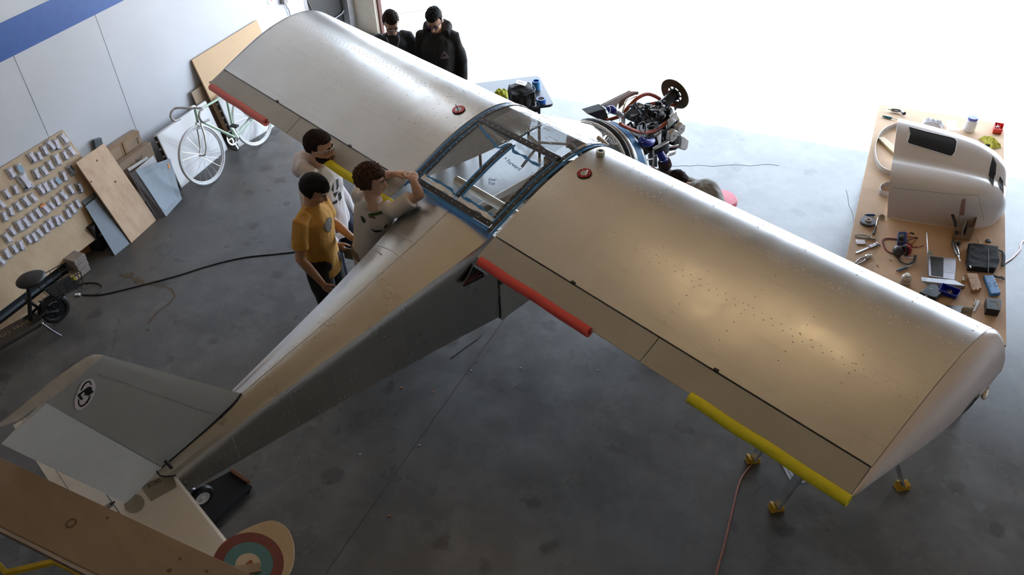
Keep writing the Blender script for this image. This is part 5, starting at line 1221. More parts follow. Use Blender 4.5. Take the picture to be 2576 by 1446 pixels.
    if beard:
        MB().ell(hq(0, .024, -.045), (.066*hs, .074*hs, .072*hs), HR, 36, 26, lambda d: 1.04 if (d.z < -.12 + .5*max(0, abs(d.x)-.55)) and d.y > -.55 and not (abs(d.x) < .36 and -.30 < d.z and d.y > .6) else .86).build('beard', beard, root, smooth=70)
        MB().tube([hq(-.028, .083, -.046), hq(0, .098, -.041), hq(.028, .083, -.046)], [.004*hs, .006*hs, .004*hs], 6).build('moustache', beard, root)
    if glasses:
        gm = m_glass('safety lens', (.9, .92, .95)) if 'safety lens' not in MATS else MATS['safety lens']
        pts = [hq(-.066, .06, .012), hq(-.04, .098, .010), hq(0, .108, .012), hq(.04, .098, .010), hq(.066, .06, .012)]
        up2 = HR @ V(0, 0, 1); rings = [[p+up2*.018*hs, p+up2*.018*hs+HR @ V(0, .002, 0), p-up2*.02*hs+HR @ V(0, .002, 0), p-up2*.02*hs] for p in pts]
        gl = MB().loft(rings).build('safety_glasses', gm, root, smooth=60)
        MB().tube([p+up2*.019*hs for p in pts], .0028, 6).build('glasses_brow', glasses, gl)
        for s in (-1, 1): MB().tube([hq(s*.066, .06, .02), hq(s*.08, .0, .016), hq(s*.08, -.03, .008)], .003, 6).build('temple_arm', glasses, gl)
    # trousers and shoes
    t = MB(); torso_l = j['pelvis']
    X2 = (j['hipR']-j['hipL']).normalized(); f2 = UZ.cross(X2)*-1
    rings = []
    for dz, rx, ry in ((.06, .168, .125), (-.02, .185, .138), (-.10, .17, .13)):
        c = j['pelvis']+UZ*dz*sc; rings.append([c+(X2*math.cos(2*PI*k/24)*rx+f2*math.sin(2*PI*k/24)*ry)*sc for k in range(24)])
    t.loft(rings)
    for c in 'LR':
        hp, kn2, an = j['hip'+c], j['knee'+c], j['ank'+c]
        limb(t, [hp+UZ*.02, hp.lerp(kn2, .4), kn2, kn2.lerp(an, .45), an-UZ*.01], [.105, .098, .080, .080, .072], 14); t.ell(kn2, (.079*sc,)*3, None, 12, 8)
    bake(t, 'trousers', .011, 3, trousers or garment('navy trousers', (.02, .028, .05)), root, amp=.008, freq=11, seed=seed, aniso=(1, 1, .6))
    for c in 'LR':
        f_ = R @ V(.06 if c == 'R' else -.06, 1, 0); f_.normalize(); s_ = UZ.cross(f_); a = j['ank'+c]; m3 = Matrix(((s_.x, f_.x, 0), (s_.y, f_.y, 0), (0, 0, 1)))
        sh = MB(); g = a.z-.09*sc
        sh.ell(V(a.x, a.y, g+.045)+f_*.06, (.046, .135, .05), m3, 16, 10); sh.box(V(a.x, a.y, g+.012)+f_*.06, (.088, .26, .024), m3); sh.tube([V(a.x, a.y, g+.05), V(a.x, a.y, g+.12)], [.05, .048], 12)
        bake(sh, 'shoe', .009, 2, shoes or garment('dark shoe', (.02, .02, .02), .6), root)
    # top
    kind, gm_ = top; u = MB(); grow = {'tee': .02, 'hoodie': .03, 'shirt': .024}[kind]
    torso(u, grow, hem={'tee': .05, 'hoodie': .02, 'shirt': .04}[kind]*sc)
    for c in 'LR':
        sh_, el, wr = j['sh'+c], j['el'+c], j['wr'+c]; st0 = sh_.lerp(j['neck'], .45)
        if kind == 'tee': limb(u, [st0, sh_, sh_.lerp(el, .35), sh_.lerp(el, .72)], [.052, .064, .066, .067], 14)
        else:
            limb(u, [st0, sh_, sh_.lerp(el, .5), el], [.055, .066, .062, .056], 14); u.ell(el, (.056*sc,)*3, None, 12, 8); limb(u, [el, el.lerp(wr, .5), el.lerp(wr, .88)], [.056, .053, .046], 14); limb(u, [el.lerp(wr, .86), wr+(wr-el).normalized()*.01], [.044, .040], 14)
    if kind == 'hoodie':
        nk = j['neck']; bk_ = -fwd
        u.tube([nk+X*.105*sc+fwd*.05-UZ*.005, nk+X*.10*sc-fwd*.06+UZ*.02, nk-fwd*.135*sc+UZ*.01, nk-X*.10*sc-fwd*.06+UZ*.02, nk-X*.105*sc+fwd*.05-UZ*.005], [.036, .06, .075, .06, .036], 12); u.ell(nk-fwd*.12*sc-UZ*.02, (.13*sc, .075*sc, .10*sc), R, 14, 10)
    else:
        u.tube([j['neck']+X*.055*sc, j['neck']-fwd*.055*sc, j['neck']-X*.055*sc, j['neck']+fwd*.055*sc, j['neck']+X*.055*sc], .02*sc, 8)
    shirt = bake(u, {'tee': 't_shirt', 'hoodie': 'hoodie', 'shirt': 'shirt'}[kind], .0095, 3, gm_, root, amp=.012 if kind != 'tee' else .010, freq=10, seed=seed*3.1, aniso=(1, 1, .55))
    return root, j, shirt, fwd, X, hq, R
def toW(px, z): return P(*px, z)
def patch(shirt, root, nm, origin, ddir, xax, outline, mat, off=.004):
    yax = ddir.cross(xax).normalized()
    decal(bvh_of(shirt), nm, outline, lambda a, b: origin - ddir*.4 + xax*a + yax*b, ddir, mat, root, off)
CD = lambda p: (Vector((CAM.x-p.x, CAM.y-p.y, 0))).normalized()
yr = math.atan2(-RGT.x, RGT.y)    # yaw that faces image-right
navy = garment('navy trousers', (.013, .022, .045)); blackt = garment('black trousers', (.016, .015, .014))
# --- yellow T-shirt, looking at a phone
b0 = P(778, 442, 1.72); b0.z = 0
b0 = b0 + V(-.03, -.03, 0)
f_ = rz3(yr-.25) @ V(0, 1, 0); ph = P(848, 546, 1.13)
ph = b0 + f_*.36 + UZ*1.13 + rz3(yr-.25) @ V(-.06, 0, 0)
wl_ = ph - f_*.10 - UZ*.02 + rz3(yr-.25) @ V(-.03, 0, 0)
p1 = person('man in a mustard yellow T-shirt and black trousers looking at his phone', b0, yr-.25, J=dict(head=(0, .065, 1.60), neck=(0, .015, 1.465), elR=(.25, -.04, 1.12), wrR=(.235, .10, .88), elL=(-.235, .03, 1.14)), sc=1.0, head_pitch=-.55, skin=skinB, top=('tee', garment('mustard cotton', (.62, .335, .075))), trousers=blackt, hair=(hairK, 'bowl'), seed=1, world=dict(wrL=wl_), hands=dict(L=(f_+UZ*.05, UZ, .75)))
patch(p1[2], p1[0], 'shirt_print', b0+UZ*1.30+p1[4]*.02, -p1[3], p1[4], [(.06*math.cos(t)*(1+.25*math.sin(3*t)), .06*math.sin(t)) for t in [2*PI*i/20 for i in range(20)]], M('grey faded print', (.16, .14, .13), .8, var=.5, vs=60))
phn = thing('phone', ph, 'black phone in the hand of the man in yellow', 'phone')
pr3 = Matrix(((p1[4].x, f_.x, 0), (p1[4].y, f_.y, 0), (0, 0, 1))) @ Matrix.Rotation(.25, 3, 'X') @ Matrix.Rotation(-.35, 3, 'Z')
MB().box(ph+UZ*.018, (.076, .155, .009), pr3).build('phone_body', blk, phn, bevel=.003); MB().box(ph+UZ*.018+pr3 @ V(0, 0, .0052), (.068, .142, .001), pr3).build('screen', M('grey-green screen', (.22, .24, .21), .15), phn, smooth=0); MB().cyl(ph+UZ*.018+pr3 @ V(0, -.02, .0055), ph+UZ*.018+pr3 @ V(0, -.02, .0062), .022, 16).build('screen_image', M('dark screen image', (.03, .03, .06), .2), phn, smooth=0)
# --- white hoodie
b1 = P(795, 330, 1.86); b1.z = 0; b1 = b1+V(-.03, -.03, 0)
p2 = person('bearded man in a white hoodie, navy trousers and clear safety glasses', b1, yr-.35, J=dict(head=(0, .05, 1.62), elR=(.26, .02, 1.12), wrR=(.22, .17, .93), elL=(-.25, -.05, 1.12), wrL=(-.25, .05, .88), hipL=(-.09, .02, .93), kneeL=(-.12, .22, .52), ankL=(-.13, .16, .09), kneeR=(.11, .05, .50), ankR=(.11, -.10, .09)), sc=1.06, head_yaw=.10, head_pitch=-.12, skin=skinA, top=('hoodie', garment('white fleece', (.84, .79, .80))), trousers=navy, hair=(hairD, 'crop'), beard=hairD, glasses=M('clear frame', (.7, .72, .75), .2), seed=2)
lk = M('black line print', (.02, .02, .02), .8)
for ol in ([(-.09, .09), (-.06, .10), (-.02, .02), (-.06, .04)], [(-.05, .0), (.02, .02), (.01, -.03), (-.02, -.01)], [(-.02, .10), (.03, .06), (.02, .03), (-.01, .08)], [(-.07, -.02), (-.04, -.02), (-.03, -.09), (-.07, -.08)], [(-.01, -.06), (.05, -.05), (.04, -.08), (.0, -.085)]):
    patch(p2[2], p2[0], 'shirt_print', b1+UZ*1.34+p2[4]*.05, -p2[3], p2[4], ol, lk)
tabl = p2[1]['wrR']; tb_ = thing('tablet', tabl, 'thin grey tablet held at the side of the man in the white hoodie', 'tablet')
tdir = (p2[1]['wrR']-p2[1]['elR']).normalized()
MB().box(tabl+tdir*.13+p2[3]*.055, (.015, .16, .11), Matrix(((p2[4].x, p2[3].x, 0), (p2[4].y, p2[3].y, 0), (0, 0, 1)))).build('tablet_body', M('grey tablet', (.2, .2, .2), .4), tb_, bevel=.004)
# --- white T-shirt, working at the cabin roof
f3 = V(.30, .95, 0).normalized(); yaw3 = math.atan2(-f3.x, f3.y); b2 = V(-.60, -.36, 0)
neck3 = V(-.53, -.36, 1.66)
hc = P(936, 455, 1.84)
hc = V(-.50, -.285, 1.80)
hd_r = P(1042, 442, 1.80); el_r = P(1056, 488, 1.76); sh_r = P(1000, 525, 1.62)
p3 = person('man with wavy brown hair in a white T-shirt working at the cabin roof', b2, yaw3, J=dict(), sc=1.0, skin=skinA, top=('tee', garment('off-white cotton', (.78, .72, .66))), trousers=garment('khaki trousers', (.25, .2, .15)), hair=(hairB, 'curly'), head_yaw=-.5, head_pitch=-.15, seed=3,
    world=dict(waist=P(938, 600, 1.2), pelvis=P(936, 632, 1.06), hipL=P(915, 632, 1.04), hipR=P(955, 645, 1.04), chest=P(945, 545, 1.43), neck=P(938, 503, 1.64), head=P(934, 456, 1.79), shL=P(905, 492, 1.60), shR=P(990, 528, 1.585), elR=P(1055, 490, 1.72), wrR=P(1040, 455, 1.82), elL=P(935, 440, 1.60), wrL=P(990, 438, 1.80), kneeL=V(-.78, -.2, .52), kneeR=V(-.66, -.12, .52), ankL=V(-.85, -.16, .09), ankR=V(-.72, -.08, .09)),
    hands=dict(R=(P(1040, 432, 1.84)-P(1040, 455, 1.82), V(-.5, .2, -.6), .7, V(-1, 0, 0)), L=(P(1030, 432, 1.80)-P(990, 438, 1.80), V(.2, .1, -1), .35, V(0, -1, 0))))
gi = M('green print', (.07, .13, .035), .8, var=.4, vs=60); bi = M('brown print', (.20, .12, .05), .8, var=.3, vs=60); di = M('dark croc print', (.02, .03, .025), .8)
cdv = -CD(b2); cdv = (cdv-UZ*.45).normalized(); rx = RGT.copy(); rx.z = 0; rx.normalize()
def bk(px, z): return P(*px, z)
def pxpatch(shirt, root, nm, pxs, mat): px_decal(bvh_of(shirt), nm, pxs, mat, root, .004, 5, 1.4)
pxpatch(p3[2], p3[0], 'shirt_print', [(925, 538), (960, 530), (963, 537), (945, 542), (930, 543)], gi); pxpatch(p3[2], p3[0], 'shirt_print', [(927, 543), (943, 543), (946, 550), (930, 547)], bi)
pxpatch(p3[2], p3[0], 'shirt_print', [(934, 573), (940, 578), (962, 578), (961, 581), (945, 584), (938, 580)], di); pxpatch(p3[2], p3[0], 'shirt_print', [(965, 571), (972, 563), (975, 565), (968, 574)], di); pxpatch(p3[2], p3[0], 'shirt_print', [(908, 542), (914, 545), (921, 556), (916, 562), (910, 552)], M('dark green print', (.04, .07, .04), .8))
bt = thing('sanding_block', P(1020, 440, 1.80), 'small grey block between the fingers of the man in the white T-shirt', 'tool')
MB().box(P(1022, 443, 1.785), (.07, .03, .02), rz3(.6)).build('block_body', M('grey block', (.2, .22, .25), .6), bt, bevel=.003)
# --- black T-shirt with badge, beyond the far wing
b3 = P(976, 14, 1.76); b3.z = 0; fc3 = CD(b3); yc3 = math.atan2(-fc3.x, fc3.y)
p4 = person('moustached man in a black T-shirt and safety glasses wearing a lanyard badge', b3, yc3+.12, J=dict(head=(0, .07, 1.60), neck=(0, .02, 1.47), elL=(-.27, .04, 1.14), elR=(.27, .04, 1.14), wrL=(-.22, .22, 1.02), wrR=(.22, .22, 1.02)), sc=1.0, head_pitch=-.62, skin=skinC, top=('tee', garment('charcoal cotton', (.022, .026, .032))), trousers=blackt, hair=(hairD, 'short'), glasses=M('clear frame', (.7, .72, .75), .2), seed=4)
MB().tube([p4[5](-.024, .088, -.044), p4[5](0, .103, -.038), p4[5](.024, .088, -.044)], [.004, .006, .004], 6).build('moustache', hairD, p4[0])
cbg = b3+UZ*1.20+p4[3]*.19+p4[4]*.03
MB().tube([p4[1]['neck']+p4[4]*.07-p4[3]*.02, p4[1]['neck']+p4[3]*.10+p4[4]*.06-UZ*.04, cbg+UZ*.06], .0035, 6).build('lanyard', M('silver cord', (.5, .5, .5), .4), p4[0]); MB().tube([p4[1]['neck']-p4[4]*.07-p4[3]*.02, p4[1]['neck']+p4[3]*.10-p4[4]*.06-UZ*.04, cbg+UZ*.06], .0035, 6).build('lanyard', M('silver cord', (.5, .5, .5), .4), p4[0])
B3 = Matrix(((p4[4].x, p4[3].x, 0), (p4[4].y, p4[3].y, 0), (0, 0, 1))) @ Matrix.Rotation(.25, 3, 'Y') @ Matrix.Rotation(-.3, 3, 'X')
bd = MB().box(cbg, (.105, .003, .14), B3).build('badge', M('sky blue badge', (.16, .48, .58), .5), p4[0]); MB().prism([cbg+B3 @ V(a, .002, c) for a, c in ((-.035, .03), (.0, .045), (.03, .04), (.0, .028))], B3 @ V(0, .001, 0)).build('badge_print', M('yellow print', (.7, .55, .05), .6), bd, smooth=0); MB().prism([cbg+B3 @ V(a, .002, c) for a, c in ((.018, .01), (.03, .03), (.04, .0), (.035, -.03), (.022, -.02))], B3 @ V(0, .001, 0)).build('badge_print', M('red print', (.5, .06, .05), .6), bd, smooth=0)
# --- black hoodie
b4 = P(1093, 8, 1.80); b4.z = 0; fc4 = CD(b4); yc4 = math.atan2(-fc4.x, fc4.y)
p5 = person('man in a black zip hoodie with blue safety glasses looking down at the wing', b4, yc4-.22, J=dict(head=(0, .075, 1.60), neck=(0, .02, 1.47), elL=(-.235, -.02, 1.13), elR=(.235, -.02, 1.13), wrL=(-.235, .05, .88), wrR=(.235, .05, .88)), sc=1.03, head_pitch=-.60, head_yaw=-.1, skin=skinB, top=('hoodie', garment('black fleece', (.013, .012, .011))), trousers=blackt, hair=(hairK, 'short'), glasses=M('blue-violet frame', (.08, .07, .35), .3), seed=5)
tri = M('dusty pink print', (.22, .14, .17), .8)
o4 = b4+UZ*1.30-p5[4]*.085
for k in range(3):
    a = [(0, .045), (-.04, -.03), (.04, -.03)]; q, r_ = a[k], a[(k+1) % 3]; w = .006
    dx, dy = r_[0]-q[0], r_[1]-q[1]; L = math.hypot(dx, dy); nx, ny = -dy/L*w, dx/L*w
    patch(p5[2], p5[0], 'chest_emblem', o4, -p5[3], p5[4], [(q[0]-nx, q[1]-ny), (r_[0]-nx, r_[1]-ny), (r_[0]+nx, r_[1]+ny), (q[0]+nx, q[1]+ny)], tri)
patch(p5[2], p5[0], 'chest_emblem', o4, -p5[3], p5[4], [(-.022, -.024), (.022, -.024), (.012, -.008), (.006, -.02), (-.006, -.006), (-.014, -.012)], tri); patch(p5[2], p5[0], 'chest_emblem', o4, -p5[3], p5[4], [(.008*math.cos(t), .012+.008*math.sin(t)) for t in [2*PI*i/8 for i in range(8)]], tri)
patch(p5[2], p5[0], 'zip', b4+UZ*1.17, -p5[3], p5[4], [(-.003, -.2), (.003, -.2), (.003, .2), (-.003, .2)], M('dark zip', (.05, .05, .05), .4, .6))
# --- grey shirt, bent over beside the engine
b5 = P(1800, 560, .88); b5.z = 0; f5 = V(-.93, -.36, 0).normalized(); y5 = math.atan2(-f5.x, f5.y)
p6 = person('man in a grey long-sleeved shirt bent over beside the engine', b5, y5, J=dict(), sc=1.0, skin=skinC, top=('shirt', garment('grey cotton', (.30, .29, .265), bump=.3)), trousers=blackt, hair=(hairD, 'short'), seed=6, head_pitch=-.9,
    world=dict(pelvis=P(1800, 560, .88), waist=P(1790, 530, .96), chest=P(1762, 494, 1.03), neck=P(1735, 474, 1.05), head=P(1708, 466, 1.02), shR=P(1752, 472, 1.05), shL=P(1752, 510, .98), elR=P(1700, 446, 1.02), wrR=P(1655, 430, 1.04), elL=P(1720, 530, .85), wrL=P(1680, 530, .85)))
stl = thing('stool', P(1815, 520, 0), 'round red-topped stool behind the man in grey by the near wing', 'stool')
sc_ = P(1812, 497, .5)
MB().lathe(sc_-UZ*.07, UZ, [(.155, 0), (.165, .02), (.165, .05), (.15, .068), (.001, .075)], 32).build('seat', M('pinkish red vinyl', (.72, .14, .18), .5), stl); MB().cyl(V(sc_.x, sc_.y, .06), sc_-UZ*.07, .03, 14).build('column', blk, stl)
for k in range(5): a = 2*PI*k/5; MB().bar(V(sc_.x, sc_.y, .06), V(sc_.x+.2*math.cos(a), sc_.y+.2*math.sin(a), .05), .03, .02, UZ).build('base_arm', blk, stl); MB().ell(V(sc_.x+.2*math.cos(a), sc_.y+.2*math.sin(a), .025), (.02, .02, .025)).build('caster', blk, stl)
# ================================================================ BLACK TABLE beyond the cabin
bt_z = .74
BT = thing('black_table', P(1300, 240, 0), 'black folding table beyond the cabin holding a backpack and blue tape', 'table')
A, B = P(1355, 189, bt_z), P(1394, 262, bt_z); dAB = (B-A).normalized(); nAB = V(dAB.y, -dAB.x, 0)
if nAB.dot(V(-1, -.2, 0)) < 0: nAB = -nAB
nAB = (P(1180, 222, bt_z)-A); nAB.z = 0; nAB = (nAB-dAB*nAB.dot(dAB)).normalized()
Lb = .98; wA = (B-A).length; r = .06
def rrect(o, ux, uy, w, h, r, n=5):
    out = []
    for (cx, cy, a0) in ((r, r, PI), (w-r, r, 1.5*PI), (w-r, h-r, 0), (r, h-r, .5*PI)):
        for k in range(n+1): a = a0+PI/2*k/n; out.append(o+ux*(cx+r*math.cos(a))+uy*(cy+r*math.sin(a)))
    return out
MB().prism(rrect(A, dAB, nAB, wA, Lb, r), UZ*-.03).build('table_top', M('black laminate', (.03, .026, .03), .38, var=.05), BT, bevel=.004)
MB().prism([A+dAB*.08+nAB*.15-UZ*.03, A+dAB*(wA-.02)+nAB*.15-UZ*.03, A+dAB*(wA-.02)+nAB*(Lb-.15)-UZ*.03, A+dAB*.08+nAB*(Lb-.15)-UZ*.03], UZ*-.05).build('table_frame', blkm, BT, smooth=0)
for x, y in ((.08, .15), (wA-.08, .15), (.08, Lb-.15), (wA-.08, Lb-.15)):
    q = A+dAB*x+nAB*y; MB().cyl(V(q.x, q.y, 0), V(q.x, q.y, bt_z-.03), .016, 10).build('leg', blkm, BT)
# backpack
BP = thing('backpack', P(1310, 245, bt_z), 'black backpack lying on the black table', 'backpack')
bc = P(1312, 240, bt_z+.10); bm3 = Matrix(((dAB.x, nAB.x, 0), (dAB.y, nAB.y, 0), (0, 0, 1)))
mb = MB(); mb.box(bc, (.26, .24, .17), bm3); mb.ell(bc+bm3 @ V(0, 0, .05), (.14, .13, .07), bm3); mb.ell(bc+bm3 @ V(.04, -.1, -.01), (.09, .05, .075), bm3); mb.ell(bc+bm3 @ V(.13, .0, -.02), (.03, .08, .07), bm3)
bkm = garment('black nylon', (.010, .010, .011), .8)
bk_o = bake(mb, 'bag_body', .010, 6, bkm, BP, amp=.012, freq=16, seed=2)
MB().tube(smooth_path([bc+bm3 @ V(-.12, -.10, .085), bc+bm3 @ V(0, -.135, .09), bc+bm3 @ V(.10, -.12, .085), bc+bm3 @ V(.145, 0, .07)], 5), .004, 6).build('zip', M('zip grey', (.08, .08, .08), .4), BP)
MB().tube(smooth_path([bc+bm3 @ V(.12, -.05, .09), bc+bm3 @ V(.16, -.08, .12), bc+bm3 @ V(.17, -.02, .11), bc+bm3 @ V(.15, .03, .07)], 5), .009, 8, flat=.5).build('grab_handle', bkm, BP)
MB().tube(smooth_path([bc+bm3 @ V(.1, -.13, -.02), bc+bm3 @ V(.14, -.16, -.07), bc+bm3 @ V(.17, -.1, -.08)], 5), .008, 8, flat=.5).build('strap', bkm, BP)
pp = thing('paper_booklet', bc+UZ*.12, 'white booklet lying on top of the black backpack', 'booklet')
pc_ = P(1311, 209, bt_z+.235); MB().box(pc_, (.085, .11, .012), bm3 @ Matrix.Rotation(.5, 3, 'Z') @ Matrix.Rotation(.15, 3, 'X')).build('pages', whitep, pp, bevel=.001)
MB().box(pc_+UZ*.0075, (.006, .07, .001), bm3 @ Matrix.Rotation(.5, 3, 'Z') @ Matrix.Rotation(.15, 3, 'X')).build('printed_line', M('blue-grey print', (.25, .28, .5), .6), pp, smooth=0)
tb1 = M('blue painters tape', (.02, .13, .50), .5)
tape_roll(P(1349, 224, bt_z), UZ, .045, .030, .10, M('light blue tape', (.05, .26, .55), .5), M('blue inner core', (.02, .1, .4), .6), 'taller blue masking tape roll standing on the black table behind the backpack', 'blue tape rolls')
tape_roll(P(1361, 258, bt_z), UZ, .052, .036, .05, tb1, M('pale core', (.45, .42, .42), .7), 'shorter blue masking tape roll at the near corner of the black table', 'blue tape rolls')
pencil(P(1320, 266, bt_z+.006), P(1331, 250, bt_z+.006), 'orange pencil on the black table beside the backpack')
def cloth(nm, c, sx, sy, rot, mat, label, cat, seed, h=.03, n=22):
    t = MB(); vs = []; m3 = rz3(rot)
    for j_ in range(n):
        for i in range(n):
            x, y = (i/(n-1)-.5)*2, (j_/(n-1)-.5)*2; q = V(x*2+seed, y*2, seed)
            rr = 1+.25*noise.noise(V(math.atan2(y, x)*1.3, seed, 0)); e = max(0, 1-max(abs(x), abs(y))**3)
            vs.append(c+m3 @ V(x*sx*rr, y*sy*rr, .002+h*e*(.5+.8*abs(noise.noise(q*1.6))+.5*abs(noise.noise(q*3.7)))))
    nb = len(vs); fs = []
    for j_ in range(n-1):
        for i in range(n-1): a = j_*n+i; fs.append((a, a+1, a+n+1, a+n))
    vs2 = [V(v.x, v.y, c.z+.0005) for v in vs]; fs += [tuple(nb+i for i in f[::-1]) for f in fs]
    bd = [i for i in range(n)]+[j_*n+n-1 for j_ in range(1, n)]+[(n-1)*n+i for i in range(n-2, -1, -1)]+[j_*n for j_ in range(n-2, 0, -1)]
    for a, b in zip(bd, bd[1:]+bd[:1]): fs.append((b, a, nb+a, nb+b))
    return tag(t.add(vs+vs2, fs).build(nm, mat, smooth=80), label, cat)
ycl = M('lime cotton', (.55, .58, .08), .85, var=.1)
cloth('yellow_cloth', P(1262, 240, bt_z), .09, .07, .5, ycl, 'lime yellow cloth bundled beside the backpack on the black table', 'cloth', 3, .07)
# ================================================================ WORK TABLE
tz = .804
h1a, h1b, h2a, h2b = 2.69, 3.855, 1.02, 4.42
WT = thing('work_table', W(3.27, 2.7, 0), 'long work table covered in brown paper beside the open door', 'table')
MB().box(W((h1a+h1b)/2, (h2a+h2b)/2, tz-.021), (h1b-h1a, h2b-h2a, .04), HM).build('table_top', M('table edge board', (.4, .28, .17), .7), WT, bevel=.004)
pap = MB()
kp = M('brown kraft paper', (.62, .42, .26), .75, var=.07, vs=5, bump=.05, bs_=14)
MB().box(W((h1a+h1b)/2, (2.75+h2b)/2, tz-.0005), (h1b-h1a-.004, h2b-2.75, .0015), HM).build('paper_sheet', kp, WT, smooth=0)
MB().box(W((h1a+h1b)/2+.11, (h2a+2.75)/2, tz-.0005), (h1b-h1a-.22, 2.75-h2a, .0012), HM).build('paper_sheet', M('brown kraft paper dark', (.60, .40, .245), .75, var=.07, vs=5), WT, smooth=0)
MB().box(W(h1a+.12, (h2a+2.75)/2, tz-.0008), (.235, 2.75-h2a, .0010), HM).build('paper_sheet', M('brown kraft paper worn', (.54, .37, .235), .75, var=.1, vs=4), WT, smooth=0)
for x in (h1a+.08, h1b-.08):
    for y in (h2a+.1, (h2a+h2b)/2, h2b-.1): MB().box(W(x, y, (tz-.04)/2), (.06, .06, tz-.04), HM).build('leg', m_wood('raw timber', (.52, .40, .27), (.42, .31, .2), 4), WT, bevel=.003)
T_ = lambda u, v, h=0: P(u, v, tz+.001+h)
def t2(u0, v0, u1, v1): 
    a, b = T_(u0, v0), T_(u1, v1); d = (b-a); L = d.length; d.normalize(); s = V(-d.y, d.x, 0); return a, b, d, s, L
# ---- cowling
CW = thing('engine_cowling', W(3.35, 2.8, tz), 'white fibreglass engine cowling with two nose inlets standing on the work table', 'cowling')
cwm = M('white gelcoat', (.80, .76, .75), .22, var=.015, coat=.4)
ca, cb_ = 2.94, 3.83
CP = crom([(2.36, .0), (2.345, .15), (2.358, .28), (2.415, .355), (2.54, .395), (2.66, .405), (2.76, .45), (2.95, .53), (3.10, .54), (3.18, .47), (3.22, .30), (3.22, 0.)], 4)
CS = crom([(0, 1, 2.36, 3.22), (.3, .985, 2.372, 3.21), (.6, .95, 2.40, 3.17), (.78, .88, 2.45, 3.11), (.9, .76, 2.53, 3.03), (.965, .55, 2.63, 2.97), (1., .28, 2.70, 2.92)], 5)
rings = []; NS = len(CS); NA = len(CP)
def cprof(i): return CS[i][2], CS[i][3]
for s, hs_, near, far in CS:
    x = ca+(cb_-ca)*s
    rings.append([W(x-.10*(z/.54)*(1-s), near+(y-2.36)/(3.22-2.36)*(far-near), tz+.002+z*hs_*(1-.22*s*max(0, (y-2.7)))) for y, z in CP])
inner = [[p.lerp(W(p.dot(H1), (cprof(i)[0]+cprof(i)[1])/2, tz+.12), .022) for p in r] for i, r in enumerate(rings)]
cow = MB(); cow.loft(rings, caps=False, closed=False); n0 = len(cow.v); cow.loft([r[::-1] for r in inner], caps=False, closed=False)
cow.add(rings[-1]+[], [tuple(range(NA))])
for k in range(NA-1): cow.f.append((k, k+1, n0+NA-2-k, n0+NA-1-k))
shell = cow.build('shell', cwm, CW, smooth=50)
bvc = bvh_of(shell); dkv = M('dark cowling void', (.012, .011, .011), .8)
def cow_decal(nm, pxs, mat, off=.003):
    px_decal(bvc, nm, pxs, mat, shell, off, 7, tz+.3); hits = []
    for u, v in pxs:
        h = bvc.ray_cast(CAM, ray(u, v).normalized())
        hits.append(h[0] if h[0] is not None else bvc.find_nearest(P(u, v, tz+.3))[0])
    return hits
hp_ = cow_decal('access_opening', [(2287, 320), (2330, 332), (2390, 346), (2402, 350), (2407, 358), (2403, 382), (2396, 393), (2388, 394), (2330, 376), (2285, 362), (2282, 357), (2285, 350), (2289, 335)], dkv, .004)
MB().tube([h+UZ*.004 for h in hp_], .004, 6).build('opening_rim', whitep, shell)
h1_ = cow_decal('nose_inlet', [(2497, 394), (2506, 413), (2504, 440), (2498, 468), (2487, 452), (2486, 442), (2490, 420)], dkv, .004); h2_ = cow_decal('nose_inlet', [(2515, 443), (2523, 456), (2524, 486), (2513, 468), (2511, 455)], dkv, .004)
for hh in (h1_, h2_): MB().tube(hh+hh[:1], .0045, 6).build('inlet_rim', cwm, shell)
cow_decal('louvre', [(2420, 502), (2429, 499), (2425, 541), (2413, 541)], M('pink tape', (.45, .22, .2), .6), .003)
for ln in ([(2246, 472), (2330, 481), (2400, 489), (2460, 491)], [(2460, 491), (2470, 530), (2476, 556)]):
    hs = [bvc.ray_cast(CAM, ray(*q).normalized())[0] for q in [tuple(p) for p in crom(ln, 6)]]; hs = [h for h in hs if h is not None]
    if len(hs) > 2: MB().tube(hs, .0014, 5).build('parting_line', M('grey parting line', (.2, .19, .18), .6), shell)
# ---- strips of sheet metal near the cowling
def band(nm, pts, h, mat, label, th=.0015):
    pts = [Vector(p) for p in smooth_path(pts, 6)]; o = MB().loft([[p, p+UZ*h, p+UZ*h+V(th, th, 0), p+V(th, th, 0)] for p in pts]).build(nm, mat, smooth=60); return tag(o, label, 'metal strip')
strm = M('perforated aluminium strip', (.6, .62, .64), .35, .7)
sb = band('metal_strip', [T_(2285, 318), T_(2250, 322), T_(2218, 338), T_(2202, 365), T_(2199, 395), T_(2206, 420), T_(2222, 436), T_(2252, 447)], .055, strm, 'perforated aluminium strip bent into a hoop behind the cowling')
for i, p in enumerate(smooth_path([T_(2285, 318), T_(2250, 322), T_(2218, 338), T_(2202, 365), T_(2199, 395)], 3)): MB().cyl(p+UZ*.046+V(.003, -.003, 0), p+UZ*.046+V(.0045, -.0045, 0), .0035, 8).build('rivet', whitep, sb, smooth=0)
band('metal_cuff', [T_(2240, 470), T_(2226, 470), T_(2212, 478), T_(2213, 490), T_(2232, 494)], .05, strm, 'small bent aluminium cuff on the paper left of the cowling')
def blockp(nm, px, h, mat, label, cat, bevel=.004, smooth=30):
    o = MB().prism([T_(u, v) for u, v in px], UZ*h).build(nm, mat, bevel=bevel, smooth=smooth); return tag(o, label, cat)
ww = m_wood('pale pine', (.68, .55, .34), (.58, .44, .25), 6, stretch=(3, 1, 1), knots=False)
wb_ = blockp('wood_block', [(2206, 352), (2222, 350), (2256, 380), (2251, 396)], .03, ww, 'pale wooden block with pencil marks inside the bent metal strip', 'block')
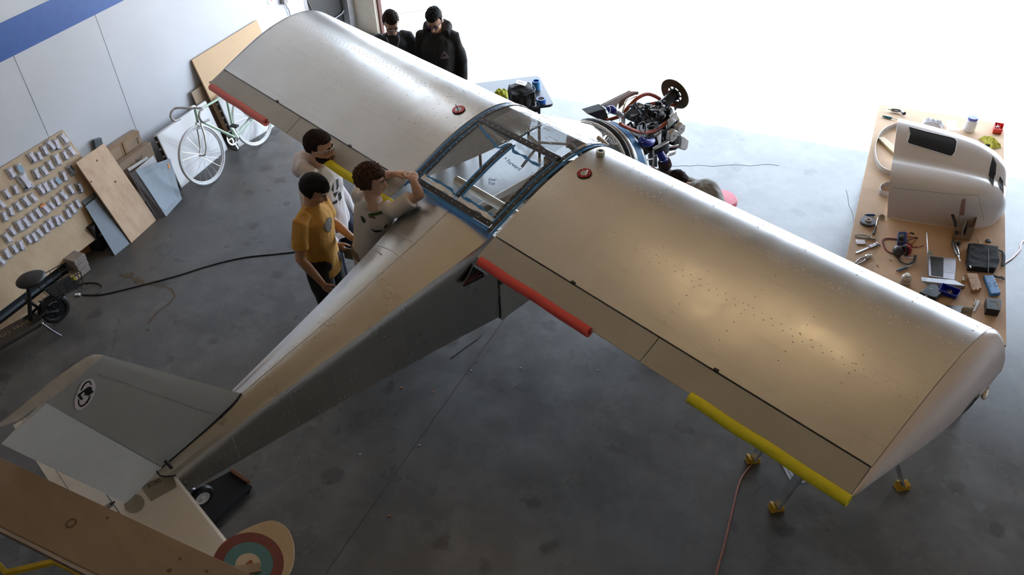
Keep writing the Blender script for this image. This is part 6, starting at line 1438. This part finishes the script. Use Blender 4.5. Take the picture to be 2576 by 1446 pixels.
# air drill (rear)
def drill(px0, px1, pxh, label, nm='air_drill'):
    a, b, d, s, L = t2(*px0, *px1); up = UZ*.024; t = thing(nm, a, label, 'drill')
    MB().tube([a+up, a+d*L*.25+up, a+d*L*.75+up, b+up], [.012, .019, .019, .014], 14).build('drill_body', M('gunmetal', (.25, .25, .26), .3, .9), t); MB().tube([b+up, b+d*.03+up], [.009, .005], 10).build('chuck', chrome, t); MB().cyl(b+d*.03+up, b+d*.075+up, .0022, 6).build('bit', steel, t)
    hx = T_(*pxh)+UZ*.022; MB().tube([a+up, a.lerp(hx, .5)+UZ*.012, hx], [.014, .012, .013], 12).build('handle', M('gunmetal', (.25, .25, .26), .3, .9), t); MB().cyl(hx, hx+(hx-a).normalized()*.02, .017, 14).build('air_fitting', blk, t); return t
drill((2264, 284), (2240, 281), (2271, 290), 'small dark air drill at the far left corner of the work table')
def screwdriver(px0, px1, m_, label, nm='screwdriver'):
    a, b, d, s, L = t2(*px0, *px1); t = thing(nm, a, label, 'tool'); u = UZ*.012
    MB().tube([a+u, a+d*L*.2+u, a+d*L*.9+u, b+u], [.009, .011, .011, .007], 12).build('handle', m_, t); MB().cyl(a-d*.012+u, a+u, .008, 10).build('end_cap', M('grey cap plastic', (.3, .3, .32), .5), t); MB().cyl(b+u, b+d*.05+u, .003, 8).build('shaft', steel, t); return t
screwdriver((2222, 295), (2243, 300), M('teal handle', (.02, .16, .19), .4), 'teal-handled tool at the far left corner of the work table')
cloth('white_rag', T_(2345, 314), .10, .06, .3, M('white cotton', (.75, .76, .82), .85), 'crumpled white rag behind the cowling', 'rag', 5, .06)
o = MB().prism([T_(u, v) for u, v in ((2378, 304), (2408, 304), (2404, 316), (2416, 329), (2382, 328))], UZ*.001).build('paper_sheet', whitep, smooth=0); tag(o, 'torn white paper sheet on the work table behind the cowling', 'paper')
jr = thing('plastic_jar', T_(2436, 330), 'translucent white jar with a purple-blue lid on the work table', 'jar')
MB().lathe(T_(2437, 328), UZ, [(.048, 0), (.052, .008), (.052, .10), (.046, .115), (.042, .12)], 28).build('jar_body', M('frosted plastic', (.66, .66, .68), .3, var=.03), jr); MB().lathe(T_(2437, 328)+UZ*.12, UZ, [(.046, 0), (.047, .004), (.047, .022), (.044, .026), (.001, .027)], 28).build('lid', M('violet-blue lid', (.13, .14, .48), .4), jr)
rb = thing('red_bin', T_(2510, 330), 'red plastic bin of rivets at the far right corner of the work table', 'bin')
redp = M('red plastic', (.75, .06, .045), .35); q = [T_(*p) for p in ((2496, 335), (2518, 338), (2523, 322), (2499, 318))]
MB().prism(q, UZ*.006).build('bin_base', redp, rb, smooth=0)
for i in range(4): MB().prism([q[i], q[(i+1) % 4], q[(i+1) % 4]+UZ*.05, q[i]+UZ*.05], (sum(q, V(0, 0, 0))/4-(q[i]+q[(i+1) % 4])/2).normalized()*.004).build('bin_wall', redp, rb, smooth=0)
rr = random.Random(9)
for k in range(10): c = sum(q, V(0, 0, 0))/4+V(rr.uniform(-.03, .03), rr.uniform(-.03, .03), .036); MB().cyl(c, c+V(rr.uniform(-.02, .02), rr.uniform(-.02, .02), .006), .003, 6).build('rivet', steel, rb)
cloth('yellow_gloves', T_(2490, 360), .055, .10, 1.0, M('yellow knit', (.58, .56, .09), .85, var=.1), 'crumpled yellow gloves at the right edge of the work table', 'gloves', 8, .06)
screwdriver((2477, 368), (2494, 369), blkm, 'short black marker beside the yellow gloves', 'marker')
# ---- left column of tools
tape_roll(T_(2182, 561), UZ, .062, .024, .026, M('dark grey tape', (.10, .105, .12), .5), kraft, 'large dark grey tape roll at the left edge of the work table')
tape_roll(T_(2182, 561)+UZ*.0262, UZ, .026, .014, .012, M('grey tape small', (.3, .3, .32), .5), kraft, 'small grey tape roll stacked on the large dark tape roll')
screwdriver((2178, 543), (2200, 544), M('blue handle', (.02, .10, .28), .4), 'blue-handled deburring tool behind the dark tape roll')
im = thing('inspection_mirror', T_(2205, 560), 'telescopic inspection mirror with a black grip beside the dark tape roll', 'mirror')
MB().cyl(T_(2208, 548, .006), T_(2203, 570, .006), .004, 10).build('rod', chrome, im); MB().tube([T_(2203, 570, .008), T_(2197, 588, .008)], [.007, .008], 10).build('grip', blk, im); MB().cyl(T_(2219, 546, .01), T_(2219, 546, .01)+(CAM-T_(2219, 546)).normalized()*.004, .024, 24).build('mirror_disc', chrome, im); MB().cyl(T_(2208, 548, .006), T_(2215, 547, .01), .003, 8).build('joint', chrome, im)
def pliers(px0, px1, pxj, label, m_):
    t = thing('pliers', T_(*px0), label, 'pliers'); j_ = T_(*pxj, .01); a, b = T_(*px0, .01), T_(*px1, .01); d = (b-a).normalized(); s = V(-d.y, d.x, 0)
    for k in (-1, 1): MB().tube(smooth_path([j_+d*.01+s*k*-.006, j_, j_-d*.05+s*k*.020, a+s*k*.010], 5), .006, 8).build('handle', m_, t); MB().tube([j_, j_+d*.02+s*k*.012, b+s*k*.003], [.010, .010, .004], 8).build('jaw', chrome, t)
    MB().cyl(j_-UZ*.008, j_+UZ*.01, .011, 14).build('pivot', chrome, t)
pliers((2151, 592), (2205, 600), (2188, 597), 'steel pliers with bare handles at the left edge of the work table', M('steel handle', (.4, .37, .33), .35, .8))
pliers((2155, 663), (2193, 640), (2178, 648), 'dark locking cleco pliers half hidden behind the near wing edge', M('dark steel handle', (.2, .18, .19), .35, .8))
o = blockp('parts_packet', [(2152, 604), (2175, 605), (2178, 616), (2155, 616)], .010, M('pearly packet', (.7, .66, .7), .3), 'small pearly plastic packet between the pliers and the caliper', 'packet')
cal = thing('caliper', T_(2155, 636), 'steel vernier caliper at the left of the work table', 'caliper')
a, b, d, s, L = t2(2153, 637, 2208, 614); MB().bar(a+UZ*.004, b+UZ*.004, .016, .005, UZ).build('beam', steel, cal, bevel=.001); MB().bar(a.lerp(b, .62)+UZ*.007, a.lerp(b, .88)+UZ*.007, .03, .008, UZ).build('slider', steel, cal, bevel=.001)
for k in (.90, 1.0): MB().tube([a.lerp(b, k)+UZ*.005, a.lerp(b, k)-s*.035+UZ*.005], [.007, .002], 6).build('jaw', steel, cal); MB().tube([a.lerp(b, k)+UZ*.005, a.lerp(b, k)+s*.025+UZ*.005], [.006, .002], 6).build('jaw', steel, cal)
# ---- multimeter, earmuffs, leads
mm = thing('multimeter', T_(2268, 605), 'blue and grey digital multimeter with red and black leads', 'multimeter')
MB().prism([T_(u, v) for u, v in ((2258, 590), (2279, 590), (2278, 617), (2256, 617))], UZ*.032).build('case', M('blue rubber case', (.03, .07, .36), .5), mm, bevel=.005); MB().prism([T_(u, v, .0325) for u, v in ((2260, 587), (2276, 587), (2275, 611), (2258, 611))], UZ*.003).build('face', M('dark face', (.04, .05, .06), .4), mm, smooth=0); MB().prism([T_(u, v, .036) for u, v in ((2262, 589), (2274, 589), (2274, 595), (2262, 595))], UZ*.001).build('display', M('grey-green lcd', (.16, .18, .16), .3), mm, smooth=0); MB().cyl(T_(2267, 603, .035), T_(2267, 603, .041), .017, 24).build('dial', blk, mm)
for pts, col in (([(2258, 601), (2240, 599), (2225, 600), (2219, 606), (2222, 618), (2230, 630), (2245, 636), (2262, 637)], 'r'), ([(2258, 603), (2240, 601), (2228, 601), (2222, 606), (2225, 620), (2234, 633), (2248, 638)], 'k'), ([(2280, 590), (2288, 586), (2296, 588)], 'r'), ([(2280, 595), (2292, 596), (2302, 600), (2300, 608), (2290, 616), (2296, 622), (2310, 621), (2323, 617)], 'r'), ([(2280, 610), (2290, 616), (2298, 622), (2306, 620)], 'k'), ([(2280, 607), (2290, 602), (2300, 597)], 'k')):
    MB().tube(smooth_path([T_(u, v, .004) for u, v in pts], 5), .0028, 6).build('lead', M('red lead', (.42, .03, .03), .4) if col == 'r' else blk, mm)
for a, b in (((2300, 597), (2309, 599)), ((2290, 585), (2300, 588))): MB().cyl(T_(*a, .006), T_(*b, .006), .006, 8).build('probe', blk, mm)
em = thing('ear_muffs', T_(2270, 640), 'red and black ear defenders lying in front of the multimeter', 'ear defenders')
er = M('red ear cup', (.45, .02, .03), .3)
for (u, v), k in (((2258, 632), -1), ((2281, 628), 1)):
    c = T_(u, v, .042); ax = (T_(2281, 628)-T_(2258, 632)).normalized()*k
    MB().lathe(c-ax*.01, ax, [(.042, 0), (.045, .008), (.043, .022), (.03, .036), (.001, .042)], 24).build('ear_cup', er if k > 0 else M('dark ear cup', (.05, .05, .055), .45), em); MB().torus(c-ax*.014, ax, .032, .012, 28, 8).build('cushion', blkm, em)
MB().tube(smooth_path([T_(2259, 648, .03), T_(2266, 658, .02), T_(2283, 664, .02), T_(2298, 657, .025), T_(2303, 642, .04)], 6), .010, 8, flat=.35).build('headband', blk, em); MB().tube(smooth_path([T_(2275, 645, .03), T_(2290, 648, .02), T_(2300, 650, .02)], 4), .003, 6).build('wire_yoke', steel, em)
screwdriver((2258, 683), (2281, 674), M('blue-grey handle', (.12, .2, .28), .4), 'blue and grey deburring tool behind the small solvent can', 'deburring_tool')
cn = thing('solvent_can', T_(2276, 714), 'small white labelled can on the work table at the wing edge', 'can')
MB().lathe(T_(2276, 712), UZ, [(.034, 0), (.036, .003), (.036, .062), (.034, .066), (.022, .072), (.020, .074)], 28).build('can_body', M('cream label', (.58, .54, .5), .45, var=.15, vs=60), cn); MB().lathe(T_(2276, 712)+UZ*.073, UZ, [(.020, 0), (.021, .003), (.021, .014), (.001, .016)], 24).build('can_lid', M('white lid', (.75, .72, .66), .4), cn)
for z in (.034, .046): MB().torus(T_(2276, 712)+UZ*z, UZ, .0363, .0012, 28, 5).build('label_line', M('red-brown print', (.35, .1, .08), .6), cn)
# ---- laptop
lp = thing('laptop', T_(2368, 680), 'open silver laptop on the work table', 'laptop')
lb = [T_(2331, 642), T_(2406, 651), T_(2403, 704), T_(2333, 692)]
lsil = M('silver laptop shell', (.48, .47, .52), .3, .6)
lb = [T_(2333, 641, .012), T_(2406, 650, .012), T_(2402, 704, .012), T_(2336, 694, .012)]
MB().prism(lb, UZ*-.012).build('base', lsil, lp, bevel=.003)
def LQ(a, b, h=.0005): return lb[0].lerp(lb[1], a).lerp(lb[3].lerp(lb[2], a), b)+UZ*h
MB().prism([LQ(.10, .05), LQ(.56, .05), LQ(.56, .95), LQ(.10, .95)], UZ*.0006).build('keyboard_well', blk, lp, smooth=0)
kx = LQ(1, .5)-LQ(0, .5); ky = LQ(.5, 1)-LQ(.5, 0); km3 = Matrix(((kx.normalized().x, ky.normalized().x, 0), (kx.normalized().y, ky.normalized().y, 0), (0, 0, 1)))
km = None
for i in range(5):
    for j_ in range(12):
        c = LQ(.15+.09*i, .095+.074*j_, .0022)
        if km is None:
            o = MB().box(V(0, 0, 0), (kx.length*.075, ky.length*.058, .002), km3).build('key', M('dark key', (.05, .045, .04), .5), lp, smooth=0); km = o.data; o.location = c
        else:
            o = bpy.data.objects.new('key', km); COL.objects.link(o); o.parent = lp; o.matrix_parent_inverse = Matrix.Translation(-wloc(lp)); o.location = c
MB().prism([LQ(.60, .28), LQ(.97, .28), LQ(.97, .72), LQ(.60, .72)], UZ*.0004).build('trackpad', M('trackpad', (.44, .43, .48), .35, .4), lp, smooth=0)
sa, sb_ = lb[0]+UZ*.001, lb[3]+UZ*.001; tp_ = -kx.normalized()*.06+UZ*.215
MB().prism([sa, sb_, sb_+tp_, sa+tp_], -kx.normalized()*.005).build('screen_lid', lsil, lp, bevel=.002); MB().prism([sa.lerp(sb_, .03)+tp_*.04+kx.normalized()*.0006, sa.lerp(sb_, .97)+tp_*.04+kx.normalized()*.0006, sa.lerp(sb_, .97)+tp_*.96+kx.normalized()*.0006, sa.lerp(sb_, .03)+tp_*.96+kx.normalized()*.0006], kx.normalized()*.0005).build('display', M('dark display', (.04, .03, .07), .1), lp, smooth=0)
rt = MB().prism([T_(u, v) for u, v in ((2336, 634), (2338, 632), (2346, 640), (2342, 641))], UZ*.0005).build('cyan_slip', M('cyan slip', (.1, .4, .5), .6), smooth=0); tag(rt, 'cyan paper slip poking out behind the laptop', 'slip')
drill((2394, 612), (2408, 648), (2407, 617), 'silver air drill lying right of the laptop')
# ---- laptop bag
lbg = thing('laptop_bag', T_(2472, 655), 'black padded laptop bag with a shoulder strap on the work table', 'bag')
bq = [T_(2431, 620), T_(2510, 628), T_(2512, 668), T_(2500, 690), T_(2430, 684), T_(2426, 660)]
mb = MB(); cc = sum(bq, V(0, 0, 0))/6
mb.prism([p.lerp(cc, .05)+UZ*.004 for p in bq], UZ*.045); bo = bake(mb, 'bag_body', .006, 8, garment('black nylon', (.010, .010, .011), .8), lbg, amp=.004, freq=14, seed=5)
MB().tube([p.lerp(cc, .06)+UZ*.03 for p in bq+bq[:1]], .004, 6).build('piping', blk, lbg); MB().tube([T_(2486, 625, .05), T_(2487, 655, .052), T_(2486, 686, .05)], .003, 6).build('zip', M('zip grey', (.08, .08, .08), .4), lbg)
for pts in ([(2505, 628), (2520, 632), (2525, 645), (2523, 668)], [(2497, 692), (2512, 697), (2522, 697), (2524, 702)]): MB().tube(smooth_path([T_(u, v, .012) for u, v in pts], 5), .013, 8, flat=.3).build('strap', blkm, lbg)
MB().prism([T_(u, v, .051) for u, v in ((2438, 668), (2441, 667), (2444, 673), (2441, 674))], UZ*.001).build('brand_tab', whitep, lbg, smooth=0)
# ---- cardboard box of cutters
cbx = thing('cutter_box', T_(2420, 600), 'open brown cardboard box holding cutters in front of the cowling', 'box')
cq = [T_(2393, 602), T_(2439, 606), T_(2447, 573), T_(2402, 570)]
for i in range(4):
    i2 = (i+1) % 4; c0 = sum(cq, V(0, 0, 0))/4; MB().prism([cq[i], cq[i2], cq[i2]+UZ*.125, cq[i]+UZ*.125], (c0-(cq[i]+cq[i2])/2).normalized()*.003).build('box_wall', M('brown cardboard', (.34, .23, .15), .8, var=.05), cbx, smooth=0)
MB().prism(cq, UZ*.003).build('box_base', card, cbx, smooth=0)
kf = thing('utility_knife', T_(2410, 580), 'black utility knife sticking out of the cutter box', 'knife')
MB().tube([T_(2408, 590, .06), T_(2403, 560, .14), T_(2396, 540, .16)], [.012, .013, .014], 10, flat=.6).build('knife_handle', blk, kf)
sn = thing('tin_snips', T_(2425, 590), 'grey-handled snips standing in the cutter box', 'snips')
for k in (0, 7): MB().tube(smooth_path([T_(2418+k, 590, .06), T_(2424+k, 572, .13), T_(2432+k*.4, 556, .15)], 5), .008, 8).build('handle', M('grey grip', (.25, .24, .23), .5) if k == 0 else blk, sn)
MB().cyl(T_(2420, 590, .02), T_(2421, 588, .07), .009, 8).build('blade', steel, sn)
o = MB().prism([T_(u, v) for u, v in ((2459, 601), (2463, 599), (2471, 620), (2466, 621))], UZ*.003).build('wooden_stick', ww, smooth=0); tag(o, 'flat wooden stir stick behind the laptop bag', 'stick')
cpx = MB().lathe(T_(2486, 607), UZ, [(.022, 0), (.023, .004), (.022, .010), (.012, .011), (.010, .008), (.001, .008)], 28).build('rubber_puck', blk); tag(cpx, 'round black rubber puck behind the laptop bag', 'puck')
# ---- front row
ab = thing('angle_bar', T_(2370, 715), 'silver aluminium angle bar in front of the laptop', 'angle bar')
a, b, d, s, L = t2(2322, 712, 2427, 722)
MB().prism([T_(2317, 697, .03), T_(2400, 704, .03), T_(2428, 719, .03), T_(2319, 707, .03)], UZ*-.003).build('flange', M('scratched aluminium', (.5, .51, .53), .35, .8), ab, smooth=0); MB().prism([T_(2319, 707, .03), T_(2428, 719, .03), T_(2428, 722, 0), T_(2338, 722, 0)], UZ*.002).build('web', M('scratched aluminium', (.5, .51, .53), .35, .8), ab, smooth=0)
bb_ = thing('blue_bin', T_(2390, 740), 'dark blue plastic parts bin of fasteners at the wing edge', 'bin')
bp_ = M('blue plastic', (.012, .03, .40), .4); q0 = [T_(2364, 732), T_(2368, 746), T_(2405, 757), T_(2412, 742)]; q1 = [T_(2371, 711, .05), T_(2362, 729, .05), T_(2408, 745, .05), T_(2419, 729, .05)]
q0 = [T_(2373, 724), T_(2366, 740), T_(2404, 753), T_(2413, 738)]
for i in range(4): i2 = (i+1) % 4; MB().prism([q0[i], q0[i2], q1[i2], q1[i]], (sum(q0, V(0, 0, 0))/4-(q0[i]+q0[i2])/2).normalized()*.003).build('bin_wall', bp_, bb_, smooth=0)
MB().prism(q0, UZ*.003).build('bin_base', bp_, bb_, smooth=0)
for k in range(18): c = q0[0].lerp(q0[2], rr.uniform(.2, .8)).lerp(q0[1].lerp(q0[3], rr.uniform(.2, .8)), .5)+UZ*.012; MB().cyl(c, c+V(rr.uniform(-.015, .015), rr.uniform(-.015, .015), .006), .004, 6).build('fastener', rr.choice((steel, blk, M('brass', (.4, .28, .1), .35, .8))), bb_)
lpn = thing('label_printer', T_(2340, 745), 'black handheld label printer partly hidden by the near wing', 'label printer')
MB().prism([T_(u, v) for u, v in ((2308, 745), (2338, 724), (2352, 726), (2366, 746), (2352, 760), (2330, 756))], UZ*.045).build('case', M('black printer case', (.03, .033, .038), .4), lpn, bevel=.008); MB().prism([T_(u, v, .0455) for u, v in ((2331, 728), (2344, 732), (2343, 745), (2330, 740))], UZ*.001).build('display', M('slate display', (.12, .16, .18), .2), lpn, smooth=0)
for u, v, w_ in ((2350, 738, 'b'), (2342, 726, 'w'), (2330, 744, 'w')): MB().box(T_(u, v, .0465), (.012, .008, .002), HM).build('button', M('pale blue key', (.3, .5, .6), .5) if w_ == 'b' else whitep, lpn, smooth=0)
wdb = blockp('drilled_block', [(2429, 695), (2455, 696), (2467, 733), (2442, 738)], .035, m_wood('reddish wood', (.48, .25, .10), (.40, .19, .07), 5, knots=False), 'reddish wooden block full of drill holes on the work table', 'block')
for k in range(22): c = T_(rr.uniform(2436, 2456), rr.uniform(698, 722), .0355); MB().cyl(c, c+UZ*.0008, .0025, 8).build('hole', M('dark hole', (.03, .015, .008), .9), wdb, smooth=0)
for u in (2448, 2457): MB().prism([T_(u, 716, .0355), T_(u+5, 728, .0355), T_(u+1, 730, .0355)], UZ*.001).build('split', M('pale split', (.65, .48, .3), .8), wdb, smooth=0)
sbk = blockp('small_drilled_block', [(2419, 700), (2427, 700), (2426, 710), (2418, 709)], .02, ww, 'tiny wooden block with a drill bit left of the reddish block', 'block', .002); MB().cyl(T_(2426, 702, .02), T_(2427, 690, .05), .002, 6).build('drill_bit', M('dark bit', (.1, .05, .05), .4, .6), sbk)
bc2 = thing('blue_case', T_(2495, 720), 'light blue hard plastic case at the right edge of the work table', 'case')
cbm = M('cerulean plastic', (.05, .21, .50), .45); k0 = [T_(2472, 699), T_(2496, 699), T_(2515, 744), T_(2490, 747)]
MB().prism(k0, UZ*.03).build('case_body', cbm, bc2, bevel=.006)
for f, g in ((0, 1), (.72, 0)): 
    a = k0[0].lerp(k0[1], f).lerp(k0[3].lerp(k0[2], f), .42)+UZ*.0305; b = k0[0].lerp(k0[1], f+.28).lerp(k0[3].lerp(k0[2], f+.28), .42)+UZ*.0305; MB().bar(a, b, .0025, .002).build('groove', M('dark blue groove', (.01, .05, .16), .5), bc2); a2_ = k0[0].lerp(k0[1], f).lerp(k0[3].lerp(k0[2], f), .62)+UZ*.0305; b2_ = k0[0].lerp(k0[1], f+.28).lerp(k0[3].lerp(k0[2], f+.28), .62)+UZ*.0305; MB().bar(a2_, b2_, .0025, .002).build('groove', M('dark blue groove', (.01, .05, .16), .5), bc2); MB().bar(b if g else a, b2_ if g else a2_, .0025, .002).build('groove', M('dark blue groove', (.01, .05, .16), .5), bc2)
bxx = thing('black_box', T_(2492, 780), 'black carton with gold lettering at the near right corner of the work table', 'box')
z0 = [T_(2478, 782), T_(2509, 792), T_(2515, 770), T_(2480, 755)]
z0 = [T_(2476, 791), T_(2509, 796), T_(2514, 769), T_(2475, 763)]
MB().prism(z0, UZ*.06).build('carton', M('black carton', (.022, .025, .03), .35), bxx, bevel=.002)
cz = sum(z0, V(0, 0, 0))/4+UZ*.0608; dx_ = (z0[1]-z0[0]).normalized(); dy_ = (z0[3]-z0[0]).normalized()
gm1, gm2 = M('gold foil', (.45, .33, .08), .35, .7), M('dull gold', (.2, .16, .08), .5)
text_obj('gold_lettering', 'AIR TURBO', .013, gm1, bxx, basis(-dy_, UZ.cross(-dy_), UZ, cz+dx_*.028-dy_*.012))
for k in range(2): MB().bar(cz-dx_*(.03-k*.006)+dy_*(.030-k*.004), cz+dx_*(.028-k*.006)+dy_*(.030-k*.004), .0018, .0008, UZ).build('gold_mark', gm2, bxx, smooth=0)
MB().cyl(cz-dx_*.022-dy_*.028, cz-dx_*.022-dy_*.028+UZ*.0008, .005, 12).build('blue_dot', M('blue dot', (.05, .15, .5), .5), bxx, smooth=0)
gl = thing('glue_tube', T_(2455, 770), 'white tapered plastic tool beside the black carton', 'tool')
MB().tube([T_(2461, 757, .008), T_(2458, 768, .008), T_(2450, 783, .006)], [.014, .011, .007], 12, flat=.6).build('tube_body', M('ivory tube', (.72, .7, .66), .4), gl); MB().tube([T_(2455, 754, .01), T_(2450, 768, .008)], [.007, .004], 8).build('tube_arm', M('ivory tube', (.72, .7, .66), .4), gl); MB().tube([T_(2456, 755, .012), T_(2448, 756, .012)], [.004, .001], 6).build('blade_tip', blk, gl)
ms = thing('sheet_offcut', T_(2430, 780), 'bent grey sheet metal offcut at the near wing edge', 'offcut')
MB().prism([T_(2378, 767), T_(2424, 770), T_(2419, 788), T_(2385, 784)], UZ*.002).build('flat_leaf', M('dull zinc', (.2, .2, .2), .4, .6), ms, smooth=0); MB().loft([[T_(2425, 770, h1), T_(2450, 773, h1+.004), T_(2450, 774, h1+.004), T_(2425, 771, h1)] if k == 0 else [T_(2420+k*-1, 770+k*5, h1*(1-k*.2)), T_(2449-k*1.5, 774+k*6, h1*(1-k*.2)+.004), T_(2449-k*1.5, 774.6+k*6, h1*(1-k*.2)+.004), T_(2420-k, 770.6+k*5, h1*(1-k*.2))] for k, h1 in ((0, .04), (1, .045), (2, .04), (3, .03), (4, .02))]).build('curved_leaf', M('brown-grey zinc', (.28, .25, .22), .35, .7), ms, smooth=60)
rg = MB().torus(T_(2434, 795, .01), V(.4, .2, .8), .016, .003, 24, 6).build('split_ring', chrome); tag(rg, 'small split ring at the wing edge below the sheet offcut', 'ring')
for i, (u, v, mt, lb2) in enumerate(((2240, 652, whitep, 'small white ear plug on the brown paper'), (2208, 667, whitep, 'curled white shaving on the brown paper near the wing'))):
    o = MB().tube([T_(u-3, v-1, .004), T_(u+3, v+2, .004)], .004, 8).build('ear_plug' if i == 0 else 'shaving', mt); tag(o, lb2, 'ear plug' if i == 0 else 'shaving')
